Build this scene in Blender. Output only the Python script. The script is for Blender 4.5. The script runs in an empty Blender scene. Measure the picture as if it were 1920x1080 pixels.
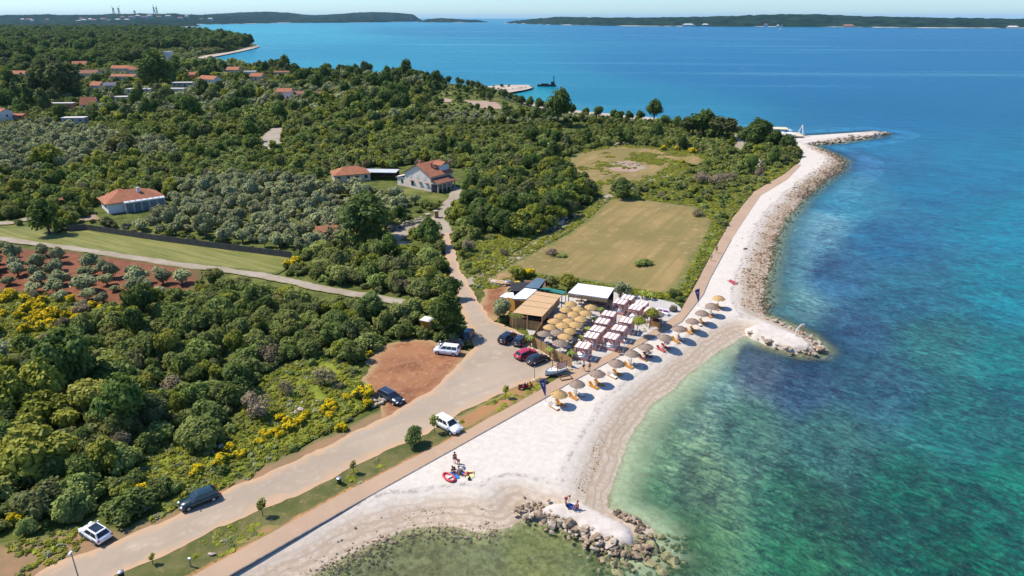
import bpy, math, random
import numpy as np
from mathutils import Vector, Matrix, Euler

R = math.radians
rng = np.random.default_rng(7)
random.seed(7)
scene = bpy.context.scene
COL = scene.collection

# ------------------------------------------------------------------ camera, sky, sun, exposure
CAM_H, PITCH, FPX = 55.0, R(21.6), 1280.0
cam_d = bpy.data.cameras.new('camera')
cam_d.sensor_width = 36.0
cam_d.lens = 36.0 * FPX / 1920.0
cam_d.clip_start, cam_d.clip_end = 1.0, 150000.0
cam = bpy.data.objects.new('camera', cam_d)
COL.objects.link(cam)
cam.location = (0, 0, CAM_H)
cam.rotation_euler = (math.pi / 2 - PITCH, 0, 0)
scene.camera = cam

TO_SUN = Vector((-0.957 * math.cos(R(53)), 0.287 * math.cos(R(53)), math.sin(R(53)))).normalized()
world = bpy.data.worlds.new('World')
scene.world = world
world.use_nodes = True
wn = world.node_tree
wn.nodes.clear()
sky = wn.nodes.new('ShaderNodeTexSky')
sky.sky_type = 'NISHITA'
sky.sun_disc = False
sky.sun_elevation = math.asin(TO_SUN.z)
sky.sun_rotation = math.atan2(TO_SUN.x, TO_SUN.y)
sky.altitude = 0
sky.air_density, sky.dust_density, sky.ozone_density = 1.0, 0.35, 3.0
bg = wn.nodes.new('ShaderNodeBackground')
bg.inputs['Strength'].default_value = 0.132
wo = wn.nodes.new('ShaderNodeOutputWorld')
tint = wn.nodes.new('ShaderNodeMix')
tint.data_type, tint.blend_type = 'RGBA', 'MULTIPLY'
tint.inputs[0].default_value = 1.0
tint.inputs[7].default_value = (0.57, 0.78, 1.03, 1)
wn.links.new(sky.outputs[0], tint.inputs[6])
wn.links.new(tint.outputs[2], bg.inputs[0])
wn.links.new(bg.outputs[0], wo.inputs[0])

sun_d = bpy.data.lights.new('sun', 'SUN')
sun_d.energy = 4.4
sun_d.angle = R(0.5)
sun_d.color = (1.0, 0.925, 0.81)
sun = bpy.data.objects.new('sun', sun_d)
COL.objects.link(sun)
sun.location = (0, 0, 200)
sun.rotation_euler = TO_SUN.to_track_quat('Z', 'Y').to_euler()

scene.view_settings.view_transform = 'Standard'
scene.view_settings.look = 'None'
scene.view_settings.exposure = 0.55
scene.view_settings.gamma = 1.0
scene.view_settings.use_curve_mapping = False
scene.cycles.max_bounces = 5
scene.cycles.diffuse_bounces = 2
scene.cycles.glossy_bounces = 2
scene.cycles.transmission_bounces = 2
scene.cycles.transparent_max_bounces = 8
scene.cycles.caustics_reflective = False
scene.cycles.caustics_refractive = False

# ------------------------------------------------------------------ helpers
CP, SP = math.cos(PITCH), math.sin(PITCH)


def at(px, py, z=1.2):
    """ground point (at height z) seen at pixel px, py of the 1920 x 1080 photograph"""
    u, v = (px - 960) / FPX, (py - 540) / FPX
    dx, dy, dz = u, CP - v * SP, -SP - v * CP
    t = (z - CAM_H) / dz
    return np.array([dx * t, dy * t, z])


def P(px, py, z=1.2):
    return Vector(at(px, py, z))


def to_px(x, y, z):
    dx, dy, dz = x, y, z - CAM_H
    dep = dy * CP - dz * SP
    return 960 + FPX * dx / dep, 540 + FPX * (-(dy * SP + dz * CP)) / dep


def poly(pts, z=1.2):
    return np.array([at(a, b, z)[:2] for a, b in pts])


def strip(pts, w, z=1.2):
    """polygon along a pixel polyline, w metres wide"""
    c = poly(pts, z)
    t = np.gradient(c, axis=0)
    t /= np.linalg.norm(t, axis=1)[:, None]
    n = np.stack([-t[:, 1], t[:, 0]], 1)
    w = np.asarray(w, float)
    w = np.broadcast_to(w, (len(c),))[:, None]
    return np.concatenate([c + n * w / 2, (c - n * w / 2)[::-1]])


def inside(q, pg):
    x, y = q[:, 0], q[:, 1]
    r = np.zeros(len(q), bool)
    a = pg
    b = np.roll(pg, -1, 0)
    for (x0, y0), (x1, y1) in zip(a, b):
        if y0 == y1:
            continue
        c = ((y0 > y) != (y1 > y)) & (x < (x1 - x0) * (y - y0) / (y1 - y0) + x0)
        r ^= c
    return r


def sdist(q, pg):
    """signed distance to a polygon, positive inside"""
    best = np.full(len(q), 1e18)
    a = pg
    b = np.roll(pg, -1, 0)
    for p0, p1 in zip(a, b):
        e = p1 - p0
        L = (e * e).sum()
        if L < 1e-9:
            continue
        t = np.clip(((q - p0) @ e) / L, 0, 1)
        d = q - p0 - t[:, None] * e
        best = np.minimum(best, (d * d).sum(1))
    return np.sqrt(best) * np.where(inside(q, pg), 1, -1)


def _hash(i, j, s):
    h = (i.astype(np.int64) * 374761393 + j.astype(np.int64) * 668265263 + s * 974711) & 0xFFFFFFFF
    h = ((h ^ (h >> 13)) * 1274126177) & 0xFFFFFFFF
    return ((h ^ (h >> 16)) & 0xFFFF) / 65535.0


def vnoise(x, y, s=0):
    i, j = np.floor(x), np.floor(y)
    fx, fy = x - i, y - j
    fx, fy = fx * fx * (3 - 2 * fx), fy * fy * (3 - 2 * fy)
    a, b = _hash(i, j, s), _hash(i + 1, j, s)
    c, d = _hash(i, j + 1, s), _hash(i + 1, j + 1, s)
    return (a + (b - a) * fx) * (1 - fy) + (c + (d - c) * fx) * fy


def fbm(x, y, s=0, o=4):
    r, a, f = 0, 0.5, 1
    for k in range(o):
        r = r + a * (vnoise(x * f, y * f, s + k * 17) - 0.5)
        a, f = a * 0.55, f * 2.03
    return r


def lin(c):
    """sRGB 0-255 to linear"""
    c = np.asarray(c, float) / 255
    return tuple(np.where(c <= 0.04045, c / 12.92, ((c + 0.055) / 1.055) ** 2.4))


# ------------------------------------------------------------------ materials
class G:
    """a tiny shader graph writer"""

    def __init__(self, name):
        self.m = bpy.data.materials.new(name)
        self.m.use_nodes = True
        self.t = self.m.node_tree
        self.t.nodes.clear()
        self.out = self.t.nodes.new('ShaderNodeOutputMaterial')

    def n(self, kind, ins=None, **kw):
        nd = self.t.nodes.new('ShaderNode' + kind)
        for k, v in kw.items():
            setattr(nd, k, v)
        for k, v in (ins or {}).items():
            self.set(nd.inputs[k], v)
        return nd

    def set(self, sock, v):
        if hasattr(v, 'is_output'):
            self.t.links.new(v, sock)
        elif hasattr(v, 'outputs'):
            self.t.links.new(v.outputs[0], sock)
        else:
            if sock.type == 'RGBA' and len(v) == 3:
                v = (*v, 1)
            sock.default_value = v

    def pos(self, kind='Position'):
        if kind == 'Position':
            return self.n('NewGeometry').outputs['Position']
        return self.n('TexCoord').outputs[kind]

    def noise(self, vec, scale, detail=4, rough=0.6, dist=0.0):
        return self.n('TexNoise', {'Vector': vec, 'Scale': scale, 'Detail': detail, 'Roughness': rough, 'Distortion': dist}).outputs[0]

    def ramp(self, f, a, b, lo=0.0, hi=1.0):
        return self.n('MapRange', {'Value': f, 'From Min': a, 'From Max': b, 'To Min': lo, 'To Max': hi}, interpolation_type='SMOOTHSTEP').outputs[0]

    def math(self, op, a, b=0.0, clamp=False):
        return self.n('Math', {0: a, 1: b}, operation=op, use_clamp=clamp).outputs[0]

    def mix(self, f, a, b, blend='MIX'):
        nd = self.n('Mix', data_type='RGBA', blend_type=blend)
        self.set(nd.inputs[0], f)
        self.set(nd.inputs[6], a)
        self.set(nd.inputs[7], b)
        return nd.outputs[2]

    def attr(self, name, vec=False):
        return self.n('Attribute', attribute_name=name).outputs[0 if vec else 2]

    def scale(self, vec, s):
        return self.n('Mapping', {'Vector': vec, 'Scale': s}).outputs[0]

    def rs(self, vec, rot, s):
        return self.scale(self.n('Mapping', {'Vector': vec, 'Rotation': (0, 0, rot)}).outputs[0], s)

    def bump(self, h, strength=0.5, dist=0.1):
        return self.n('Bump', {'Height': h, 'Strength': strength, 'Distance': dist}).outputs[0]

    def bsdf(self, col, rough=0.8, spec=0.3, normal=None, metal=0.0, coat=0.0):
        ins = {'Base Color': col, 'Roughness': rough, 'Specular IOR Level': spec, 'Metallic': metal, 'Coat Weight': coat}
        if normal is not None:
            ins['Normal'] = normal
        return self.n('BsdfPrincipled', ins).outputs[0]

    def done(self, s):
        self.t.links.new(s, self.out.inputs[0])
        return self.m


def simple(name, c1, c2=None, scale=3.0, rough=0.8, spec=0.3, bump=0.0, coords='Object', metal=0.0, coat=0.0, detail=4, stretch=None):
    g = G(name)
    if c2 is None:
        c2 = tuple(x * 0.82 for x in c1)
    vec = g.pos(coords)
    if stretch:
        vec = g.scale(vec, stretch)
    f = g.noise(vec, scale, detail)
    col = g.mix(g.ramp(f, 0.35, 0.65), c1, c2)
    nm = g.bump(f, bump, 0.05) if bump else None
    return g.done(g.bsdf(col, rough, spec, nm, metal, coat))


MAT = {}
def mt(name, *a, **k):
    if name not in MAT:
        MAT[name] = simple(name, *a, **k)
    return MAT[name]


def leaf_mat(name, dark, light, hue, trans=0.33):
    """foliage: tone differs from plant to plant and from clump to clump"""
    g = G(name)
    dark, light, hue = [(c[0] * 1.98, c[1] * 1.92, c[2] * 1.85) for c in (dark, light, hue)]
    rnd = g.n('ObjectInfo').outputs['Random']
    p = g.pos()
    f = g.noise(p, 0.8, 3)
    f2 = g.noise(p, 0.035, 2)
    c = g.mix(g.ramp(f, 0.3, 0.7), dark, light)
    c = g.mix(g.math('MULTIPLY', rnd, 0.75), c, hue)
    r2 = g.math('FRACT', g.math('MULTIPLY', rnd, 7.31))
    v = g.math('ADD', g.math('MULTIPLY', r2, 0.6), 0.72)
    c = g.mix(1.0, c, g.n('CombineXYZ', {0: v, 1: v, 2: v}).outputs[0], 'MULTIPLY')
    c = g.mix(g.ramp(f2, 0.45, 0.7, 0.0, 0.3), c, dark)
    r3 = g.math('FRACT', g.math('MULTIPLY', rnd, 13.7))
    c = g.mix(g.ramp(r3, 0.68, 0.95, 0.0, 0.5), c, (0.155, 0.145, 0.075))
    d = g.n('BsdfDiffuse', {'Color': c}).outputs[0]
    t = g.n('BsdfTranslucent', {'Color': g.mix(1.0, c, (1.0, 1.0, 0.6), 'MULTIPLY')}).outputs[0]
    gl = g.n('BsdfGlossy', {'Color': (0.5, 0.5, 0.5, 1), 'Roughness': 0.5}).outputs[0]
    s = g.n('MixShader', {0: trans, 1: d, 2: t}).outputs[0]
    s = g.n('MixShader', {0: 0.012, 1: s, 2: gl}).outputs[0]
    return g.done(s)


# ------------------------------------------------------------------ object helpers
def props(o, label=None, cat=None, group=None, kind=None):
    if label: o['label'] = label
    if cat: o['category'] = cat
    if group: o['group'] = group
    if kind: o['kind'] = kind
    return o


def thing(name, label, cat, loc=(0, 0, 0), rz=0.0, group=None, sc=None):
    o = bpy.data.objects.new(name, None)
    o.empty_display_size = 0.3
    COL.objects.link(o)
    o.location = loc
    o.rotation_euler = (0, 0, rz)
    if sc: o.scale = sc if hasattr(sc, '__len__') else (sc, sc, sc)
    return props(o, label, cat, group)


def link(name, mesh, parent=None, loc=None, rot=None, sc=None):
    o = bpy.data.objects.new(name, mesh)
    COL.objects.link(o)
    if parent is not None: o.parent = parent
    if loc is not None: o.location = loc
    if rot is not None: o.rotation_euler = rot
    if sc is not None: o.scale = sc
    return o


def dup(root, loc=None, rz=None, label=None, group=None, sc=None):
    def cp(o, par):
        c = o.copy()
        COL.objects.link(c)
        if par is not None: c.parent = par
        for ch in o.children:
            cp(ch, c)
        return c
    c = cp(root, None)
    if loc is not None: c.location = loc
    if rz is not None: c.rotation_euler = (0, 0, rz)
    if label: c['label'] = label
    if group: c['group'] = group
    if sc is not None: c.scale = sc if hasattr(sc, '__len__') else (sc, sc, sc)
    return c


def mesh_np(name, v, f, mats, attrs=None, smooth=False, midx=None):
    """v (N,3), f (M,3) or (M,4) arrays"""
    m = bpy.data.meshes.new(name)
    v = np.asarray(v, np.float32)
    f = np.asarray(f, np.int32)
    k = f.shape[1]
    m.vertices.add(len(v))
    m.vertices.foreach_set('co', v.ravel())
    m.loops.add(f.size)
    m.loops.foreach_set('vertex_index', f.ravel())
    m.polygons.add(len(f))
    m.polygons.foreach_set('loop_start', np.arange(0, f.size, k, dtype=np.int32))
    m.polygons.foreach_set('loop_total', np.full(len(f), k, np.int32))
    if midx is not None:
        m.polygons.foreach_set('material_index', np.asarray(midx, np.int32))
    m.polygons.foreach_set('use_smooth', np.full(len(f), smooth, bool))
    for mm in (mats if isinstance(mats, (list, tuple)) else [mats]):
        m.materials.append(mm)
    for nm, val in (attrs or {}).items():
        val = np.asarray(val, np.float32)
        if val.ndim == 1:
            m.attributes.new(nm, 'FLOAT', 'POINT').data.foreach_set('value', val)
        else:
            if val.shape[1] == 3:
                val = np.concatenate([val, np.ones((len(val), 1), np.float32)], 1)
            m.attributes.new(nm, 'FLOAT_COLOR', 'POINT').data.foreach_set('color', val.ravel())
    m.update(calc_edges=True)
    return m


class MB:
    """collects shapes into one mesh"""

    def __init__(self):
        self.v, self.f = [], []

    def add(self, vs, fs):
        o = len(self.v)
        self.v += [tuple(p) for p in vs]
        self.f += [tuple(i + o for i in q) for q in fs]
        return self

    def box(self, c, s, rz=0.0, top=None, rx=0.0, ry=0.0):
        x, y, z = s[0] / 2, s[1] / 2, s[2] / 2
        tx, ty = (top if top else (1, 1))
        vs = [(-x, -y, -z), (x, -y, -z), (x, y, -z), (-x, y, -z), (-x * tx, -y * ty, z), (x * tx, -y * ty, z), (x * tx, y * ty, z), (-x * tx, y * ty, z)]
        m = Matrix.Translation(c) @ Euler((rx, ry, rz)).to_matrix().to_4x4()
        vs = [m @ Vector(p) for p in vs]
        return self.add(vs, [(0, 3, 2, 1), (4, 5, 6, 7), (0, 1, 5, 4), (1, 2, 6, 5), (2, 3, 7, 6), (3, 0, 4, 7)])

    def tube(self, pts, r, n=8, cap=True):
        pts = [Vector(p) for p in pts]
        rs = r if hasattr(r, '__len__') else [r] * len(pts)
        rings = []
        vs, fs = [], []
        for i, p in enumerate(pts):
            d = (pts[min(i + 1, len(pts) - 1)] - pts[max(i - 1, 0)]).normalized()
            a = d.cross(Vector((0, 0, 1)))
            if a.length < 1e-3: a = Vector((1, 0, 0))
            a.normalize()
            b = d.cross(a)
            for k in range(n):
                t = 2 * math.pi * k / n
                vs.append(p + (a * math.cos(t) + b * math.sin(t)) * rs[i])
        for i in range(len(pts) - 1):
            for k in range(n):
                fs.append((i * n + k, i * n + (k + 1) % n, (i + 1) * n + (k + 1) % n, (i + 1) * n + k))
        if cap:
            fs.append(tuple(range(n))[::-1])
            fs.append(tuple((len(pts) - 1) * n + k for k in range(n)))
        return self.add(vs, fs)

    def lathe(self, prof, n=12, c=(0, 0, 0)):
        vs, fs = [], []
        for (r, z) in prof:
            for k in range(n):
                t = 2 * math.pi * k / n
                vs.append((c[0] + r * math.cos(t), c[1] + r * math.sin(t), c[2] + z))
        for i in range(len(prof) - 1):
            for k in range(n):
                fs.append((i * n + k, i * n + (k + 1) % n, (i + 1) * n + (k + 1) % n, (i + 1) * n + k))
        return self.add(vs, fs)

    def prism(self, outline, z0, z1):
        n = len(outline)
        vs = [(a, b, z0) for a, b in outline] + [(a, b, z1) for a, b in outline]
        fs = [tuple(range(n))[::-1], tuple(range(n, 2 * n))] + [(i, (i + 1) % n, n + (i + 1) % n, n + i) for i in range(n)]
        return self.add(vs, fs)

    def mesh(self, name, mat, smooth=False):
        m = bpy.data.meshes.new(name)
        m.from_pydata(self.v, [], self.f)
        if smooth:
            m.polygons.foreach_set('use_smooth', [True] * len(m.polygons))
        m.materials.append(mat)
        m.update()
        return m

    def build(self, name, mat, parent=None, smooth=False, loc=None, rot=None):
        return link(name, self.mesh(name, mat, smooth), parent, loc, rot)


def clip_grid(X, Y, Z, D, extra=None):
    """keep where D > 0 of a grid of points; returns verts, triangles, attribute arrays"""
    ny, nx = X.shape
    idx = np.arange(nx * ny).reshape(ny, nx)
    a, b, c, d = idx[:-1, :-1].ravel(), idx[:-1, 1:].ravel(), idx[1:, 1:].ravel(), idx[1:, :-1].ravel()
    tri = np.concatenate([np.stack([a, b, c], 1), np.stack([a, c, d], 1)])
    D = D.ravel()
    cols = [X.ravel(), Y.ravel(), Z.ravel(), D] + [e.ravel() for e in (extra or [])]
    A = np.stack(cols, 1)
    ins = (D[tri] > 0)
    cnt = ins.sum(1)
    full = tri[cnt == 3]
    used = np.unique(full)
    remap = np.full(nx * ny, -1)
    remap[used] = np.arange(len(used))
    V = [A[used]]
    F = [remap[full]]
    off = len(used)

    def cut(p, q):
        t = (A[p, 3] / (A[p, 3] - A[q, 3]))[:, None]
        return A[p] + (A[q] - A[p]) * t
    for want in (1, 2):
        T = tri[cnt == want]
        I = ins[cnt == want]
        if not len(T):
            continue
        odd = I if want == 1 else ~I
        k = odd.argmax(1)
        r = np.arange(len(T))
        p, q, s = T[r, k], T[r, (k + 1) % 3], T[r, (k + 2) % 3]
        pq, ps = cut(p, q), cut(p, s)
        n = len(T)
        if want == 1:
            V.append(np.stack([A[p], pq, ps], 1).reshape(-1, A.shape[1]))
            F.append(off + np.arange(3 * n).reshape(n, 3))
            off += 3 * n
        else:
            V.append(np.stack([pq, A[q], A[s], ps], 1).reshape(-1, A.shape[1]))
            base = off + np.arange(n)[:, None] * 4
            F.append(base + np.array([[0, 1, 2]]))
            F.append(base + np.array([[0, 2, 3]]))
            off += 4 * n
    V, F = np.concatenate(V), np.concatenate(F)
    return V, F


def sheet(name, pgs, mat, k, cell=1.0, wig=(0.5, 3.0), z=1.2):
    """a ground sheet, a few mm above the one below, with an irregular outline"""
    pgs = [p if isinstance(p, np.ndarray) else poly(p) for p in pgs]
    allp = np.concatenate(pgs)
    lo, hi = allp.min(0) - wig[0] - cell, allp.max(0) + wig[0] + cell
    nx, ny = int((hi[0] - lo[0]) / cell) + 2, int((hi[1] - lo[1]) / cell) + 2
    X, Y = np.meshgrid(lo[0] + np.arange(nx) * cell, lo[1] + np.arange(ny) * cell)
    q = np.stack([X.ravel(), Y.ravel()], 1)
    D = np.full(len(q), -1e9)
    for p in pgs:
        D = np.maximum(D, sdist(q, p))
    D = D + wig[0] * 2 * fbm(q[:, 0] / wig[1], q[:, 1] / wig[1], k)
    Z = np.full(X.shape, z + 0.012 * k)
    V, F = clip_grid(X, Y, Z, D.reshape(X.shape))
    m = mesh_np(name, V[:, :3], F, mat, {'edge': V[:, 3]}, smooth=True)
    o = link(name, m)
    o['kind'] = 'structure'
    return o

# ------------------------------------------------------------------ the coast
NEAR_W = [(575, 1082), (640, 1046), (700, 1016), (760, 993), (840, 986), (900, 999), (945, 988), (978, 966), (1000, 972),
          (1050, 986), (1090, 1002), (1130, 1022), (1165, 1042), (1200, 1046), (1224, 1030), (1222, 1000), (1195, 976), (1160, 960),
          (1138, 952), (1150, 900), (1168, 850), (1190, 800), (1222, 758), (1258, 730), (1300, 694), (1345, 655), (1398, 628),
          (1412, 634), (1440, 648), (1490, 662), (1530, 664), (1547, 654), (1520, 630), (1490, 615), (1460, 602), (1434, 592),
          (1426, 570), (1432, 530), (1442, 490), (1452, 450), (1472, 410), (1502, 375), (1542, 340), (1576, 317), (1582, 300),
          (1560, 287), (1535, 278), (1522, 272), (1575, 267), (1640, 257), (1664, 250), (1640, 246.5), (1580, 250.5), (1520, 254.5),
          (1488, 256), (1478, 249), (1430, 242), (1390, 240)]
FAR_W = [(1330, 236), (1270, 231), (1200, 224), (1130, 219), (1080, 215), (1030, 207), (990, 198), (960, 187), (940, 176),
         (970, 169), (998, 165.5), (990, 160), (940, 161), (900, 163), (850, 157), (800, 153), (750, 149), (700, 144), (640, 139),
         (560, 133), (500, 129), (450, 122), (400, 117), (365, 113), (400, 106), (450, 97), (487, 86.5), (472, 81), (430, 73),
         (400, 68), (350, 61), (310, 55), (280, 53.5), (200, 52), (0, 51), (-500, 51)]
coast = np.concatenate([np.array([[-400., -160.], [-150., -40.], [-75., 10.]]), poly(NEAR_W, 0.0), poly(FAR_W, 0.0), np.array([[-9000., 500.], [-6000., -400.]])])


def zprof(d):
    """height of the shore d metres inland of the waterline"""
    t = np.clip(d / 6.0, 0, 1)
    up = 1.2 * t * t * (3 - 2 * t) * 0.6 + 1.2 * t * 0.4
    return np.where(d > 0, up, np.maximum(d * 0.13, -6.0))


# ---- water colour by place (deep open water, sand, weed beds)
WC = [(900, 60, 40, 140, 188), (1300, 60, 20, 128, 188), (1300, 130, 0, 128, 190), (1900, 80, 5, 122, 184), (700, 100, 60, 160, 200),
      (500, 70, 105, 180, 208), (400, 60, 115, 188, 212), (620, 130, 88, 173, 205), (900, 140, 45, 155, 200), (1100, 180, 30, 148, 195),
      (1010, 188, 85, 178, 205), (1250, 215, 45, 148, 195), (1500, 150, 0, 126, 190), (1850, 180, 0, 126, 184), (1700, 220, 0, 122, 180),
      (1900, 300, 0, 128, 175), (1600, 300, 50, 113, 165), (1750, 350, 10, 118, 165), (1900, 420, 0, 128, 165), (1560, 380, 55, 138, 175),
      (1650, 450, 25, 103, 150), (1530, 420, 105, 150, 175), (1480, 500, 95, 138, 160), (1560, 520, 45, 98, 140), (1700, 560, 35, 105, 136),
      (1900, 560, 0, 124, 150), (1480, 570, 100, 138, 150), (1600, 620, 42, 84, 120), (1750, 640, 42, 113, 120), (1900, 680, 15, 110, 120),
      (1420, 690, 80, 95, 120), (1500, 720, 48, 80, 115), (1650, 720, 46, 95, 120), (1330, 700, 140, 170, 170), (1280, 760, 145, 168, 150),
      (1400, 800, 72, 112, 105), (1550, 830, 55, 103, 106), (1800, 800, 25, 100, 106), (1250, 850, 135, 162, 135), (1300, 900, 92, 120, 100),
      (1500, 950, 48, 108, 90), (1700, 950, 18, 104, 90), (1900, 950, 8, 104, 95), (1220, 960, 118, 163, 125), (1300, 1030, 82, 120, 90),
      (1500, 1060, 38, 103, 80), (1800, 1060, 8, 95, 80), (1100, 1060, 110, 128, 82), (1000, 1020, 132, 134, 72), (900, 1040, 118, 120, 92),
      (780, 1040, 108, 105, 75), (1560, 345, 60, 125, 160), (1620, 275, 30, 125, 175)]
_wp = np.array([at(a, b, 0)[:2] for a, b, *_ in WC])
_wc = np.array([lin(c[2:]) for c in WC])
_lp = lambda q: np.stack([np.arctan2(q[:, 0], q[:, 1]) * 2.2, np.log(np.hypot(q[:, 0], q[:, 1]))], 1)
_wl = _lp(_wp)


def sea_colour(q):
    l = _lp(q)
    d2 = ((l[:, None, :] - _wl[None]) ** 2).sum(2) + 1e-4
    w = d2 ** -2.2
    return (w @ _wc) / w.sum(1)[:, None]


def water_material(name, clear):
    g = G(name)
    p = g.pos()
    col = g.attr('tone', True)
    near = g.attr('near')
    # weed and stones on the bottom
    w1 = g.noise(p, 0.055, 5, 0.62, 0.4)
    w2 = g.noise(p, 0.42, 5, 0.75, 0.5)
    w3 = g.noise(p, 1.7, 3, 0.7)
    bed = g.math('ADD', g.math('MULTIPLY', w1, 0.30), g.math('ADD', g.math('MULTIPLY', w2, 0.40), g.math('MULTIPLY', w3, 0.30)))
    dark = g.mix(1.0, col, (0.36, 0.40, 0.50), 'MULTIPLY')
    lite = g.mix(1.0, col, (1.5, 1.5, 1.3), 'MULTIPLY')
    mot = g.mix(g.ramp(bed, 0.42, 0.57), dark, lite)
    c = g.mix(g.math('MULTIPLY', near, 0.9), col, mot)
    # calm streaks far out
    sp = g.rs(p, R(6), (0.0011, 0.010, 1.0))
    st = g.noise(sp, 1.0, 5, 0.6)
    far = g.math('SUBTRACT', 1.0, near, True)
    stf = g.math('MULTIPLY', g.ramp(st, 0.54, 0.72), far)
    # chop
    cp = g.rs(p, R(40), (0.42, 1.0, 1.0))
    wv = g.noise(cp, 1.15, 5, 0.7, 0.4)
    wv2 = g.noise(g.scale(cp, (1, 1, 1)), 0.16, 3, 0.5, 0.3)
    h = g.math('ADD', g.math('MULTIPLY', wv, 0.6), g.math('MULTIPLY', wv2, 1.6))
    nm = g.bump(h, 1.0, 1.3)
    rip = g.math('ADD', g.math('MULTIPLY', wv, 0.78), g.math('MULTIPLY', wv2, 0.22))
    c = g.mix(g.math('MULTIPLY', g.ramp(rip, 0.52, 0.42), g.math('ADD', g.math('MULTIPLY', near, 0.62), 0.05)), c, g.mix(1.0, c, (0.25, 0.38, 0.5), 'MULTIPLY'))  # shaded and lit sides of the ripples painted into the water colour
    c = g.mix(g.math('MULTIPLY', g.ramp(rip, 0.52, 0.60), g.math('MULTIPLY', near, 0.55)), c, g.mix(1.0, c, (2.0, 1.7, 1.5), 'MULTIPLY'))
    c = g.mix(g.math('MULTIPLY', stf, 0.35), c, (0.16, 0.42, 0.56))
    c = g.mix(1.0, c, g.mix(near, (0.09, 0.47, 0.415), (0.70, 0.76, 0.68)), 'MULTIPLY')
    rough = g.math('SUBTRACT', 0.3, g.math('MULTIPLY', stf, 0.12))
    s = g.bsdf(c, rough, g.math('ADD', 0.06, g.math('MULTIPLY', near, 0.1)), nm)
    if clear:
        tr = g.n('BsdfTransparent', {'Color': g.mix(g.ramp(g.attr('clear'), 0.0, 0.6), col, (0.86, 0.92, 0.80))}).outputs[0]
        gl = g.n('BsdfGlossy', {'Color': (0.9, 0.9, 0.9, 1), 'Roughness': 0.12, 'Normal': nm}).outputs[0]
        tr = g.n('MixShader', {0: 0.03, 1: tr, 2: gl}).outputs[0]
        s = g.n('MixShader', {0: g.attr('clear'), 1: s, 2: tr}).outputs[0]
    return g.done(s)


# log-polar sea: rings out to the horizon
ang = np.concatenate([np.linspace(-180, -52, 14)[:-1], np.linspace(-52, 52, 300), np.linspace(52, 180, 14)[1:]])
rad = np.concatenate([[2, 12, 24], np.geomspace(34, 900, 250), np.geomspace(940, 60000, 70)])
A, Rr = np.meshgrid(np.radians(ang), rad)
X, Y = Rr * np.sin(A), Rr * np.cos(A)
q = np.stack([X.ravel(), Y.ravel()], 1)
dco = sdist(q, coast)
dsea = -dco
near = np.clip(1.3 - np.hypot(q[:, 0], q[:, 1]) / 400, 0, 1)
near = near * np.clip((dsea + 4) / 14, 0.35, 1)
sea_col = sea_colour(q)
SHALLOW_W = 15.0
lim = np.where(np.hypot(q[:, 0], q[:, 1]) < 420, SHALLOW_W - 2.0, -30.0)
V, F = clip_grid(X, Y, np.zeros_like(X), (dsea - lim).reshape(X.shape), [near.reshape(X.shape)] + [sea_col[:, k].reshape(X.shape) for k in range(3)])
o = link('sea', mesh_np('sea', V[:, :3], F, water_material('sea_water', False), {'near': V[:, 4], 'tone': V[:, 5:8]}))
o['kind'] = 'structure'

# clear shallow water along the near beach
cell = 1.0
gx, gy = np.arange(-90, 250, cell), np.arange(28, 428, cell)
X, Y = np.meshgrid(gx, gy)
q = np.stack([X.ravel(), Y.ravel()], 1)
dN = sdist(q, coast)
wob = 1.6 * fbm(q[:, 0] / 5, q[:, 1] / 5, 5)
dW = dN + np.where(np.abs(dN) < 12, wob * np.clip(1 - np.abs(dN) / 12, 0, 1), 0)
pxx, pyy = to_px(q[:, 0], q[:, 1], np.zeros(len(q)))
reach = np.where((pxx > 1385) & (pyy < 720), 4.5, 8.0)
reach = np.where(pyy < 575, 7.0, reach)
clear = np.clip(1.0 - (-dN) / reach, 0, 1) ** 1.1 * 0.93
pcx, pcy = to_px(q[:, 0], q[:, 1], np.zeros(len(q)))
cove = np.clip((1150 - pcx) / 30, 0, 1) * np.clip((pcy - 955) / 20, 0, 1)
clear = np.maximum(clear, 0.58 * cove * np.clip((SHALLOW_W + dN) / 3, 0, 1))
tone = sea_colour(q)
nearS = np.clip((-dN + 4) / 14, 0.35, 1)
fld = np.minimum(SHALLOW_W - (-dN), 2.5 - dN)
V, F = clip_grid(X, Y, np.full_like(X, 0.004), fld.reshape(X.shape), [clear.reshape(X.shape), nearS.reshape(X.shape)] + [tone[:, k].reshape(X.shape) for k in range(3)])
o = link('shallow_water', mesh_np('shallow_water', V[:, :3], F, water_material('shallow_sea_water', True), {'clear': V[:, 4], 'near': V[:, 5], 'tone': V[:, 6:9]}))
o['kind'] = 'structure'


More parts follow.
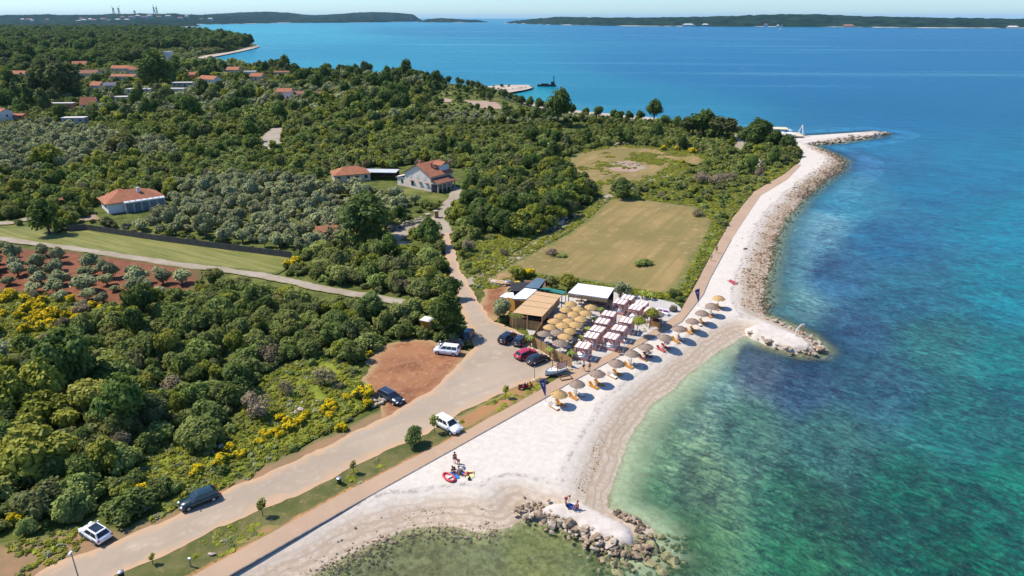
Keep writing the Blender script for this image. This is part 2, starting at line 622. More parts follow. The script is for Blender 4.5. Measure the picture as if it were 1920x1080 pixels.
# ---- beach and the seabed that carries on from it
def pebble_material(name, wet):
    g = G(name)
    p = g.pos()
    d = g.attr('edge')
    n1 = g.noise(p, 0.12, 5, 0.6)
    n2 = g.noise(p, 1.3, 4, 0.7)
    n3 = g.noise(p, 6.0, 3, 0.7)
    white = g.mix(g.ramp(n2, 0.3, 0.7), (0.50, 0.445, 0.38), (0.575, 0.52, 0.45))
    white = g.mix(g.ramp(n1, 0.55, 0.72, 0, 0.5), white, (0.48, 0.42, 0.355))
    white = g.mix(g.ramp(n3, 0.62, 0.75, 0, 0.3), white, (0.40, 0.36, 0.33))
    # strand lines: bands that follow the shore
    dd = g.math('ADD', d, g.math('MULTIPLY', g.math('SUBTRACT', n1, 0.5), 3.5))
    sand = g.mix(g.ramp(n2, 0.35, 0.65), (0.38, 0.285, 0.195), (0.49, 0.395, 0.30))
    line = g.n('TexWave', {'Vector': g.n('CombineXYZ', {0: dd}).outputs[0], 'Scale': 0.30, 'Distortion': 4.0, 'Detail': 4}).outputs[1]
    sand = g.mix(g.math('MULTIPLY', g.ramp(line, 0.62, 0.95, 0, 0.6), g.ramp(n2, 0.40, 0.60, 0.25, 1.0)), sand, (0.27, 0.215, 0.165))
    c = g.mix(g.ramp(dd, 2.2, 6.2), sand, white)
    wl = g.math('MULTIPLY', g.ramp(dd, 5.2, 5.7), g.ramp(dd, 6.6, 5.8))
    c = g.mix(g.math('MULTIPLY', wl, g.ramp(n2, 0.42, 0.62, 0, 0.8)), c, (0.26, 0.22, 0.19))
    bed1 = g.mix(g.ramp(n2, 0.38, 0.62), (0.20, 0.17, 0.075), (0.44, 0.39, 0.20))
    bed1 = g.mix(g.ramp(n3, 0.5, 0.7, 0, 0.5), bed1, (0.09, 0.075, 0.04))
    bed = g.mix(g.ramp(g.attr('sandy'), 0.2, 0.8), bed1, g.mix(g.ramp(n2, 0.3, 0.7), (0.46, 0.45, 0.33), (0.66, 0.65, 0.52)))
    c = g.mix(g.ramp(d, 0.4, -1.2), c, bed)
    rough = g.ramp(d, 0.3, 2.5, 0.45, 0.9)
    return g.done(g.bsdf(c, rough, 0.2, g.bump(g.math('ADD', n2, g.math('MULTIPLY', n3, 0.6)), 0.3, 0.12)))


BEACH = poly([(300, 1150), (425, 1080), (640, 958), (907, 809), (960, 778), (1022, 746), (1060, 722), (1150, 672), (1277, 604), (1300, 575),
              (1319, 552), (1330, 523), (1370, 450), (1423, 367), (1467, 335), (1500, 307), (1505, 290), (1490, 272), (1480, 262), (1490, 258),
              (1650, 240), (1720, 250), (1680, 400), (1640, 560), (1700, 700), (1350, 760), (1330, 1000), (1300, 1300), (500, 1400)], 0.6)
bd = sdist(q, BEACH) + 0.5 * fbm(q[:, 0] / 2, q[:, 1] / 2, 9)
zB = zprof(dW) + 0.05 + 0.06 * fbm(q[:, 0] / 3, q[:, 1] / 3, 4) * np.clip(dN / 8, 0, 1) * np.clip((sdist(q, BEACH) - 1.2) / 2, 0, 1)
zB = np.where(dW < 0, zprof(dW), zB)
pxx, pyy = to_px(q[:, 0], q[:, 1], np.zeros(len(q)))
sandy = np.clip((pxx - 1130) / 30, 0, 1) * np.clip((1440 - pxx) / 40, 0, 1)
ex = [dW.reshape(X.shape), sandy.reshape(X.shape)]
for nm, fl in (('beach', np.minimum(bd, dW)), ('seabed', np.minimum(-dW, dN + 24))):
    V, F = clip_grid(X, Y, zB.reshape(X.shape), fl.reshape(X.shape), ex)
    o = link(nm, mesh_np(nm, V[:, :3], F, pebble_material(nm + '_pebbles', nm == 'seabed'), {'edge': V[:, 4], 'sandy': V[:, 5]}, smooth=True))
    o['kind'] = 'structure'

# ---- the land
angL = np.concatenate([np.linspace(-100, -46, 30)[:-1], np.linspace(-46, 36, 240)])
radL = np.geomspace(20, 9000, 280)
A, Rr = np.meshgrid(np.radians(angL), radL)
X, Y = Rr * np.sin(A), Rr * np.cos(A)
ql = np.stack([X.ravel(), Y.ravel()], 1)
dl = sdist(ql, coast)
rr = np.hypot(ql[:, 0], ql[:, 1])
zl = np.minimum(zprof(dl), 1.2) - 0.18 + 1.0 * np.clip((rr - 900) / 900, 0, 1) * np.clip(dl / 60, 0, 1) * 4
V, F = clip_grid(X, Y, zl.reshape(X.shape), (dl - np.where(rr < 420, 2.5, 0.0)).reshape(X.shape), [dl.reshape(X.shape)])


def soil_material():
    g = G('scrub_soil')
    p = g.pos()
    n1 = g.noise(p, 0.045, 4, 0.6)
    n2 = g.noise(p, 0.4, 5, 0.65)
    n3 = g.noise(p, 3.0, 3, 0.7)
    c = g.mix(g.ramp(n2, 0.3, 0.7), (0.050, 0.062, 0.016), (0.12, 0.14, 0.028))
    c = g.mix(g.ramp(n1, 0.52, 0.68), c, g.mix(n2, (0.20, 0.17, 0.055), (0.15, 0.18, 0.04)))
    c = g.mix(g.ramp(n3, 0.58, 0.75, 0, 0.6), c, (0.22, 0.17, 0.10))
    return g.done(g.bsdf(c, 0.95, 0.1, g.bump(n2, 0.8, 0.5)))


o = link('ground', mesh_np('ground', V[:, :3], F, soil_material(), {'edge': V[:, 4]}, smooth=True))
o['kind'] = 'structure'


# ---- sheets of ground cover, from below to above
def earth(name, c1, c2, c3, edge_c=None, edge_w=1.2, s1=0.12, s2=1.2, rough=0.9, bump=0.4, streak=None, amt3=0.7):
    c1, c2, c3 = [tuple(x * 0.765 for x in c) for c in (c1, c2, c3)]
    g = G(name)
    p = g.pos()
    d = g.attr('edge')
    n1 = g.noise(p, s1, 5, 0.62)
    n2 = g.noise(p, s2, 5, 0.7)
    n3 = g.noise(p, 5.0, 3, 0.7)
    c = g.mix(g.ramp(n1, 0.36, 0.64), c1, c2)
    c = g.mix(g.ramp(n2, 0.52, 0.7, 0, amt3), c, c3)
    if streak:
        sv = g.rs(p, streak[0], streak[1])
        sn = g.noise(sv, 1.0, 4, 0.6, 0.3)
        c = g.mix(g.ramp(sn, 0.42, 0.64, 0, 0.75), c, streak[2])
    c = g.mix(g.math('MULTIPLY', g.math('SUBTRACT', n3, 0.5), 0.6), c, (0.5, 0.5, 0.5), 'OVERLAY')
    if edge_c:
        dd = g.math('ADD', d, g.math('MULTIPLY', g.math('SUBTRACT', n2, 0.5), edge_w * 2.2))
        c = g.mix(g.ramp(dd, 0.0, edge_w), edge_c, c)
    return g.done(g.bsdf(c, rough, 0.15, g.bump(g.math('ADD', n2, g.math('MULTIPLY', n3, 0.5)), bump, 0.12)))


ORANGE = (0.42, 0.215, 0.10)
RED = (0.20, 0.07, 0.033)
DRY = (0.31, 0.235, 0.10)
dry_grass = earth('dry_mown_grass', (0.375, 0.26, 0.10), (0.245, 0.19, 0.068), (0.45, 0.32, 0.16), (0.10, 0.13, 0.03), 3.0, 0.05, 0.5,
                  streak=(R(-62), (0.02, 0.40, 1), (0.185, 0.15, 0.05)), bump=1.0, amt3=0.9)
lawn = earth('green_lawn', (0.21, 0.215, 0.055), (0.16, 0.18, 0.04), (0.28, 0.23, 0.09), (0.08, 0.1, 0.025), 1.5, 0.08, 0.8,
             streak=(R(30), (0.04, 0.8, 1), (0.25, 0.225, 0.075)))
bright = earth('bright_wild_grass', (0.27, 0.30, 0.03), (0.17, 0.21, 0.024), (0.36, 0.33, 0.07), (0.05, 0.07, 0.015), 2.5, 0.25, 1.2)
FIELD_A = [(905, 522), (960, 490), (1010, 463), (1060, 437), (1095, 412), (1125, 385), (1146, 370), (1230, 376), (1310, 387), (1342, 415), (1318, 470),
           (1292, 520), (1276, 548), (1230, 552), (1160, 540), (1060, 524), (985, 515), (950, 524), (915, 536)]
FIELD_B = [(1033, 318), (1090, 284), (1160, 272), (1230, 277), (1310, 287), (1335, 302), (1262, 326), (1200, 345), (1172, 350), (1146, 369), (1122, 364), (1110, 345), (1070, 330)]
sheet('field', [FIELD_A, FIELD_B], dry_grass, 1, 1.2, (0.8, 4))
LAWN = [(-60, 425), (70, 425), (110, 440), (150, 422), (240, 436), (400, 458), (545, 478), (560, 492), (520, 515), (430, 503), (330, 493), (200, 474), (90, 458), (-60, 446)]
sheet('lawn', [LAWN], lawn, 1, 1.2, (0.8, 4))
CLEAR_A = [(230, 870), (330, 830), (400, 850), (440, 800), (470, 735), (520, 690), (590, 668), (660, 680), (700, 715), (690, 760), (640, 800), (560, 835), (470, 880), (400, 900), (330, 920), (260, 910)]
CLEAR_B = [(-20, 620), (60, 615), (110, 640), (120, 672), (70, 665), (-20, 660)]
CLEAR_C = [(900, 440), (985, 425), (1010, 440), (940, 490), (880, 515), (862, 500)]
CLEAR_D = [(690, 745), (640, 800), (540, 850), (430, 915), (350, 950), (300, 960), (420, 870), (560, 790), (660, 735)]
CLEAR_E = [(1265, 300), (1400, 330), (1480, 300), (1500, 290), (1470, 330), (1412, 362), (1372, 412), (1333, 482), (1302, 540), (1270, 575), (1272, 548), (1318, 470), (1345, 415), (1310, 386), (1190, 372), (1210, 345)]
sheet('wild_grass', [CLEAR_A, CLEAR_B, CLEAR_C, CLEAR_D, CLEAR_E], bright, 1, 1.0, (1.5, 5))
GROVE_RED = [(-40, 462), (120, 468), (260, 488), (380, 508), (372, 545), (255, 578), (150, 572), (60, 556), (-40, 545)]
RED_B = [(-40, 672), (80, 672), (105, 690), (70, 730), (-40, 745)]
red_soil = earth('red_soil', RED, (0.27, 0.10, 0.05), (0.34, 0.17, 0.10), (0.10, 0.09, 0.03), 2.5, 0.25, 0.7, bump=1.0)
sheet('red_earth', [GROVE_RED, RED_B], red_soil, 2, 1.0, (1.2, 4))
PARK_RED = [(716, 762), (700, 740), (680, 712), (690, 690), (700, 662), (740, 640), (800, 640), (850, 645), (880, 660), (860, 690), (815, 742), (750, 785), (725, 790)]
SHOULDER = [(-60, 1030), (60, 1010), (140, 985), (240, 990), (310, 960), (420, 905), (560, 845), (660, 795), (725, 765), (760, 790), (640, 850), (420, 945), (260, 1020), (90, 1100), (-60, 1110)]
park = earth('orange_dirt', (0.41, 0.19, 0.085), (0.25, 0.10, 0.048), (0.52, 0.32, 0.20), (0.33, 0.22, 0.11), 2.0, 0.22, 0.9, bump=0.9, amt3=0.9, streak=(R(-30), (0.05, 0.5, 1), (0.30, 0.14, 0.07)))
sheet('dirt_parking', [PARK_RED, [(905, 545), (940, 515), (985, 520), (955, 545), (950, 600), (920, 605), (895, 580)]], park, 3, 0.6, (1.7, 3))
shoulder = earth('dirt_shoulder', (0.27, 0.19, 0.095), (0.36, 0.21, 0.115), (0.21, 0.18, 0.075), (0.13, 0.13, 0.04), 1.0, 0.2, 1.0)
sheet('road_shoulder', [SHOULDER], shoulder, 2, 0.8, (1.0, 3))
VERGE = [(135, 1122), (215, 1066), (420, 966), (622, 876), (798, 797), (838, 770), (918, 731), (990, 704), (1022, 722), (1004, 738), (872, 812), (640, 930), (330, 1100), (250, 1150)]
verge = earth('verge_grass', (0.10, 0.115, 0.03), (0.17, 0.155, 0.055), (0.28, 0.20, 0.09), ORANGE, 0.9, 0.3, 1.2)
sheet('grass_verge', [VERGE], verge, 3, 0.6, (0.3, 2))
sheet('orange_soil', [[(850, 800), (853, 782), (933, 742), (1000, 714), (1022, 722), (1004, 737), (930, 776), (880, 803), (850, 815)], [(440, 1020), (500, 985), (525, 988), (470, 1018)]],
      earth('orange_soil', (0.44, 0.225, 0.095), (0.36, 0.21, 0.10), (0.25, 0.20, 0.09), (0.2, 0.17, 0.06), 0.8, 0.2, 1.1), 4, 0.6, (0.8, 2.2))
gravel_c = ((0.50, 0.385, 0.275), (0.41, 0.32, 0.23), (0.57, 0.455, 0.34))
ROAD = [(-10, 1130), (77, 1073), (253, 1000), (350, 955), (417, 920), (520, 880), (640, 822), (667, 808), (740, 772), (807, 735), (868, 675), (886, 650), (882, 625), (868, 595), (866, 575), (852, 540), (842, 505),
        (834, 470), (828, 440), (842, 436), (852, 470), (862, 505), (880, 535), (895, 560), (908, 582), (925, 603), (955, 614), (990, 632), (1006, 650), (1040, 672), (1075, 694), (1060, 702),
        (1003, 713), (977, 722), (933, 741), (853, 781), (800, 815), (640, 888), (533, 938), (440, 977), (233, 1075), (120, 1130)]
road_m = earth('worn_road', *gravel_c, (0.46, 0.30, 0.18), 1.6, 0.09, 0.6, streak=(R(-38), (0.012, 0.62, 1), (0.32, 0.265, 0.205)), amt3=0.8)
sheet('road', [ROAD], road_m, 5, 0.6, (0.75, 2.2))
pale = earth('pale_track', (0.44, 0.37, 0.29), (0.36, 0.29, 0.21), (0.52, 0.45, 0.37), (0.22, 0.19, 0.08), 0.6, 0.2, 1.2)
TRACKS = [strip([(-60, 440), (0, 447), (60, 456), (140, 466), (250, 483), (330, 495), (420, 506), (500, 518), (560, 531), (620, 544), (700, 557), (770, 569), (830, 575)], 3.0),
          strip([(868, 535), (905, 517), (955, 489), (1005, 460), (1055, 433), (1090, 408), (1115, 388), (1136, 370), (1200, 345), (1280, 318)], 3.2),
          strip([(836, 440), (832, 425), (820, 410), (835, 392), (850, 372), (858, 352)], 4.0),
          strip([(520, 240), (512, 250), (506, 262), (512, 272), (500, 285)], [5, 8, 9, 8, 4]),
          strip([(0, 205), (120, 190), (240, 172), (330, 158)], 4.0), strip([(60, 408), (20, 418), (-60, 420)], 4.0),
          strip([(1385, 252), (1392, 268), (1375, 285)], 4.5), strip([(700, 470), (740, 445), (800, 412), (822, 410)], 5.0)]
sheet('dirt_track', TRACKS, pale, 4, 1.0, (0.6, 3))
sheet('bare_ground', [[(690, 470), (735, 448), (775, 455), (735, 478)], [(1130, 312), (1180, 300), (1215, 315), (1190, 325), (1150, 322)], [(870, 188), (930, 190), (945, 205), (900, 203)],
                      [(810, 182), (850, 186), (845, 192), (812, 190)], [(40, 225), (90, 215), (100, 222), (60, 232)], [(470, 185), (560, 182), (600, 190), (520, 195)], [(140, 405), (175, 398), (190, 412), (150, 416)]],
      earth('bare_ground', (0.42, 0.27, 0.19), (0.46, 0.34, 0.26), (0.35, 0.24, 0.16), (0.22, 0.18, 0.08), 1.5, 0.1, 0.6), 5, 1.0, (1.5, 4))
TERRACE = [(1000, 640), (985, 615), (1000, 585), (1050, 556), (1140, 545), (1200, 555), (1265, 568), (1277, 580), (1274, 588), (1212, 628), (1176, 650), (1105, 688), (1075, 694), (1040, 672)]
sheet('terrace_gravel', [TERRACE], earth('terrace_gravel', (0.62, 0.57, 0.52), (0.54, 0.50, 0.455), (0.68, 0.63, 0.58), None, 1, 0.2, 1.0), 6, 0.6, (0.3, 2))
PATH = [(240, 1152), (360, 1082), (640, 928), (870, 811), (1004, 737), (1027, 721), (1075, 694), (1130, 670), (1176, 649), (1212, 628), (1274, 587), (1296, 549), (1302, 538), (1333, 480), (1373, 410), (1413, 360),
        (1467, 329), (1494, 308), (1503, 309), (1476, 337), (1426, 367), (1371, 450), (1331, 523), (1319, 552), (1278, 604), (1150, 674), (1060, 723), (1022, 747), (907, 811), (640, 960), (426, 1082), (320, 1150)]
path_m = earth('paved_path', (0.52, 0.355, 0.235), (0.47, 0.325, 0.22), (0.56, 0.40, 0.28), None, 0.6, 0.1, 1.0, rough=0.85, bump=0.15)
sheet('path', [PATH], path_m, 8, 0.8, (0.05, 2))
# low stone edging between path and beach
kb = poly([(330, 1148), (426, 1082), (640, 960), (907, 811), (1022, 747), (1060, 723), (1150, 674), (1278, 604), (1319, 552), (1331, 523), (1371, 450)], 1.25)
for i, (a, b) in enumerate(zip(kb[:-1], kb[1:])):
    L = np.linalg.norm(b - a)
    m = (a + b) / 2
    o = MB().box((m[0], m[1], 1.2), (L + 0.05, 0.16, 0.24 + 0.004 * (i % 2)), math.atan2(b[1] - a[1], b[0] - a[0])).build('kerb', mt('kerb_stone', (0.22, 0.2, 0.18), (0.14, 0.12, 0.11), 2.0))
    o['kind'] = 'structure'
# pale sand of the far beaches
far_sand = earth('far_sand', (0.56, 0.46, 0.38), (0.50, 0.40, 0.32), (0.6, 0.52, 0.45), None, 1, 0.02, 0.1)
fs = [poly([(352, 113), (385, 104.5), (430, 97), (455, 92), (472, 87), (487, 85), (484, 89), (455, 96), (430, 101), (400, 107), (366, 114)], 1),
      poly([(900, 163.5), (940, 160.3), (990, 159.6), (999, 165), (985, 169), (940, 177), (965, 188), (995, 199), (1035, 208.5), (1085, 216), (1130, 220), (1200, 225), (1270, 232), (1270, 228), (1200, 219), (1130, 213), (1080, 208), (1035, 202), (1000, 193), (965, 182), (930, 172), (905, 166)], 1)]
sheet('beach', fs, far_sand, 12, 4.0, (1.0, 20))

# ------------------------------------------------------------------ vegetation
ICO = None
def ico():
    global ICO
    if ICO is None:
        import bmesh
        bm = bmesh.new()
        bmesh.ops.create_icosphere(bm, subdivisions=1, radius=1)
        ICO = (np.array([v.co[:] for v in bm.verts]), np.array([[v.index for v in f.verts] for f in bm.faces]))
        bm.free()
    return ICO


def crown_np(seed, lobes, leaves, leaf, core=0.74, up=0.25):
    """lobes: (x, y, z, r) rows; leaf clumps over the lobes plus a dense core. returns quads"""
    g = np.random.default_rng(seed)
    lobes = np.asarray(lobes, float)
    w = lobes[:, 3] ** 2
    k = g.choice(len(lobes), leaves, p=w / w.sum())
    d = g.normal(size=(leaves, 3))
    d[:, 2] += up
    d /= np.linalg.norm(d, axis=1)[:, None]
    r = lobes[k, 3] * g.uniform(0.78, 1.12, leaves)
    p = lobes[k, :3] + d * r[:, None] * np.array([1, 1, 0.85])
    n = d * 0.8 + g.normal(size=(leaves, 3)) * 0.5 + np.array([0, 0, 0.65])
    n /= np.linalg.norm(n, axis=1)[:, None]
    a = np.cross(n, g.normal(size=(leaves, 3)))
    a /= np.linalg.norm(a, axis=1)[:, None]
    b = np.cross(n, a)
    s = (leaf * g.uniform(0.55, 1.35, leaves))[:, None]
    asp = g.uniform(0.55, 1.0, leaves)[:, None]
    v = np.stack([p - a * s - b * s * asp * 0.4, p + a * s * 0.3 - b * s * asp, p + a * s + b * s * asp * 0.3, p - a * s * 0.2 + b * s * asp], 1).reshape(-1, 3)
    f = np.arange(4 * leaves).reshape(-1, 4)
    V, F = [v], [f]
    off = len(v)
    iv, fi = ico()
    for L in lobes:
        jit = 1 + 0.22 * (g.random(len(iv)) - 0.5)
        V.append(L[:3] + iv * jit[:, None] * L[3] * core * np.array([1, 1, 0.85]))
        F.append(np.concatenate([fi, fi[:, :1]], 1)[:, [0, 1, 2, 2]] + off)
        off += len(iv)
    return np.concatenate(V), np.concatenate(F)


def tri_fix(name, V, F, mat):
    """quads with a repeated last corner become triangles"""
    t = F[:, 2] == F[:, 3]
    q, tr = F[~t], F[t][:, :3]
    m = bpy.data.meshes.new(name)
    m.vertices.add(len(V))
    m.vertices.foreach_set('co', np.asarray(V, np.float32).ravel())
    loops = np.concatenate([q.ravel(), tr.ravel()]).astype(np.int32)
    m.loops.add(len(loops))
    m.loops.foreach_set('vertex_index', loops)
    m.polygons.add(len(q) + len(tr))
    st = np.concatenate([np.arange(len(q)) * 4, len(q) * 4 + np.arange(len(tr)) * 3]).astype(np.int32)
    m.polygons.foreach_set('loop_start', st)
    m.polygons.foreach_set('loop_total', np.concatenate([np.full(len(q), 4), np.full(len(tr), 3)]).astype(np.int32))
    m.polygons.foreach_set('use_smooth', np.concatenate([np.zeros(len(q), bool), np.ones(len(tr), bool)]))
    m.materials.append(mat)
    m.update(calc_edges=True)
    return m


def dome_lobes(seed, n, rxy=0.62, z0=0.35, zh=0.55, rl=(0.30, 0.48)):
    g = np.random.default_rng(seed)
    out = []
    for i in range(n):
        t = g.uniform(0, 2 * math.pi)
        r = rxy * math.sqrt(g.random())
        z = z0 + zh * math.sqrt(max(0, 1 - (r / rxy) ** 2)) * g.uniform(0.55, 1.0)
        out.append((r * math.cos(t), r * math.sin(t), z, g.uniform(*rl)))
    out.append((0, 0, z0 + 0.1, 0.5))
    return out


def trunk_mb(h, r, seed, n=4, spread=0.5, base=0.0):
    g = random.Random(seed)
    mb = MB()
    top = (g.uniform(-.05, .05), g.uniform(-.05, .05), h)
    mb.tube([(0, 0, base - 0.15), (0.02, 0.01, h * 0.5), top], [r * 1.3, r, r * 0.75], 7)
    for i in range(n):
        t = 2 * math.pi * (i + g.random() * 0.6) / n
        e = (spread * math.cos(t), spread * math.sin(t), h + spread * g.uniform(0.5, 1.0))
        m = ((top[0] + e[0]) * 0.45, (top[1] + e[1]) * 0.45, (h + e[2]) * 0.5)
        mb.tube([top, m, e], [r * 0.6, r * 0.42, r * 0.2], 5)
    return mb


LEAF = {
    'maquis': leaf_mat('maquis_leaves', (0.045, 0.066, 0.017), (0.122, 0.16, 0.040), (0.155, 0.168, 0.052)),
    'dark': leaf_mat('dark_oak_leaves', (0.026, 0.048, 0.012), (0.080, 0.115, 0.026), (0.060, 0.085, 0.024)),
    'olive': leaf_mat('olive_leaves', (0.100, 0.112, 0.056), (0.20, 0.212, 0.122), (0.165, 0.178, 0.078), 0.2),
    'bright': leaf_mat('fresh_green_leaves', (0.070, 0.088, 0.012), (0.165, 0.18, 0.026), (0.185, 0.18, 0.036)),
    'pine': leaf_mat('pine_needles', (0.020, 0.040, 0.013), (0.060, 0.09, 0.024), (0.05, 0.07, 0.02)),
    'grey': leaf_mat('grey_bare_twigs', (0.085, 0.066, 0.048), (0.15, 0.118, 0.086), (0.125, 0.11, 0.055), 0.1),
    'palm': leaf_mat('palm_leaves', (0.10, 0.14, 0.025), (0.22, 0.27, 0.05), (0.18, 0.22, 0.045)),
    'zzz': leaf_mat('distant_woodland_leaves', (0.018, 0.036, 0.014), (0.046, 0.074, 0.022), (0.036, 0.058, 0.022)),
}
_gy = G('broom_flowers')
_p = _gy.pos()
YELLOW = _gy.done(_gy.bsdf(_gy.mix(_gy.ramp(_gy.noise(_p, 1.4, 3), 0.4, 0.6), (0.66, 0.44, 0.005), (0.46, 0.36, 0.012)), 0.8, 0.1))
BARK = simple('bark', (0.12, 0.09, 0.06), (0.06, 0.045, 0.03), 6.0, bump=0.6)
OLIVE_BARK = simple('olive_bark', (0.17, 0.15, 0.12), (0.09, 0.08, 0.065), 6.0, bump=0.6)

KINDS = {
    # name: (material key, lobes maker, near leaves, leaf size, trunk height, trunk r, crown base)
    'evergreen_shrub': ('maquis', lambda s: dome_lobes(s, 11, 0.68, 0.28, 0.62), 1500, 0.085, 0.35, 0.05, 0.0),
    'olive_tree': ('olive', lambda s: dome_lobes(s, 9, 0.62, 0.62, 0.62, (0.26, 0.42)), 1100, 0.085, 0.5, 0.09, 0.3),
    'oak_tree': ('dark', lambda s: dome_lobes(s, 16, 0.66, 0.7, 0.85, (0.28, 0.46)), 1900, 0.075, 0.65, 0.08, 0.4),
    'wild_tree': ('bright', lambda s: dome_lobes(s, 13, 0.64, 0.62, 0.8, (0.24, 0.42)), 1600, 0.078, 0.6, 0.07, 0.35),
    'broom_bush': ('bright', lambda s: dome_lobes(s, 8, 0.66, 0.22, 0.5), 900, 0.085, 0.25, 0.04, 0.0),
    'grey_shrub': ('grey', lambda s: dome_lobes(s, 9, 0.64, 0.45, 0.6, (0.25, 0.42)), 1100, 0.05, 0.5, 0.05, 0.2),
}
CROWN, TRUNK, BLOOM = {}, {}, {}
for kd, (mk, lob, nl, ls, th, tr, cb) in KINDS.items():
    CROWN[kd], TRUNK[kd] = [], []
    for s in range(5):
        L = lob(100 + s)
        V, F = crown_np(s + 5, L, nl, ls, 0.3 if kd == 'grey_shrub' else 0.74)
        CROWN[kd].append(tri_fix(kd + '_crown', V, F, LEAF[mk]))
        TRUNK[kd].append(trunk_mb(th, tr, s, 5 if kd != 'evergreen_shrub' else 4, 0.45).mesh(kd + '_trunk', OLIVE_BARK if kd == 'olive_tree' else BARK))
        if kd == 'broom_bush':
            L2 = [(x, y, z + 0.1, r * 1.0) for x, y, z, r in L if z > 0.34]
            V, F = crown_np(s + 31, L2, 420, 0.10, 0.0, 1.6)
            BLOOM[s] = tri_fix('broom_bloom', V[:420 * 4], F[:420], YELLOW)
LOWFAR = {}
for kd in ('evergreen_shrub', 'olive_tree', 'oak_tree', 'wild_tree'):
    mk, lob, nl, ls, th, tr, cb = KINDS[kd]
    LOWFAR[kd] = []
    for s in range(6):
        V, F = crown_np(s + 50, lob(200 + s), 520, ls * 1.7)
        LOWFAR[kd].append(tri_fix(kd + '_far', V, F, LEAF[mk]))


def plant(kind, x, y, r, label, group, h=1.0, z=1.05, mat=None, cat=None):
    s = random.randrange(5)
    rx_, ry_ = r * random.uniform(.84, 1.16), r * random.uniform(.84, 1.16)
    o = thing(kind, label, cat or {'evergreen_shrub': 'shrub', 'olive_tree': 'olive tree', 'oak_tree': 'tree', 'wild_tree': 'tree', 'broom_bush': 'bush', 'grey_shrub': 'shrub'}[kind],
              (x, y, z), random.uniform(0, 6.28), group, (rx_, ry_, r * h))
    c = link('foliage' if kind in ('evergreen_shrub', 'broom_bush') else 'crown', CROWN[kind][s], o)
    if mat:
        c.material_slots[0].link = 'OBJECT'
        c.material_slots[0].material = mat
    link('stem' if kind in ('evergreen_shrub', 'broom_bush', 'grey_shrub') else 'trunk', TRUNK[kind][s], o)
    if kind == 'broom_bush':
        link('blossom', BLOOM[s], o)
    return o


def scatter(name, pts, sc, rz, idx, meshes, label=None):
    """one stuff object: many far plants on a cloud of points"""
    col = bpy.data.collections.new(name + '_kinds')
    for i, m in enumerate(meshes):
        col.objects.link(bpy.data.objects.new('%s_%02d' % (name, i), m))
    me = bpy.data.meshes.new(name)
    me.vertices.add(len(pts))
    me.vertices.foreach_set('co', np.asarray(pts, np.float32).ravel())
    me.attributes.new('size', 'FLOAT_VECTOR', 'POINT').data.foreach_set('vector', np.asarray(sc, np.float32).ravel())
    me.attributes.new('turn', 'FLOAT', 'POINT').data.foreach_set('value', np.asarray(rz, np.float32))
    me.attributes.new('pick', 'INT', 'POINT').data.foreach_set('value', np.asarray(idx, np.int32))
    o = link(name, me)
    o['kind'] = 'stuff'
    if label: o['label'] = label
    ng = bpy.data.node_groups.new(name, 'GeometryNodeTree')
    ng.interface.new_socket('Geometry', in_out='INPUT', socket_type='NodeSocketGeometry')
    ng.interface.new_socket('Geometry', in_out='OUTPUT', socket_type='NodeSocketGeometry')
    N = ng.nodes
    gi, go = N.new('NodeGroupInput'), N.new('NodeGroupOutput')
    ip = N.new('GeometryNodeInstanceOnPoints')
    ci = N.new('GeometryNodeCollectionInfo')
    ci.inputs['Collection'].default_value = col
    ci.inputs['Separate Children'].default_value = True
    ci.inputs['Reset Children'].default_value = True

    def na(nm, ty):
        a = N.new('GeometryNodeInputNamedAttribute')
        a.data_type = ty
        a.inputs['Name'].default_value = nm
        return a.outputs[0]
    cx = N.new('ShaderNodeCombineXYZ')
    m2p = N.new('GeometryNodeMeshToPoints')
    ng.links.new(gi.outputs[0], m2p.inputs[0])
    ng.links.new(m2p.outputs[0], ip.inputs['Points'])
    ng.links.new(ci.outputs[0], ip.inputs['Instance'])
    ip.inputs['Pick Instance'].default_value = True
    ng.links.new(na('pick', 'INT'), ip.inputs['Instance Index'])
    ng.links.new(na('turn', 'FLOAT'), cx.inputs[2])
    ng.links.new(cx.outputs[0], ip.inputs['Rotation'])
    ng.links.new(na('size', 'FLOAT_VECTOR'), ip.inputs['Scale'])
    ng.links.new(ip.outputs[0], go.inputs[0])
    md = o.modifiers.new('scatter', 'NODES')
    md.node_group = ng
    return o


# ---- where plants may not stand
HOUSE_SPOTS = []   # (px, py, radius m), filled before planting
NO = [BEACH, strip([(-60, 444), (60, 461), (140, 471), (250, 489), (330, 501), (420, 512), (500, 525), (560, 539), (620, 553), (700, 566), (770, 576)], 7.0)] + [poly(p) for p in (FIELD_A, FIELD_B, LAWN, PARK_RED, SHOULDER, VERGE, ROAD, TERRACE, PATH)] + TRACKS + [
    poly([(905, 545), (940, 515), (985, 520), (955, 545), (950, 600), (920, 605), (895, 580)]), poly([(952, 560), (1010, 500), (1060, 530), (1150, 530), (1160, 560), (1060, 620), (955, 614)]),
    poly([(690, 470), (735, 448), (775, 455), (735, 478)]), poly([(870, 186), (930, 188), (945, 206), (900, 204)]), poly([(810, 180), (850, 184), (845, 193), (812, 191)]),
    poly([(612, 350), (614, 330), (745, 315), (870, 320), (872, 352), (850, 372), (812, 385), (752, 372), (690, 356)]), poly([(176, 412), (182, 385), (300, 378), (325, 394), (300, 408), (228, 424)]),
    poly([(690, 352), (742, 350), (750, 362), (700, 362)])]
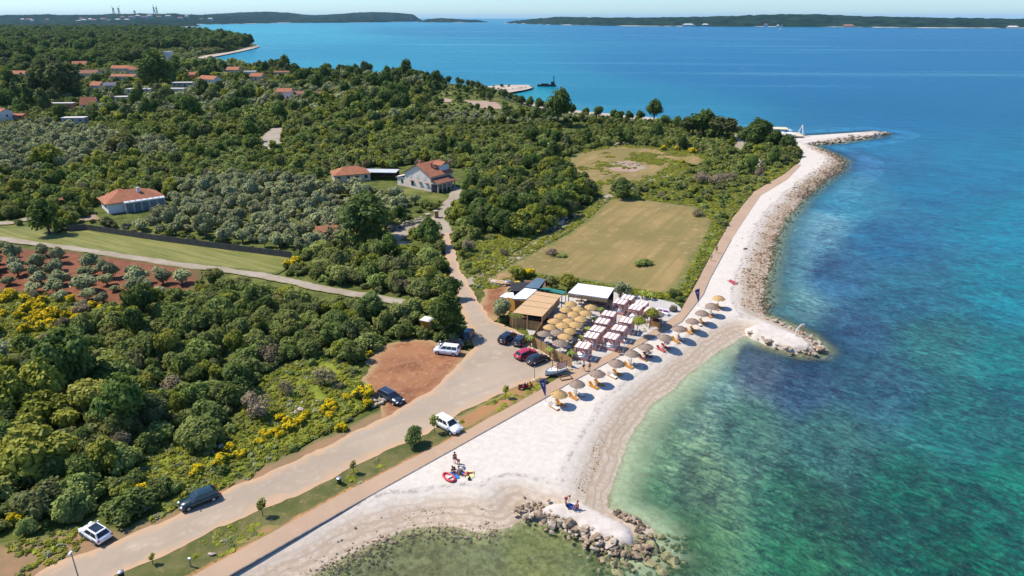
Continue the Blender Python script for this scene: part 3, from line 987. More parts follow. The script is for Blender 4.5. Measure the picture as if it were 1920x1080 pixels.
HOUSES_FAR = [  # px centre, base py, width m, depth m, yaw deg, eave, ridge, wall, roof, label
    (170, 204, 12, 9, 12, 3.0, 7.5, 'white', 'tile', 'house with a steep orange tiled roof and white porch roof in front'),
    (395, 158, 26, 11, -28, 4.5, 7.5, 'white', 'tile', 'long white house with pale orange roof below the small bay'),
    (536, 185, 14, 10, 0, 5.0, 7.5, 'white', 'tile', 'white house with bright orange roof beside the long brown roofed barn'),
    (581, 184, 30, 10, -8, 3.0, 5.0, 'cream', 'brown', 'long low house with a brown tiled roof among the trees'),
    (4, 226, 12, 10, -15, 5.0, 7.0, 'white', 'tile', 'white two storey house with orange roof at the edge of the picture'),
    (38, 224, 9, 6, 0, 2.5, 3.6, 'brick', 'tile', 'small red roofed shed beside the white house with a flat terrace'),
    (118, 203, 20, 6, 4, 3.0, 3.8, 'brick', 'pale', 'low red walled building with a pale roof between hedges'),
    (142, 230, 16, 7, 4, 2.6, 3.2, 'grey', 'pale', 'low grey shed with flat pale roof above the olive grove'),
    (186, 168, 14, 10, -20, 3.5, 6.5, 'white', 'tile', 'white house with orange roof behind a round dark tree'),
    (208, 168, 12, 9, 20, 3.5, 6.0, 'grey', 'slate', 'house with a grey pyramid roof beside dark trees'),
    (38, 145, 22, 12, 0, 3.5, 6.5, 'cream', 'tile', 'house with an orange roof alone at the wood edge on the far side'),
    (110, 107, 26, 14, 10, 3.5, 5.0, 'white', 'pale', 'white flat house far back below the woods'),
    (150, 108, 34, 16, -5, 5.0, 6.5, 'white', 'pale', 'large white flat roofed building far back at the wood edge'),
    (85, 105, 26, 14, 0, 3.5, 6.0, 'brick', 'tile', 'low terracotta house far back next to white houses'),
    (152, 128, 20, 14, 15, 4.0, 8.0, 'brick', 'tile', 'red roofed cottage in the middle of the orchards'),
    (170, 145, 28, 14, -10, 4.0, 7.0, 'cream', 'brown', 'broad house with a dull red roof in the hamlet'),
    (229, 135, 24, 13, 0, 4.0, 7.0, 'cream', 'tile', 'house with orange roof on the wood side of the hamlet'),
    (267, 138, 30, 14, 18, 4.5, 8.0, 'cream', 'tile', 'house with pale orange double roof in the hamlet'),
    (235, 150, 30, 12, 0, 3.5, 5.5, 'cream', 'tile', 'long low orange roofed house in the hamlet centre'),
    (258, 176, 18, 10, 0, 3.5, 4.5, 'white', 'pale', 'white flat bungalow beside a dark conical tree'),
    (275, 175, 12, 8, 0, 3.0, 4.5, 'cream', 'pale', 'cream bungalow with beige roof behind the dark conical tree'),
    (238, 190, 18, 8, 10, 3.0, 4.2, 'cream', 'pale', 'long cream house with a pale roof nearest the hamlet lane'),
    (440, 138, 18, 12, -10, 4.0, 7.0, 'cream', 'tile', 'orange roofed house near the shore trees'),
    (470, 141, 16, 10, 10, 3.5, 5.0, 'white', 'pale', 'white bungalow with grey roof near the shore trees'),
    (484, 150, 16, 11, -12, 3.5, 6.5, 'cream', 'tile', 'small pale house with orange hipped roof in the scrub'),
    (530, 141, 20, 10, 0, 3.0, 4.5, 'cream', 'brown', 'low brown roofed cottage at the coast wood'),
    (362, 148, 10, 8, 0, 4.0, 6.5, 'orange', 'tile', 'small orange walled house beside the long white house'),
    (232, 88, 24, 16, 0, 5.0, 6.0, 'white', 'pale', 'lone white house in the dense far wood'),
    (318, 110, 12, 12, 0, 9.0, 11.0, 'white', 'pale', 'slim white tower house near the small bay'),
    (300, 116, 26, 12, 0, 4.0, 5.0, 'white', 'pale', 'white low house near the sandy spit'),
    (345, 162, 22, 10, 6, 3.0, 4.2, 'grey', 'pale', 'grey flat roofed house in front of the long white house'),
    (330, 174, 20, 8, 0, 3.0, 4.0, 'white', 'pale', 'pale flat garden house under dark trees'),
]
for h in HOUSES_FAR:
    HOUSE_SPOTS.append((h[0], h[1], max(h[2], h[3]) * 0.62))
    HOUSE_SPOTS.append((h[0], h[1] + 2, max(h[2], h[3]) * 0.5))
    HOUSE_SPOTS.append((h[0], h[1] + 4, max(h[2], h[3]) * 0.45))
HS = np.array([[*at(a, b)[:2], r] for a, b, r in HOUSE_SPOTS])

OLIVE_ZONES = [poly(p) for p in ([(150, 440), (240, 425), (320, 395), (330, 350), (440, 335), (600, 345), (640, 355), (740, 360), (805, 372), (790, 395), (735, 410), (690, 440), (640, 465), (560, 480), (400, 455), (240, 433)],
                                 [(-40, 250), (90, 232), (240, 262), (330, 275), (330, 300), (190, 300), (150, 320), (-40, 340)], [(-40, 462), (120, 468), (260, 488), (380, 508), (372, 545), (255, 578), (150, 572), (60, 556), (-40, 545)],
                                 [(-40, 665), (30, 640), (20, 700), (-40, 710)])]
GARDEN = poly([(870, 395), (880, 345), (960, 330), (1010, 315), (1070, 320), (1122, 365), (1090, 400), (1050, 425), (1000, 445), (960, 450), (900, 430)])
BROOM_SLOPE = [(-40, 548), (60, 546), (160, 566), (230, 574), (215, 592), (150, 606), (120, 640), (60, 645), (-40, 612)]
LOW = [poly(p) for p in (BROOM_SLOPE, CLEAR_A, CLEAR_B, CLEAR_C, CLEAR_D, CLEAR_E)]
TALL = poly([(-40, 760), (60, 690), (160, 700), (260, 720), (330, 780), (240, 870), (150, 900), (-40, 900)])


def allowed(q, margin):
    ok = np.ones(len(q), bool)
    for p in NO:
        lo, hi = p.min(0) - margin.max() - 1, p.max(0) + margin.max() + 1
        m = ((q > lo) & (q < hi)).all(1)
        if m.any():
            ok[m] &= sdist(q[m], p) < -margin[m]
    d = np.hypot(q[:, None, 0] - HS[None, :, 0], q[:, None, 1] - HS[None, :, 1])
    ok &= (d > HS[None, :, 2] + margin[:, None] * 0.5).all(1)
    return ok


def grid_pts(lo, hi, step, jit):
    nx, ny = int((hi[0] - lo[0]) / step), int((hi[1] - lo[1]) / (step * 0.87))
    X, Y = np.meshgrid(np.arange(nx), np.arange(ny))
    X = lo[0] + (X + 0.5 * (Y % 2)) * step
    Y = lo[1] + Y * step * 0.87
    q = np.stack([X.ravel(), Y.ravel()], 1)
    return q + rng.uniform(-jit, jit, q.shape) * step


plants = []   # kind, x, y, r, h
def take(q, kind, r, h=1.0, r_var=0.35, margin=0.75, keep=None, shore=False):
    rv = r * np.exp(rng.normal(0, r_var, len(q)).clip(-0.7, 0.42))
    cd = sdist(q, coast)
    bay = (np.hypot(q[:, 0], q[:, 1]) > 420) & (q[:, 0] > -60)
    rv = rv * np.where((np.hypot(q[:, 0], q[:, 1]) > 330) & (q[:, 0] > -60) & (cd < 210), 0.55, 1.0)
    ok = (cd > rv + np.where(bay & (not shore), 66, 12 if shore else 9))
    px, py = to_px(q[:, 0], q[:, 1], np.full(len(q), 3.0))
    ok &= (px > -190) & (px < 1720) & (py < 1180)
    if keep is not None: ok &= keep
    q, rv = q[ok], rv[ok]
    ok = allowed(q, rv * margin)
    # gardens keep the view of their houses open
    qq, rq = q[ok], rv[ok]
    for hx, hy, hr in HS:
        D_ = math.hypot(hx, hy)
        ux, uy = hx / D_, hy / D_
        al = (qq[:, 0] * ux + qq[:, 1] * uy) - D_
        la = np.abs(qq[:, 0] * uy - qq[:, 1] * ux)
        m = (al < 4) & (al > -0.05 * D_) & (la < hr * 0.9)
        rq = np.where(m, np.minimum(rq, 1.0 + 0.018 * np.maximum(-al, 0) * D_ / 300), rq)
    rv[ok] = rq
    for a, b in zip(q[ok], rv[ok]):
        plants.append((kind, a[0], a[1], b, h * math.exp(random.gauss(0, 0.14))))


def in_any(q, pgs):
    r = np.zeros(len(q), bool)
    for p in pgs: r |= inside(q, p)
    return r


# near scrub 40..360 m
q = grid_pts((-330, 45), (160, 380), 2.75, 0.42)
oz, lo_, gz, tz = in_any(q, OLIVE_ZONES), in_any(q, LOW), inside(q, GARDEN), inside(q, TALL)
u = rng.random(len(q))
patch = fbm(q[:, 0] / 26, q[:, 1] / 26, 77)
base = ~oz & ~gz
take(q, 'evergreen_shrub', 1.8, 1.15, 0.42, keep=base & ~lo_ & (u < 0.80) & (patch > -0.15))
take(q + 1.3, 'evergreen_shrub', 0.9, 1.0, keep=base & ~lo_ & (u > 0.55) & (patch > -0.24))
take(q, 'evergreen_shrub', 0.7, 0.9, 0.5, keep=base & lo_ & (u < 0.28))
take(q, 'wild_tree', 1.75, 1.15, keep=base & ~lo_ & (u > 0.88) & (patch > -0.2))
take(q, 'oak_tree', 2.3, 1.15, keep=base & ~lo_ & (u > 0.84) & (u < 0.88), margin=0.9)
take(q, 'oak_tree', 3.0, 1.25, keep=tz & (u < 0.10), margin=0.9)
take(q, 'wild_tree', 2.9, 1.2, keep=tz & (u > 0.10) & (u < 0.17), margin=0.9)
take(q, 'grey_shrub', 1.6, 1.1, keep=base & (u < 0.045), margin=0.9)
ce = inside(q, poly(CLEAR_E))
take(q, 'evergreen_shrub', 1.35, 0.85, 0.45, keep=ce & (u > 0.30) & (u < 0.62))
take(q, 'wild_tree', 1.2, 0.85, keep=ce & (u > 0.93))
qg = grid_pts((-60, 150), (80, 320), 4.2, 0.3)
take(qg, 'oak_tree', 2.3, 1.15, keep=inside(qg, GARDEN))
take(qg + 1.9, 'wild_tree', 2.1, 1.1, keep=inside(qg, GARDEN))
red_z = poly(GROVE_RED)
qo = grid_pts((-330, 100), (20, 420), 5.4, 0.2)
take(qo, 'olive_tree', 2.2, 1.0, 0.2, 0.7, keep=inside(qo, red_z))
qo = grid_pts((-330, 100), (20, 420), 4.1, 0.25)
take(qo, 'olive_tree', 2.25, 1.05, 0.26, 0.7, keep=in_any(qo, OLIVE_ZONES) & ~inside(qo, red_z) & (rng.random(len(qo)) < 0.93))
# middle distance
q = grid_pts((-800, 380), (420, 820), 5.0, 0.42)
oz = in_any(q, OLIVE_ZONES)
pat = fbm(q[:, 0] / 70, q[:, 1] / 70, 12)
u = rng.random(len(q))
take(q, 'evergreen_shrub', 2.9, 1.05, 0.42, keep=~oz & (pat > -0.09) & (u < 0.78))
take(q, 'wild_tree', 3.0, 1.1, keep=~oz & (u > 0.80) & (u < 0.9))
take(q, 'oak_tree', 3.8, 1.25, keep=~oz & (u > 0.91))
take(q, 'olive_tree', 2.8, 1.05, keep=(pat < -0.05) & (u < 0.7))
take(q + 1.5, 'evergreen_shrub', 2.0, 0.8, keep=(u < 0.5) & (q[:, 0] > -70), shore=True)
take(q - 1.5, 'oak_tree', 3.4, 1.0, keep=(u > 0.86) & (q[:, 0] > -70), shore=True)
q = grid_pts((-2400, 820), (300, 3400), 10.5, 0.42)
u = rng.random(len(q))
pat = fbm(q[:, 0] / 160, q[:, 1] / 160, 31) + np.clip((1300 - q[:, 1]) / 4000, -0.2, 0.15)
take(q, 'oak_tree', 7.0, 0.95, keep=(u < 0.75) & ((pat < 0.06) | (q[:, 1] > 1200)))
take(q, 'evergreen_shrub', 5.5, 0.9, keep=(u > 0.45))
take(q, 'olive_tree', 4.0, 0.9, keep=(u > 0.35) & (pat > 0.05) & (q[:, 1] < 1250))

# the biggest in the picture become objects, the rest the thicket behind them
plants = [p for p in plants]
K = {}
for p in plants:
    K.setdefault(p[0], []).append(p)
REGION = [((480, 745), 'flowered clearing'), ((150, 800), 'dark tall thicket'), ((690, 650), 'red parking lot'), ((560, 610), 'scrub hollow'), ((230, 600), 'red soil grove'), ((60, 640), 'second red soil patch'),
          ((640, 860), 'long grey road'), ((372, 934), 'dark green car'), ((178, 990), 'white hatchback'), ((733, 742), 'dark estate car'), ((680, 555), 'pale track'), ((808, 450), 'stone gate pillars'), ((870, 580), 'lane end'),
          ((960, 470), 'field side track'), ((1140, 400), 'large mown field'), ((1180, 310), 'rubble heap'), ((1440, 300), 'ruined wall'), ((1330, 480), 'coast path'), ((870, 390), 'metal roofed shed'), ((800, 350), 'gabled stone house'),
          ((655, 335), 'garage house'), ((235, 390), 'white bungalow'), ((350, 465), 'netting fence'), ((614, 446), 'orange roofed hut'), ((93, 430), 'round lawn oak'), ((690, 450), 'huge spreading oak'), ((170, 200), 'steep roofed house'),
          ((580, 184), 'brown roofed barn'), ((512, 260), 'short sandy lane'), ((1046, 236), 'tall shore tree'), ((900, 200), 'bay beach'), ((50, 470), 'left track bend'), ((40, 570), 'yellow broom slope'), ((116, 385), 'small outbuilding'), ((300, 700), 'mid scrub'), ((420, 600), 'upper scrub slope')]
RW = np.array([at(*a)[:2] for a, _ in REGION])


def where(x, y, two=True):
    d = np.hypot(RW[:, 0] - x, RW[:, 1] - y)
    i, j = np.argsort(d)[:2]
    if d[i] < 0.45 * d[j] or not two:
        return 'close by the ' + REGION[i][1]
    return 'between the %s and the %s' % (REGION[i][1], REGION[j][1])


ADJ = {'evergreen_shrub': ('small rounded', 'broad dense', 'big spreading', 'evergreen shrub', 'shrubs of the evergreen scrub'),
       'olive_tree': ('small silvery', 'rounded silvery', 'broad silvery', 'olive tree', 'olive trees of the groves'),
       'oak_tree': ('small dark', 'full dark', 'tall dark', 'leafy oak tree', 'dark leafy trees among the scrub'),
       'wild_tree': ('slim fresh green', 'bushy fresh green', 'wide fresh green', 'young tree', 'fresh green trees among the scrub'),
       'grey_shrub': ('thin grey', 'bare grey', 'wide grey', 'leafless shrub', 'bare grey shrubs')}
thick = []
for kd, lst in K.items():
    cand = []
    for p in lst:
        dep = p[2] * CP + (CAM_H - 2) * SP
        px, py = to_px(p[1], p[2], 2.0)
        vis = -20 < px < 1940 and py < 1100
        cand.append((p[3] / dep if vis else 0, p))
    cand.sort(key=lambda t: -t[0])
    nmax = {'evergreen_shrub': 290, 'olive_tree': 270, 'oak_tree': 200, 'wild_tree': 200, 'grey_shrub': 60}[kd]
    a = ADJ[kd]
    for i, (s, p) in enumerate(cand):
        if i < nmax and s > 0:
            q_ = a[2] if p[3] > 2.7 else a[1] if p[3] > 1.6 else a[0]
            plant(kd, p[1], p[2], p[3], '%s %s %s' % (q_, a[3], where(p[1], p[2])), a[4], p[4])
        else:
            thick.append(p)
names = ['evergreen_shrub', 'olive_tree', 'oak_tree', 'wild_tree']
th = [p for p in thick if p[0] in names]
rr_ = np.array([math.hypot(p[1], p[2]) for p in th])
zz = 1.02 + 4.0 * np.clip((rr_ - 900) / 900, 0, 1)
scatter('thicket', np.array([[p[1], p[2], z] for p, z in zip(th, zz)]), np.array([[p[3], p[3], p[3] * p[4]] for p in th]), rng.uniform(0, 6.28, len(th)),
        [names.index(p[0]) * 6 + random.randrange(6) for p in th], [m for n_ in names for m in LOWFAR[n_]], 'scrub and woodland filling the land to the far shore')
print('plants', len(plants), 'thicket', len(th))

# low herbs and weeds on the banks, one mass
qw = grid_pts((-140, 45), (140, 330), 0.72, 0.5)
keep = in_any(qw, LOW + [poly(SHOULDER), poly(VERGE)])
fb_ = sdist(qw, poly(FIELD_B))
keep |= (sdist(qw, poly(FIELD_A)) > -2.5) & (sdist(qw, poly(FIELD_A)) < 0.8)
keep |= (fb_ > -2) & (fbm(qw[:, 0] / 9, qw[:, 1] / 9, 41) > np.where(fb_ < 3, -0.05, 0.09))
nz = fbm(qw[:, 0] / 5, qw[:, 1] / 5, 3)
verge_d = sdist(qw, poly(VERGE))
shd = sdist(qw, poly(SHOULDER))
roadd = sdist(qw, poly(ROAD))
keep &= (nz > np.where(verge_d > 0, 0.06, np.where(shd > 0, 0.08, -0.2))) & (roadd < -0.4) & (sdist(qw, poly(PATH)) < -0.3)
keep &= sdist(qw, poly(PARK_RED)) < -0.5
qw = qw[keep]
WEED = []
LEAF['weed'] = leaf_mat('weed_leaves', (0.085, 0.105, 0.012), (0.17, 0.185, 0.02), (0.20, 0.195, 0.03))
for mk in ('weed', 'maquis', 'olive'):
    for s in range(2):
        V, F = crown_np(s + 70, [(0, 0, 0.2, 0.6), (0.4, 0.3, 0.15, 0.4), (-0.3, 0.35, 0.2, 0.45)], 60, 0.2, 0.6)
        WEED.append(tri_fix('weed', V, F, LEAF[mk]))
s_ = rng.uniform(0.25, 0.8, len(qw))
low_ = np.where(sdist(qw, poly(VERGE)) > 0, 0.35, 0.8)
scatter('grass', np.column_stack([qw, np.full(len(qw), 1.2)]), np.column_stack([s_, s_, s_ * low_]), rng.uniform(0, 6.28, len(qw)),
        rng.choice(6, len(qw), p=[.42, .38, .07, .06, .04, .03]), WEED, 'rough grass and weeds of the clearings and road banks')

# ---- yellow broom
BROOM = [(18, 555, 2.2), (60, 578, 2), (95, 592, 2.2), (84, 612, 1.9), (72, 602, 1.6), (104, 622, 1.6), (48, 562, 1.8), (130, 560, 1.5), (190, 578, 1.4), (210, 582, 1.2), (165, 575, 1.2), (112, 585, 1.3), (40, 590, 1.2),
         (541, 494, 1.8), (556, 487, 1.6), (602, 502, 1.4), (632, 517, 1.2), (545, 800, 1.3), (562, 788, 1.2), (540, 786, 1.0), (622, 756, 1.3), (608, 766, 1.1), (684, 738, 2.0), (500, 812, 1.2), (415, 862, 1.4), (370, 882, 1.2),
         (1060, 274, 2.5), (1245, 276, 2.4), (1268, 276, 2.0), (1298, 281, 2.2), (1318, 280, 2.2), (1408, 297, 2.6), (1388, 303, 2.4), (1372, 312, 2.2), (1366, 296, 2.0), (1446, 284, 2.2), (1424, 284, 2.0), (272, 920, 1.5), (30, 972, 1.2),
         (832, 517, 1.2), (992, 512, 1.9), (1352, 300, 2.0), (1336, 282, 2.0), (575, 775, 1.0), (520, 806, 1.0), (648, 745, 1.1), (640, 800, 1.2), (450, 850, 1.1), (430, 838, 1.0), (690, 660, 1.0), (1280, 300, 1.6)]
for k_ in range(34):
    a, b = random.uniform(-10, 215), random.uniform(552, 625)
    if inside(np.array([at(a, b)[:2]]), poly(BROOM_SLOPE))[0]:
        BROOM.append((a, b, random.uniform(0.9, 1.9)))
for k_ in range(9):
    t = random.random()
    BROOM.append((480 + 200 * t + random.uniform(-25, 25), 815 - 75 * t + random.uniform(-28, 20), random.uniform(0.8, 1.3)))
for i, (a, b, r) in enumerate(BROOM):
    w = at(a, b + 6)
    spot = where(w[0], w[1], False)
    plant('broom_bush', w[0], w[1], r * 0.92, '%s broom bush in yellow flower %s' % ('large' if r > 1.9 else 'middling' if r > 1.3 else 'low', spot), 'yellow flowering broom bushes', 1.05)

# ---- single trees the photo shows by themselves
SOLO = [('oak_tree', 688, 450, 7.0, 1.0, 'huge spreading dark oak rising from the olive grove near the stone wall'),
        ('oak_tree', 93, 438, 4.9, 1.1, 'dense round oak standing on the lawn corner by the white house'),
        ('oak_tree', 834, 632, 3.9, 1.25, 'leafy tree on the parking lot edge beside the small orange kiosk'),
        ('oak_tree', 808, 462, 3.6, 1.2, 'open crowned tree at the bend of the lane by the gate'),
        ('oak_tree', 850, 560, 2.5, 1.1, 'rounded tree at the lane side just above the parking lot'),
        ('wild_tree', 95, 318, 6.5, 0.9, 'broad yellowish green tree in the far olive grove'),
        ('wild_tree', 230, 292, 6.5, 0.95, 'broad sunlit tree next to the far olive grove'),
        ('oak_tree', 1168, 372, 4.0, 0.95, 'single round bush tree at the corner of the two mown fields'),
        ('oak_tree', 1226, 226, 6.0, 1.1, 'lone tall dark tree standing out on the shoreline'),
        ('oak_tree', 1046, 236, 8.5, 1.3, 'tall dark tree above the scrub near the bay beach'),
        ('oak_tree', 1316, 256, 8.0, 0.9, 'wide dark tree clump beside the base of the far pier'),
        ('oak_tree', 1352, 260, 7.0, 0.9, 'dark reddish green tree beside the far pier track'),
        ('oak_tree', 1290, 254, 7.0, 0.8, 'dark green tree left of the clump by the far pier'),
        ('oak_tree', 1424, 270, 6.0, 1.15, 'pointed dark tree beside the sandy far pier platform'),
        ('oak_tree', 1450, 283, 5.0, 1.0, 'dark bushy tree in front of the far pier platform'),
        ('oak_tree', 1404, 278, 5.5, 1.0, 'dark tree at the end of the orange pier track'),
        ('oak_tree', 1475, 285, 4.5, 0.9, 'low dark tree closest to the coast path bend'),
        ('oak_tree', 298, 168, 14.0, 1.2, 'very big conical dark tree in the middle of the hamlet'),
        ('oak_tree', 90, 188, 12.0, 1.3, 'tall dark poplar like tree above the olive grove'),
        ('oak_tree', 122, 190, 12.0, 1.3, 'second tall dark tree above the low red building'),
        ('oak_tree', 110, 182, 11.0, 1.5, 'tallest of the dark trees behind the low red building'),
        ('olive_tree', 938, 600, 2.6, 1.2, 'grey green olive tree in front of the orange beach bar wall'),
        ('wild_tree', 1066, 543, 2.6, 0.9, 'green fig like bush tree behind the teal awning'),
        ('wild_tree', 1035, 543, 2.2, 0.9, 'green bush tree between blue roof and white pavilion'),
        ('olive_tree', 1163, 556, 2.3, 1.1, 'bluish green olive tree at the pavilion corner'),
        ('wild_tree', 970, 524, 2.3, 0.9, 'green bush beside the timber pile'),
        ('evergreen_shrub', 944, 603, 1.4, 0.9, 'dark round shrub at the foot of the olive tree by the bar'),
        ('grey_shrub', 486, 778, 2.6, 1.25, 'bare branched round tree in the bright clearing'),
        ('grey_shrub', 536, 742, 1.5, 1.5, 'thin bare bush tree behind the round bare tree in the clearing'),
        ('grey_shrub', 606, 722, 2.3, 1.1, 'grey leafless bush at the clearing edge near the red lot'),
        ('grey_shrub', 282, 800, 2.0, 1.3, 'grey branching bush at the thicket edge by the clearing'),
        ('grey_shrub', 228, 850, 2.0, 1.3, 'grey twiggy tree rising from the roadside thicket'),
        ('grey_shrub', 1318, 344, 4.2, 0.8, 'wide grey leafless thicket bush above the coast path'),
        ('grey_shrub', 1346, 346, 4.0, 0.8, 'grey leafless bush beside the wide grey one over the coast path'),
        ('grey_shrub', 1366, 342, 3.6, 0.9, 'grey leafless bush just below the ruined wall'),
        ('grey_shrub', 1310, 404, 3.0, 0.6, 'dry brown bush at the field corner'),
        ('evergreen_shrub', 1205, 497, 2.4, 0.55, 'low dark tuft alone in the mown field'),
        ('grey_shrub', 1036, 478, 2.8, 0.45, 'dry tangled clump alone in the mown field'),
        ('evergreen_shrub', 1052, 481, 1.4, 0.6, 'green tuft beside the dry clump in the mown field'),
        ('oak_tree', 900, 420, 3.6, 1.2, 'dark tree at the hedge beside the metal roofed shed')]
for k_, a, b, r, h, lab in SOLO:
    w = at(a, b)
    o = plant(k_, w[0], w[1], r, lab, None, h)

# cypresses and the young trees of the shore
def cypress(px, py, h, r, lab):
    w = at(px, py)
    o = thing('cypress_tree', lab, 'cypress', (w[0], w[1], 1.0))
    L = [(0, 0, h * (0.12 + 0.8 * t), r * (1.05 - 0.85 * t) + 0.1) for t in np.linspace(0, 1, 9)]
    V, F = crown_np(3, L, 900, h * 0.028)
    link('crown', tri_fix('cypress_crown', V, F, LEAF['pine']), o)
    MB().tube([(0, 0, -0.2), (0, 0, h * 0.3)], [r * 0.2, r * 0.12], 6).build('trunk', BARK, o)
cypress(56, 206, 24, 2.0, 'slim tall cypress leaning beside the olive grove')
cypress(35, 203, 19, 5.0, 'broad dark conifer beside the slim cypress')
cypress(265, 184, 12, 4.0, 'dark conical conifer in front of the white bungalow')
SHORE = [(640, 140), (655, 140), (668, 139), (690, 140), (728, 147), (742, 149), (756, 150), (768, 151), (778, 153), (792, 154), (800, 155), (812, 155), (822, 156), (832, 157), (842, 158), (858, 160), (866, 160), (878, 164), (886, 167), (896, 170), (905, 171),
         (916, 176), (926, 180), (938, 183), (945, 187), (956, 190), (968, 194), (978, 199), (995, 203), (1010, 206), (1026, 208), (1042, 212), (1072, 217), (1098, 220), (1122, 222), (1150, 224), (1178, 226), (1200, 228), (1245, 236), (1270, 240), (860, 168), (872, 172), (905, 186), (918, 190)]
for i, (a, b) in enumerate(SHORE):
    w = at(a, b)
    sz = 2.6 + 1.2 * random.random() + (a < 800) * 2.2
    plant('oak_tree', w[0], w[1], sz, 'young round tree in the row along the %s' % ('bay beach' if a > 900 else 'far shore promenade'), 'young trees planted along the bay', 1.15, cat='tree')
for i, (a, b) in enumerate([(352, 86), (360, 84), (371, 82), (381, 81), (392, 83), (402, 82), (412, 84), (428, 86), (440, 88), (452, 88), (462, 86), (468, 88), (340, 80), (330, 78), (318, 74), (306, 70), (295, 66)]):
    w = at(a, b)
    plant('oak_tree', w[0], w[1], 13, 'big pine on the wooded point behind the sandy spit', 'pines on the wooded point', 1.05)
# saplings on the verge, dark laurel in the middle
o = plant('oak_tree', *at(779, 834)[:2], 1.45, 'dark leafy young tree on the verge nearest the white car', None, 1.15)
o['category'] = 'tree'
for a, b, h, lab in [(663, 888, 1.9, 'small round sapling on the verge beside the coast road'), (493, 968, 2.4, 'narrow forked sapling on the verge in front of the dark green car'), (287, 1058, 1.4, 'tiny sapling on the verge beside the street lamp'),
                     (948, 747, 2.2, 'slim sapling on the orange soil strip'), (815, 812, 2.9, 'thin sapling tied to a stake beside the white car')]:
    w = at(a, b)
    o = thing('sapling', lab, 'sapling', (w[0], w[1], 1.15))
    V, F = crown_np(int(a), [(0, 0, h * 0.72, h * 0.2), (0.12, 0.1, h * 0.88, h * 0.16), (-0.12, 0.05, h * 0.6, h * 0.16)], 160, h * 0.055, 0.5)
    link('crown', tri_fix('sapling_crown', V, F, LEAF['bright' if a != 663 else 'maquis']), o)
    MB().tube([(0, 0, -0.1), (0.02, 0, h * 0.7)], [0.05, 0.03], 6).build('trunk', BARK, o)

# ------------------------------------------------------------------ far land, islands, town, cranes, boats
def hill_material():
    g = G('wooded_hills')
    p = g.pos()
    n = g.noise(g.scale(p, (1, 1, 2.0)), 0.012, 5, 0.65)
    c = g.mix(g.ramp(n, 0.35, 0.65), (0.006, 0.021, 0.018), (0.019, 0.043, 0.030))
    z = g.n('SeparateXYZ', {0: p}).outputs[2]
    n2 = g.noise(p, 0.004, 3)
    c = g.mix(g.math('MULTIPLY', g.ramp(z, 5.0, 2.0), g.ramp(n2, 0.45, 0.6)), c, (0.42, 0.37, 0.30))
    return g.done(g.bsdf(c, 0.95, 0.05))


HILL = hill_material()
RIDGES = {}


def ridge(name, prof, depth, seed, rough=0.12, rows=22, n=420, crest=0.55):
    """wooded land seen from the water: prof = (px, base py, top py); returns a height function"""
    prof = np.array(prof, float)
    xs = np.linspace(prof[0, 0], prof[-1, 0], n)
    by, ty = np.interp(xs, prof[:, 0], prof[:, 1]), np.interp(xs, prof[:, 0], prof[:, 2])
    base = np.array([at(a, b, 0)[:2] for a, b in zip(xs, by)])
    dirs = base / np.linalg.norm(base, axis=1)[:, None]
    D = np.linalg.norm(base, axis=1)
    # height of the crest so that it shows at the wanted row
    v = (ty - 540) / FPX
    el = np.arctan2(-SP - v * CP, CP - v * SP)
    dc = np.hypot(base[:, 1], 0) * 0 + D
    cosx = base[:, 1] / D
    hgt = CAM_H + np.tan(el) * (base[:, 1] + depth * crest * cosx)
    hgt = np.maximum(hgt, 1.0)
    end = np.clip(np.minimum(xs - xs[0], xs[-1] - xs) / 18, 0, 1) ** 0.5
    T = np.linspace(0, 1, rows)
    sh = np.where(T < crest, np.sin(np.clip(T / crest, 0, 1) * math.pi / 2) ** 0.8, np.cos((T - crest) / (1 - crest) * math.pi / 2) ** 0.8)
    P_ = base[None] + dirs[None] * (T * depth)[:, None, None]
    nz = fbm(P_[..., 0] / 55, P_[..., 1] / 55, seed, 4)
    nz2 = fbm(P_[..., 0] / 420, P_[..., 1] / 420, seed + 3, 3)
    Z = hgt[None] * end[None] * sh[:, None] * (1 + 0.5 * nz2 * (T[:, None] < crest * 0.8)) + (nz + 0.18) * 16 * np.clip(sh[:, None] * 3, 0, 1) * end[None]
    Z[0] = -1.0
    Z[-1] = -1.0
    V = np.dstack([P_, Z[..., None]]).reshape(-1, 3)
    idx = np.arange(rows * n).reshape(rows, n)
    F = np.stack([idx[:-1, :-1].ravel(), idx[:-1, 1:].ravel(), idx[1:, 1:].ravel(), idx[1:, :-1].ravel()], 1)
    o = link(name, mesh_np(name, V, F, HILL))
    o['kind'] = 'structure'

    def f(px, t):
        i = np.argmin(abs(xs - px))
        j = int(round(t * (rows - 1)))
        return P_[j, i, 0], P_[j, i, 1], Z[j, i]
    return f


R_TOWN = ridge('hills', [(-500, 48.5, 30), (0, 48.0, 29.5), (60, 48, 29), (120, 48, 29), (200, 48, 28.2), (215, 48, 26.5), (235, 48, 27), (300, 47, 27), (330, 47, 27), (370, 46, 29), (420, 45.5, 31), (520, 43.5, 33)], 2400, 5, rows=40)
ridge('hills', [(-500, 52, 43), (0, 52, 42), (60, 52, 42), (130, 52, 41), (200, 51.5, 39), (260, 51, 38.5), (330, 50.5, 40), (365, 50, 43), (375, 49.5, 48)], 700, 9)
ridge('hills', [(330, 42.5, 33), (370, 42.2, 29), (400, 42, 27), (450, 42, 24), (500, 41.8, 22), (540, 41.6, 24), (580, 41.6, 28.5), (620, 41.6, 28.5), (660, 41.4, 24.5), (700, 41.2, 23), (740, 41, 24), (775, 40.6, 27), (793, 40.0, 35)], 1600, 12)
ridge('hills', [(520, 43, 38), (580, 43, 35), (640, 42.6, 33), (700, 42, 32), (742, 41.2, 37)], 700, 15)
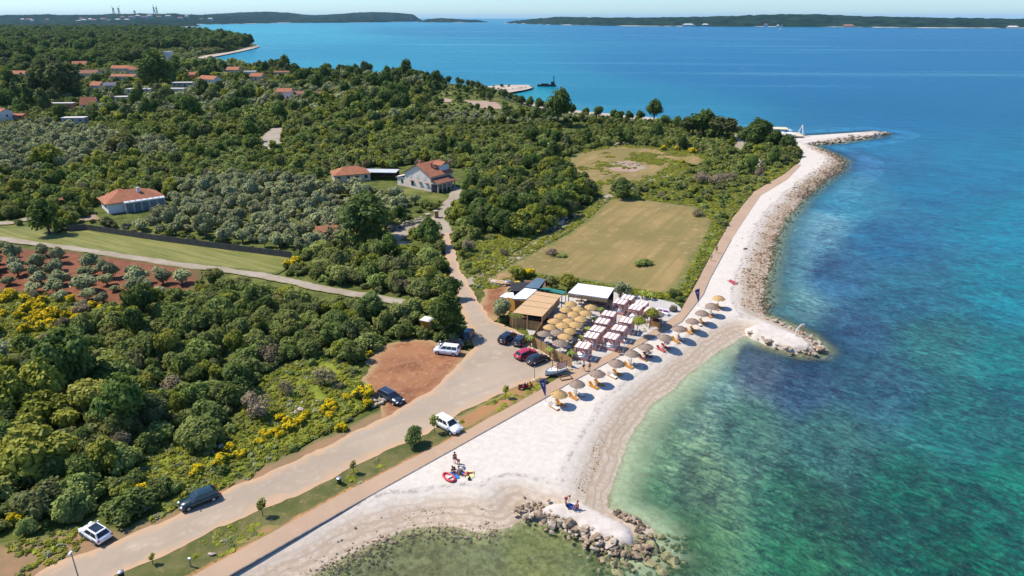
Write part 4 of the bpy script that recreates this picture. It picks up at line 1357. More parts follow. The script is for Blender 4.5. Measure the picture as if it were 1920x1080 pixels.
ridge('island', [(783, 41.6, 39), (800, 41.8, 36.5), (830, 42, 34.5), (850, 42, 35.6), (880, 42, 37.6), (915, 41.4, 39)], 420, 21)
ridge('island', [(945, 43.5, 42), (990, 45, 37.5), (1040, 46.5, 32.5), (1090, 47.5, 33), (1140, 48.5, 34), (1200, 49, 34), (1280, 49.5, 33.5), (1380, 50, 30.5), (1440, 50.3, 28.5), (1480, 50.5, 27.5), (1560, 50.8, 28.8),
                 (1640, 51.5, 32), (1740, 52.5, 34.5), (1830, 52.8, 35.5), (1920, 53, 37), (2100, 53, 38), (2300, 52, 42)], 900, 27, n=700)

WALLC = {'white': mt('white_render', (0.66, 0.65, 0.62), (0.56, 0.55, 0.52), 0.6), 'cream': mt('cream_render', (0.58, 0.49, 0.39), (0.50, 0.42, 0.33), 0.6), 'brick': mt('red_render', (0.42, 0.17, 0.11), (0.36, 0.15, 0.1), 0.6),
         'grey': mt('grey_render', (0.42, 0.42, 0.42), (0.35, 0.35, 0.35), 0.6), 'orange': mt('orange_render', (0.58, 0.28, 0.08), (0.5, 0.25, 0.08), 0.6), 'pink': mt('pale_pink_render', (0.80, 0.65, 0.54), (0.74, 0.60, 0.50), 0.5), 'bright': mt('bright_white_render', (0.84, 0.81, 0.76), (0.78, 0.75, 0.70), 0.5)}


def tile_mat(name, a, b):
    g = G(name)
    p = g.pos('Object')
    n = g.noise(p, 0.7, 4)
    w = g.n('TexWave', {'Vector': p, 'Scale': 2.2, 'Distortion': 0.4, 'Detail': 1}, bands_direction='DIAGONAL').outputs[1]
    n2 = g.noise(p, 4.0, 3)
    c = g.mix(g.ramp(n, 0.35, 0.65), a, b)
    c = g.mix(g.ramp(n2, 0.55, 0.7, 0, 0.5), c, tuple(x * 0.6 for x in a))
    return g.done(g.bsdf(c, 0.85, 0.15, g.bump(w, 0.5, 0.12)))


ROOFC = {'tile': tile_mat('orange_roof_tiles', (0.42, 0.165, 0.085), (0.33, 0.135, 0.075)), 'brown': tile_mat('brown_roof_tiles', (0.27, 0.115, 0.075), (0.22, 0.10, 0.07)), 'pale': mt('pale_flat_roof', (0.56, 0.52, 0.48), (0.46, 0.43, 0.4), 0.4),
         'slate': tile_mat('grey_roof_tiles', (0.20, 0.20, 0.22), (0.15, 0.15, 0.17)), 'metal': mt('metal_sheet_roof', (0.50, 0.50, 0.50), (0.40, 0.40, 0.41), 0.5, rough=0.5)}
GLASS = simple('window_glass', (0.02, 0.03, 0.04), (0.03, 0.045, 0.06), 0.8, rough=0.08, spec=0.6)
FRAME = mt('white_frame', (0.7, 0.7, 0.68))
SHUT = mt('pale_shutter', (0.60, 0.62, 0.60), (0.55, 0.57, 0.56))
DOORM = mt('brown_door', (0.16, 0.09, 0.05))


def window(parent, x, y, z, w, h, ang, mat=None, name='window'):
    """window standing 4 cm proud of a wall; ang = the way it faces"""
    o = MB().box((0, 0, 0), (w + 0.16, 0.08, h + 0.16)).build(name, FRAME, parent, loc=(x, y, z), rot=(0, 0, ang + math.pi / 2))
    MB().box((0, 0, 0), (w, 0.11, h)).build('pane', mat or GLASS, o)
    return o


def roof_mesh(w, d, eave, ridge_h, kind, over=0.35, along='x'):
    hw, hd = w / 2 + over, d / 2 + over
    th = 0.16
    mb = MB()
    if along == 'y':
        hw, hd = hd, hw
    zo = eave - over * (ridge_h - eave) / max(hd, 0.1)
    k = hw if kind == 'gable' else max(hw - hd, 0.02)
    top = [(-k, 0, ridge_h), (k, 0, ridge_h)]
    low = [(-hw, -hd, zo), (hw, -hd, zo), (hw, hd, zo), (-hw, hd, zo)]
    vs = low + top + [(a, b, c - th) for a, b, c in low] + [(a, b, c - th) for a, b, c in top]
    fs = [(0, 1, 5, 4), (2, 3, 4, 5), (1, 2, 5), (3, 0, 4)] if kind != 'gable' else [(0, 1, 5, 4), (2, 3, 4, 5)]
    fs += [tuple(i + 6 for i in f)[::-1] for f in fs]
    fs += [(0, 6, 7, 1), (2, 8, 9, 3)]
    if kind == 'gable':
        fs += [(1, 7, 11, 5), (5, 11, 8, 2), (3, 9, 10, 4), (4, 10, 6, 0)]
    else:
        fs += [(1, 7, 8, 2), (3, 9, 6, 0)]
    if along == 'y':
        vs = [(-b, a, c) for a, b, c in vs]
    return mb.add(vs, fs)


def walls_mb(w, d, eave, ridge_h, kind, along='x'):
    mb = MB().box((0, 0, eave / 2), (w, d, eave))
    if kind == 'gable':
        if along == 'x':
            for s in (-1, 1):
                x = s * w / 2
                mb.add([(x, -d / 2, eave), (x, d / 2, eave), (x, 0, ridge_h - 0.1), (x - s * 0.2, -d / 2, eave), (x - s * 0.2, d / 2, eave), (x - s * 0.2, 0, ridge_h - 0.1)], [(0, 1, 2), (3, 5, 4), (0, 2, 5, 3), (1, 4, 5, 2)])
        else:
            for s in (-1, 1):
                y = s * d / 2
                mb.add([(-w / 2, y, eave), (w / 2, y, eave), (0, y, ridge_h - 0.1), (-w / 2, y - s * 0.2, eave), (w / 2, y - s * 0.2, eave), (0, y - s * 0.2, ridge_h - 0.1)], [(0, 1, 2), (3, 5, 4), (0, 2, 5, 3), (1, 4, 5, 2)])
    return mb


def house(loc, w, d, yaw, eave, ridge_h, wall, roof, label, group=None, kind='gable', along='x', wins=3, name='house', floors=1):
    o = thing(name, label, 'house', loc, yaw, group)
    walls_mb(w, d, eave, ridge_h, kind, along).build('wall', WALLC[wall], o)
    if roof in ('pale', 'metal'):
        MB().box((0, 0, eave + 0.12), (w + 0.6, d + 0.6, 0.24)).build('roof', ROOFC[roof], o)
    else:
        rf = roof_mesh(w, d, eave, ridge_h, kind, along=along).build('roof', ROOFC[roof], o)
        MB().box((w * 0.2, d * 0.12, ridge_h * 0.96), (0.7, 0.7, 1.4)).build('chimney', WALLC['brick'], rf)
    for fl in range(floors):
        for i in range(wins):
            x = (i + 0.5) / wins * w - w / 2
            zc = eave / floors * (fl + 0.55)
            if fl == 0 and i == wins // 2:
                MB().box((x, -d / 2, 1.05), (1.1, 0.1, 2.1)).build('door', DOORM, o)
            else:
                window(o, x, -d / 2, zc, 1.1, 1.2, -math.pi / 2)
        for s in (-1, 1):
            window(o, s * w / 2, 0.0, eave / floors * (fl + 0.55), 1.1, 1.2, 0 if s > 0 else math.pi)
    return o


def land_z(x, y):
    r = math.hypot(x, y)
    return 1.0 + 4.0 * min(max((r - 900) / 900, 0), 1)


for (a, b, w, d, yaw, ea, ri, wl, rf, lab) in HOUSES_FAR:
    p = at(a, b, 2.0)
    z = land_z(p[0], p[1]) + 0.3
    p = at(a, b, z)
    # seen small, they stand a little taller than the hedges round them
    house((p[0], p[1], z), w * .74, d * .74, R(yaw), ea + .2, ri - .2, wl, rf, lab, None, 'gable', wins=max(2, int(w / 5)))

# town below the far hills
g_ = random.Random(3)
TOWN = [(46, .10), (58, .12), (63, .08), (92, .1), (150, .06), (155, .12), (160, .08), (166, .06), (172, .10), (180, .08), (188, .06), (196, .12), (205, .08), (212, .06), (222, .1), (232, .18), (240, .08), (250, .18), (262, .2), (275, .18), (285, .22), (300, .18), (318, .2), (340, .15), (352, .18), (380, .14), (396, .1)]
for i, (a, t) in enumerate(TOWN):
    x, y, z = R_TOWN(a, t)
    w = g_.uniform(24, 52)
    o = thing('town_building', 'pale building of the distant town under the wooded hills', 'building', (x, y, z - 4), g_.uniform(-.3, .3), 'pale buildings of the distant town')
    h = g_.uniform(14, 22)
    MB().box((0, 0, h / 2), (w, 18, h)).build('wall', WALLC['white' if i % 3 else 'cream'], o)
    roof_mesh(w, 18, h, h + 5, 'hip').build('roof', ROOFC['tile' if i % 2 else 'pale'], o)
    for k in range(3):
        window(o, (k - 1) * w * 0.3, -9, h * 0.55, w * 0.12, h * 0.3, -math.pi / 2)


def crane(px, t, h, lab, lean):
    x, y, z = R_TOWN(px, t)
    o = thing('shipyard_crane', lab, 'crane', (x, y, z - 5), 0, 'shipyard cranes on the skyline')
    m = mt('crane_steel', (0.30, 0.33, 0.36), rough=0.6)
    mb = MB()
    for sx in (-1, 1):
        for sy in (-1, 1):
            MB().tube([(sx * 8, sy * 5, 0), (sx * 3, sy * 2, h * 0.75)], 1.7, 5).build('leg', m, o)
    MB().box((0, 0, h * 0.77), (14, 9, 7)).build('cabin', m, o)
    mb = MB().tube([(0, 0, h * 0.75), (lean * h * 0.22, 0, h * 1.15)], [2.2, 1.2], 5).build('jib', m, o)
    MB().tube([(0, 0, h * 0.78), (-lean * 12, 0, h * 0.95), (lean * h * 0.22, 0, h * 1.15)], 0.7, 4).build('stay', m, o)


crane(219, 0.5, 62, 'dark shipyard crane on the hill, the one facing away from its twin', -1)
crane(227, 0.5, 64, 'dark shipyard crane with its jib reaching over the hill top', 1)
crane(293, 0.5, 78, 'thin tall pale crane on the skyline beside its equal', -0.3)
crane(299, 0.5, 76, 'thin tall pale crane, the outer of the two tall ones', 0.3)
crane(256, 0.5, 34, 'low crane with a short jib on the ridge', -1)

# houses on the island shore
ISL = [(1290, 50.2, 110, 24, 'white', 'pale', 'long pale hotel on the island shore under dark pines'), (1322, 49.6, 70, 22, 'grey', 'pale', 'grey block behind the island hotel'), (1435, 50.6, 34, 30, 'white', 'brown', 'round topped white villa alone on the island shore'),
       (1458, 50.8, 26, 18, 'white', 'pale', 'small white house next to the island landing'), (1470, 50.2, 60, 20, 'cream', 'brown', 'cream harbour house on the island'), (1590, 51.4, 100, 20, 'cream', 'tile', 'tawny castle like house on the island shore'),
       (1898, 53, 90, 14, 'cream', 'pale', 'low pale building at the thin end of the island')]
for a, b, w, h, wl, rf, lab in ISL:
    w, h = w * 0.8, h * 0.6
    p = at(a, b + 0.1, 0)
    o = thing('island_building', lab, 'building', (p[0], p[1], 0), -math.atan2(p[0], p[1]))
    MB().box((0, 14, h / 2 - 1), (w * 0.8, 22, h)).box((w * 0.43, 12, h * 0.3), (w * 0.2, 16, h * 0.7)).build('wall', WALLC[wl], o)
    roof_mesh(w * 0.8, 22, h - 1, h + 5, 'hip').build('roof', ROOFC[rf], o, loc=(0, 14, 0))
    for k in range(4):
        window(o, (k - 1.5) * w * 0.18, 3, h * 0.5, w * 0.07, h * 0.3, -math.pi / 2)


def boat(px, py, L, lab, kind):
    p = at(px, py, 0)
    o = thing(kind, lab, 'boat', (p[0], p[1], 0), R(-8))
    white = mt('boat_white', (0.8, 0.8, 0.8), rough=0.4)
    dark = mt('boat_dark_hull', (0.025, 0.028, 0.035), (0.05, 0.05, 0.05), rough=0.6)
    out = [(-L / 2, -L * .12), (L * 0.2, -L * .13), (L / 2, 0), (L * 0.2, L * .13), (-L / 2, L * .12)]
    if kind == 'barge':
        MB().prism([(-L / 2, -L * .1), (L / 2, -L * .1), (L / 2, L * .1), (-L / 2, L * .1)], -0.3, 1.6).build('hull', dark, o)
        MB().box((L * 0.33, 0, 2.8), (L * 0.2, L * 0.13, 2.4)).build('wheelhouse', dark, o)
        MB().tube([(L * 0.38, 0, 3), (L * 0.38, 0, 9)], 0.35, 6).build('mast', dark, o)
        MB().box((-L * 0.1, 0, 2.0), (L * 0.4, L * 0.1, 0.9)).build('hatch', dark, o)
    else:
        MB().prism(out, -0.2, L * 0.12).build('hull', white, o)
        MB().box((-L * 0.05, 0, L * 0.17), (L * 0.3, L * 0.16, L * 0.1)).build('cabin', white, o)
        if kind == 'sailing_boat':
            MB().tube([(0, 0, 0), (0, 0, L * 1.2)], L * 0.015, 6).build('mast', white, o)
            MB().add([(0.05, 0, L * .2), (-L * .45, 0.1, L * .2), (0.05, 0, L * 1.15), (0.05, .15, L * .2), (-L * .45, .25, L * .2), (0.05, .15, L * 1.15)], [(0, 1, 2), (3, 5, 4), (0, 2, 5, 3), (1, 4, 5, 2), (0, 3, 4, 1)]).build('sail', white, o)
        else:
            MB().box((L * .1, 0, L * .22), (L * .12, L * .14, L * .04)).build('windscreen', GLASS, o)


boat(1025, 162, 16, 'dark old barge moored beyond the small pier', 'barge')
boat(1465, 56.5, 22, 'white sailing boat off the island landing', 'sailing_boat')
boat(1223, 55.5, 22, 'white motor boat with wake before the island', 'motor_boat')
boat(417, 46.5, 26, 'small grey boat at anchor in the far bay', 'motor_boat')

# ------------------------------------------------------------------ the air
hz = bpy.data.materials.new('sea_haze')
hz.use_nodes = True
hz.node_tree.nodes.clear()
pv_ = hz.node_tree.nodes.new('ShaderNodeVolumePrincipled')
pv_.inputs['Color'].default_value = (0.42, 0.74, 1.0, 1)
pv_.inputs['Density'].default_value = 0.000016
ho = hz.node_tree.nodes.new('ShaderNodeOutputMaterial')
hz.node_tree.links.new(pv_.outputs[0], ho.inputs['Volume'])
o = MB().box((0, 0, 110), (124000, 124000, 240)).build('haze', hz)
o['kind'] = 'stuff'

# ------------------------------------------------------------------ houses near enough to show their parts
def yaw_of(a, b):
    d = at(*b) - at(*a)
    return math.atan2(d[1], d[0]), float(np.linalg.norm(d[:2]))


ZL = 1.05
# the stone house with its gable, lean-to and arcade
A_, B_ = at(760, 350, ZL), at(813, 360.5, ZL)
yaw, Wd = yaw_of((760, 350), (813, 360.5))
Wd, Dp = 12.4, 10.5
yaw = R(-38)
o = thing('stone_house', 'two storey pale pink house with gabled orange roof, dormer and arched porch', 'house', (*(A_[:2] + 0.5 * Wd * np.array([math.cos(yaw), math.sin(yaw)]) + 0.5 * Dp * np.array([-math.sin(yaw), math.cos(yaw)])), ZL), yaw)
walls_mb(Wd, Dp, 5.3, 8.6, 'gable', 'y').build('wall', WALLC['pink'], o)
rf = roof_mesh(Wd, Dp, 5.3, 8.6, 'gable', 0.5, 'y').build('roof', ROOFC['tile'], o)
MB().box((-1.2, -2.6, 8.4), (0.7, 0.7, 1.7)).build('chimney', WALLC['brick'], rf)
MB().box((2.4, -1.0, 7.9), (0.7, 0.7, 1.7)).build('chimney', WALLC['brick'], rf)
MB().box((3.2, 0.2, 7.55), (1.1, 1.3, 0.12), ry=0.5).build('skylight', GLASS, rf)
dm = MB().box((3.6, 2.8, 6.9), (3.2, 3.6, 2.0)).build('dormer', WALLC['white'], o)
roof_mesh(3.6, 3.8, 7.9, 8.75, 'gable', 0.35).build('dormer_roof', ROOFC['tile'], dm, loc=(3.4, 2.8, 0))
for x in (-3.4, 0.0, 3.4):
    window(o, x, -Dp / 2, 4.3, 1.2, 1.3, -math.pi / 2, SHUT)
for x in (-2.6, 1.2, 4.4):
    window(o, x, -Dp / 2, 1.7, 1.2, 1.5, -math.pi / 2, SHUT if x > -2 else GLASS)
    MB().box((x, -Dp / 2 - 0.25, 2.65), (1.6, 0.5, 0.12)).build('lintel', DOORM, o)
po = MB().box((Wd / 2 + 1.6, -Dp / 2 + 4.2, 2.95), (3.2, 8.4, 0.5)).build('porch', WALLC['cream'], o)
for k in range(5):
    MB().box((Wd / 2 + 3.05, -Dp / 2 + 0.2 + k * 2.0, 1.35), (0.3, 0.4, 2.7)).build('pier', WALLC['cream'], o)
    if k < 4:
        mb = MB()
        arc = [(1.0 * math.cos(t), 0.75 * math.sin(t)) for t in np.linspace(0, math.pi, 9)]
        vs = [(Wd / 2 + 3.0 + dx, -Dp / 2 + 1.2 + k * 2.0 + a * 0.8, 1.95 + b) for dx in (0, 0.12) for a, b in arc] + [(Wd / 2 + 3.0 + dx, -Dp / 2 + 1.2 + k * 2.0 + s * 0.8, 2.72) for dx in (0, 0.12) for s in (1, -1)]
        fs = [tuple(list(range(9)) + [19, 18]), tuple(([9 + i for i in range(9)] + [21, 20])[::-1])] + [(i, i + 1, i + 10, i + 9) for i in range(8)]
        mb.add(vs, fs).build('arch', WALLC['cream'], o)
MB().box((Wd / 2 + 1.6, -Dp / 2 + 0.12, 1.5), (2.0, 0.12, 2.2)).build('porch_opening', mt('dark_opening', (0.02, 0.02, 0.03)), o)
pr = MB()
pr.add([(Wd / 2 - .05, -Dp / 2 - .4, 4.35), (Wd / 2 + 3.6, -Dp / 2 - .4, 3.15), (Wd / 2 + 3.6, -Dp / 2 + 8.8, 3.15), (Wd / 2 - .05, -Dp / 2 + 8.8, 4.35), (Wd / 2 - .05, -Dp / 2 - .4, 4.2), (Wd / 2 + 3.6, -Dp / 2 - .4, 3.0), (Wd / 2 + 3.6, -Dp / 2 + 8.8, 3.0), (Wd / 2 - .05, -Dp / 2 + 8.8, 4.2)],
       [(0, 1, 2, 3), (7, 6, 5, 4), (0, 4, 5, 1), (1, 5, 6, 2), (2, 6, 7, 3)])
pr.build('porch_roof', ROOFC['brown'], o)
an = MB().box((-Wd / 2 - 2.0, -Dp / 2 + 3.0, 1.6), (4.0, 5.6, 3.2)).build('annex', WALLC['pink'], o)
MB().box((-Wd / 2 - 2.2, -Dp / 2 + 3.0, 3.35), (4.8, 6.2, 0.2), ry=-0.28).build('annex_roof', ROOFC['pale'], an)
window(o, -Wd / 2 - 1.6, -Dp / 2 + 0.2, 1.7, 1.0, 1.3, -math.pi / 2)
# garage house and carport next to it
p = at(655, 340, ZL)
house((p[0], p[1] + 3, ZL), 12.5, 8, R(22), 2.8, 4.8, 'cream', 'tile', 'low garage house with an orange hipped roof left of the stone house', None, 'hip', 'x', 4, 'garage_house')
p = at(713, 338, ZL)
o = thing('carport', 'long dark open carport with thin grey roof between garage house and stone house', 'carport', (p[0], p[1] + 3, ZL), R(-4))
MB().box((0, 0, 2.75), (12, 6, 0.16)).build('roof', ROOFC['metal'], o)
for x in (-5.6, -1.9, 1.9, 5.6):
    MB().box((x, -2.7, 1.35), (0.16, 0.16, 2.7)).build('post', mt('dark_post', (0.06, 0.05, 0.045)), o)
MB().box((0, 2.8, 1.35), (11.8, 0.16, 2.66)).build('back_wall', mt('dark_wall', (0.07, 0.055, 0.05), (0.05, 0.04, 0.035)), o)
# white modern house with the glazed pergola
p = at(232, 393, ZL)
o = thing('modern_house', 'white bungalow with orange hipped roof and long glazed white pergola', 'house', (p[0] + 1.2, p[1] + 3.2, ZL), R(40))
walls_mb(15, 9.5, 3.3, 5.4, 'hip').build('wall', WALLC['bright'], o)
rf = roof_mesh(15, 9.5, 3.4, 5.6, 'hip', 0.7).build('roof', ROOFC['tile'], o)
MB().box((2.0, -1.6, 5.4), (0.9, 0.7, 1.5)).build('chimney', WALLC['white'], rf)
roof_mesh(6, 6, 3.4, 5.2, 'hip', 0.5).build('side_roof', ROOFC['tile'], o, loc=(-2, 4.4, 0.1))
MB().box((-2, 4.6, 1.7), (5.6, 5.4, 3.4)).build('side_wing', WALLC['bright'], o)
window(o, -7.5, -1.0, 1.9, 1.9, 1.2, math.pi)
window(o, -7.5, 2.6, 1.9, 1.0, 1.2, math.pi)
MB().box((2.2, -7.0, 2.95), (11.4, 0.25, 0.3)).build('pergola_beam', WALLC['white'], o)
for k in range(7):
    MB().box((-2.6 + k * 1.62, -6.0, 3.18), (1.4, 2.6, 0.1)).build('pergola_panel', mt('pale_glass_panel', (0.50, 0.55, 0.62), (0.62, 0.66, 0.70), rough=0.15), o)
for k in range(6):
    MB().box((-3.2 + k * 2.16, -7.0, 1.4), (0.2, 0.2, 2.8)).build('pergola_post', WALLC['white'], o)
    if k < 5:
        MB().box((-2.12 + k * 2.16, -6.95, 1.4), (1.94, 0.06, 2.76)).build('glass_wall', mt('sun_room_glass', (0.10, 0.15, 0.19), (0.16, 0.22, 0.26), 0.6, rough=0.12, spec=0.6), o)
# sheds
p = at(872, 392, ZL)
o = thing('garden_shed', 'open shed with sloping grey metal sheet roof under the garden trees', 'shed', (p[0], p[1], ZL), R(-12))
MB().box((0, 0, 2.5), (7.5, 4.6, 0.14), rx=-0.1).build('roof', ROOFC['metal'], o)
for x in (-3.4, 0, 3.4):
    for y in (-2, 2):
        MB().box((x, y, 1.2), (0.14, 0.14, 2.4)).build('post', MAT['dark_post'], o)
p = at(614, 446, ZL)
house((p[0], p[1], ZL), 5, 4, R(15), 2.4, 3.4, 'brick', 'tile', 'tiny orange roofed hut hidden in the olive grove', None, 'gable', wins=2, name='garden_hut')
p = at(116, 385, ZL)
house((p[0], p[1], ZL), 6, 4, R(5), 2.4, 3.2, 'cream', 'brown', 'small outbuilding with a flat brown roof left of the white house', None, 'gable', wins=2, name='outbuilding')
p = at(801, 620, ZL)
o = thing('orange_kiosk', 'small orange kiosk with white curved roof at the edge of the parking lot', 'kiosk', (p[0], p[1], 1.2), R(-25))
MB().box((0, 0, 1.1), (1.7, 1.5, 2.2)).build('wall', mt('kiosk_orange', (0.62, 0.24, 0.02), (0.5, 0.18, 0.02)), o)
MB().box((0, 0, 2.3), (2.1, 1.9, 0.2), top=(0.7, 0.8)).build('roof', WALLC['white'], o)
MB().box((0.86, -0.2, 1.0), (0.08, 0.7, 1.9)).build('door', mt('kiosk_door', (0.7, 0.45, 0.2)), o)
# dark netting fence along the lawn
fence_pts = [(128, 434), (160, 431), (220, 440), (300, 452), (390, 464), (470, 474), (548, 484)]
fo = thing('netting_fence', 'long low dark netting fence between the lawn and the olive grove', 'fence', (*at(128, 434, 1.2)[:2], 1.2))
NET = mt('dark_netting', (0.085, 0.075, 0.062), (0.12, 0.11, 0.092), 1.5)
o0 = np.array(fo.location[:2])
for (a, b) in zip(fence_pts[:-1], fence_pts[1:]):
    pa, pb = at(*a)[:2] - o0, at(*b)[:2] - o0
    n = max(2, int(np.linalg.norm(pb - pa) / 2.6))
    for k in range(n):
        m = pa + (pb - pa) * (k + 0.5) / n
        L = np.linalg.norm(pb - pa) / n
        MB().box((0, 0, 0.82), (L * 0.985, 0.05, 1.6)).build('net_panel', NET, fo, loc=(m[0], m[1], 0), rot=(0, 0, math.atan2(*(pb - pa)[::-1])))
        e = pa + (pb - pa) * k / n
        MB().tube([(0, 0, -0.1), (0, 0, 1.75)], 0.05, 6).build('post', MAT['dark_post'], fo, loc=(e[0], e[1], 0))

# ------------------------------------------------------------------ stone walls, boulders, jetties
STONE = simple('limestone', (0.45, 0.375, 0.29), (0.28, 0.22, 0.16), 1.2, bump=0.5)
STONE_B = simple('weathered_brown_stone', (0.34, 0.245, 0.16), (0.17, 0.12, 0.075), 1.2, bump=0.5)
STONE_W = simple('wet_dark_stone', (0.14, 0.105, 0.06), (0.07, 0.055, 0.035), 1.2, rough=0.5, bump=0.5)
STONE_U = simple('submerged_stone', (0.27, 0.245, 0.12), (0.14, 0.13, 0.06), 1.0, bump=0.4)


def rock_np(seed, flat=0.7, sub=2):
    import bmesh
    g = np.random.default_rng(seed)
    bm = bmesh.new()
    bmesh.ops.create_icosphere(bm, subdivisions=sub, radius=1)
    v = np.array([x.co[:] for x in bm.verts])
    f = np.array([[x.index for x in q.verts] for q in bm.faces])
    bm.free()
    for _ in range(7):
        n = g.normal(size=3)
        n /= np.linalg.norm(n)
        d = v @ n
        lim = g.uniform(0.5, 0.8)
        v -= np.outer(np.maximum(d - lim, 0), n)
    return v * np.array([1, g.uniform(.7, .95), flat * g.uniform(.75, 1.1)]), f


ROCKS = {}
for key, m in (('a', STONE), ('b', STONE_B), ('w', STONE_W), ('u', STONE_U)):
    ROCKS[key] = []
    for s in range(6):
        v, f = rock_np(s + 10, sub=1)
        ROCKS[key].append(mesh_np('rock', v, f, m))


def rocks_along(parent, pts, n, size, spread, zr, keys, name='rock', sv=0.35):
    c = np.array([at(a, b, 0.3)[:2] for a, b in pts])
    seg = np.linalg.norm(np.diff(c, axis=0), axis=1)
    cum = np.concatenate([[0], np.cumsum(seg)])
    o0 = np.array(parent.location)
    for i in range(n):
        t = (i + random.random()) / n * cum[-1]
        k = min(int(np.searchsorted(cum, t) - 1), len(seg) - 1) if t > 0 else 0
        d = (c[k + 1] - c[k]) / seg[k]
        q_ = c[k] + d * (t - cum[k]) + np.array([-d[1], d[0]]) * random.gauss(0, spread)
        s = size * math.exp(random.gauss(0, sv))
        mm = random.choice(keys)
        r = link(name, random.choice(ROCKS[mm]), parent, (q_[0] - o0[0], q_[1] - o0[1], random.uniform(*zr) - o0[2]), (random.uniform(-.4, .4), random.uniform(-.4, .4), random.uniform(0, 6.28)), (s, s, s * random.uniform(.7, 1)))


GRAVEL_TOP = earth('white_jetty_gravel', (0.74, 0.65, 0.57), (0.64, 0.56, 0.48), (0.48, 0.40, 0.32), None, s1=0.3, s2=1.8, amt3=0.5)


def jetty(label, outline, loc_px, top=1.05):
    o = thing('jetty', label, 'jetty', (*at(*loc_px, 0)[:2], 0))
    c = poly(outline, top)
    lo, hi = c.min(0) - 3, c.max(0) + 3
    cs = max(0.35, (hi - lo).max() / 110)
    X, Y = np.meshgrid(np.arange(lo[0], hi[0], cs), np.arange(lo[1], hi[1], cs))
    q = np.stack([X.ravel(), Y.ravel()], 1)
    d = sdist(q, c) + 0.9 * fbm(q[:, 0] / 1.6, q[:, 1] / 1.6, 8)
    t = np.clip((d + 1.6) / 2.4, 0, 1)
    Z = -0.9 + (top + 1.0) * t * t * (3 - 2 * t) + 0.18 * fbm(q[:, 0] / 2, q[:, 1] / 2, 3) + 0.22 * fbm(q[:, 0] / .7, q[:, 1] / .7, 6)
    V, F = clip_grid(X - o.location[0], Y - o.location[1], Z.reshape(X.shape), (d + 1.55).reshape(X.shape))
    link('gravel_top', mesh_np('gravel_top', V[:, :3], F, GRAVEL_TOP, smooth=True), o)
    return o


J1 = [(1000, 955), (1040, 940), (1090, 938), (1130, 962), (1165, 975), (1185, 990), (1182, 1010), (1160, 1015), (1120, 1000), (1080, 978), (1040, 968)]
j = jetty('near jetty of white gravel edged with tumbled boulders where two bathers stand', J1, (1090, 985), 0.9)
rocks_along(j, [(970, 972), (985, 962), (1005, 960), (1030, 966), (1050, 976)], 80, 0.36, 0.9, (0.4, 0.95), 'abb')
rocks_along(j, [(1040, 974), (1072, 993), (1102, 1010), (1132, 1022), (1162, 1034)], 125, 0.36, 0.85, (0.25, 0.85), 'aabb')
rocks_along(j, [(1100, 1016), (1135, 1032), (1165, 1044), (1195, 1048), (1215, 1034)], 58, 0.38, 0.8, (-0.3, 0.3), 'bbww')
rocks_along(j, [(1165, 1034), (1195, 1034), (1212, 1016), (1206, 996), (1192, 980), (1170, 968), (1150, 960)], 70, 0.36, 0.6, (0.0, 0.55), 'bbww')
rocks_along(j, [(1130, 1050), (1170, 1062), (1210, 1058), (1240, 1045), (1245, 1030)], 24, 0.7, 1.3, (-1.0, -0.45), 'u', 'submerged_rock')
J2 = [(1398, 612), (1432, 603), (1465, 612), (1490, 624), (1510, 634), (1522, 644), (1515, 652), (1495, 650), (1462, 642), (1432, 632), (1410, 622)]
j = jetty('second jetty of pale gravel with a white bent pole, past the umbrellas', J2, (1470, 630))
rocks_along(j, [(1408, 622), (1435, 638), (1465, 650), (1495, 657), (1525, 658), (1540, 652)], 85, 0.55, 0.6, (0.1, 0.8), 'aab')
rocks_along(j, [(1540, 654), (1528, 641), (1510, 630), (1488, 617), (1462, 606), (1436, 596)], 44, 0.48, 0.5, (0.1, 0.7), 'aab')
rocks_along(j, [(1480, 660), (1515, 666), (1545, 660), (1550, 650)], 16, 0.6, 0.9, (-0.5, -0.1), 'bw')
o = thing('bent_pole', 'white bent metal pole with arm standing on the second jetty', 'pole', P(1491, 630, 1.1))
MB().tube([(0, 0, 0), (0.15, 0, 1.4), (0.75, 0, 2.3), (1.2, 0, 2.4)], 0.09, 6).build('pole', FRAME, o)
MB().box((1.1, 0, 2.3), (0.5, 0.2, 0.12)).build('lamp_head', FRAME, o)
o = thing('ladder_frame', 'rusty metal bathing ladder frame beside the bent white pole', 'ladder', P(1503, 622, 1.0))
for s in (-.35, .35):
    MB().tube([(s, 0, -0.6), (s, 0, 1.0), (s, .5, 1.1)], 0.05, 5).build('rail', mt('rusty_steel', (0.3, 0.17, 0.06)), o)
for z in (0, .35, .7):
    MB().tube([(-.35, 0, z), (.35, 0, z)], 0.04, 5).build('rung', MAT['rusty_steel'], o)
J3 = [(1488, 263), (1520, 258), (1580, 253.5), (1640, 249), (1655, 250), (1640, 252.5), (1580, 258), (1530, 266), (1505, 270)]
j = jetty('far long pier of pale boulders reaching into the sea beyond the cape', J3, (1570, 258))
rocks_along(j, [(1515, 271), (1560, 266), (1610, 259), (1655, 252), (1662, 250)], 150, 0.9, 1.2, (0.1, 1.2), 'aab')
o = thing('white_tripod', 'tall white tripod frame standing at the root of the far pier', 'beacon', P(1502, 256, 1.2))
for k in range(3):
    t = k * 2.094 + 0.5
    MB().tube([(2.2 * math.cos(t), 2.2 * math.sin(t), 0), (0, 0, 5.6)], 0.2, 6).build('leg', FRAME, o)
o = thing('timber_deck', 'raised pale deck with parasols at the root of the far pier', 'deck', P(1462, 255, 1.0), R(-12))
MB().box((0, 0, 0.9), (20, 12, 0.5)).build('platform', mt('pale_deck', (0.58, 0.50, 0.38), (0.5, 0.42, 0.3)), o)
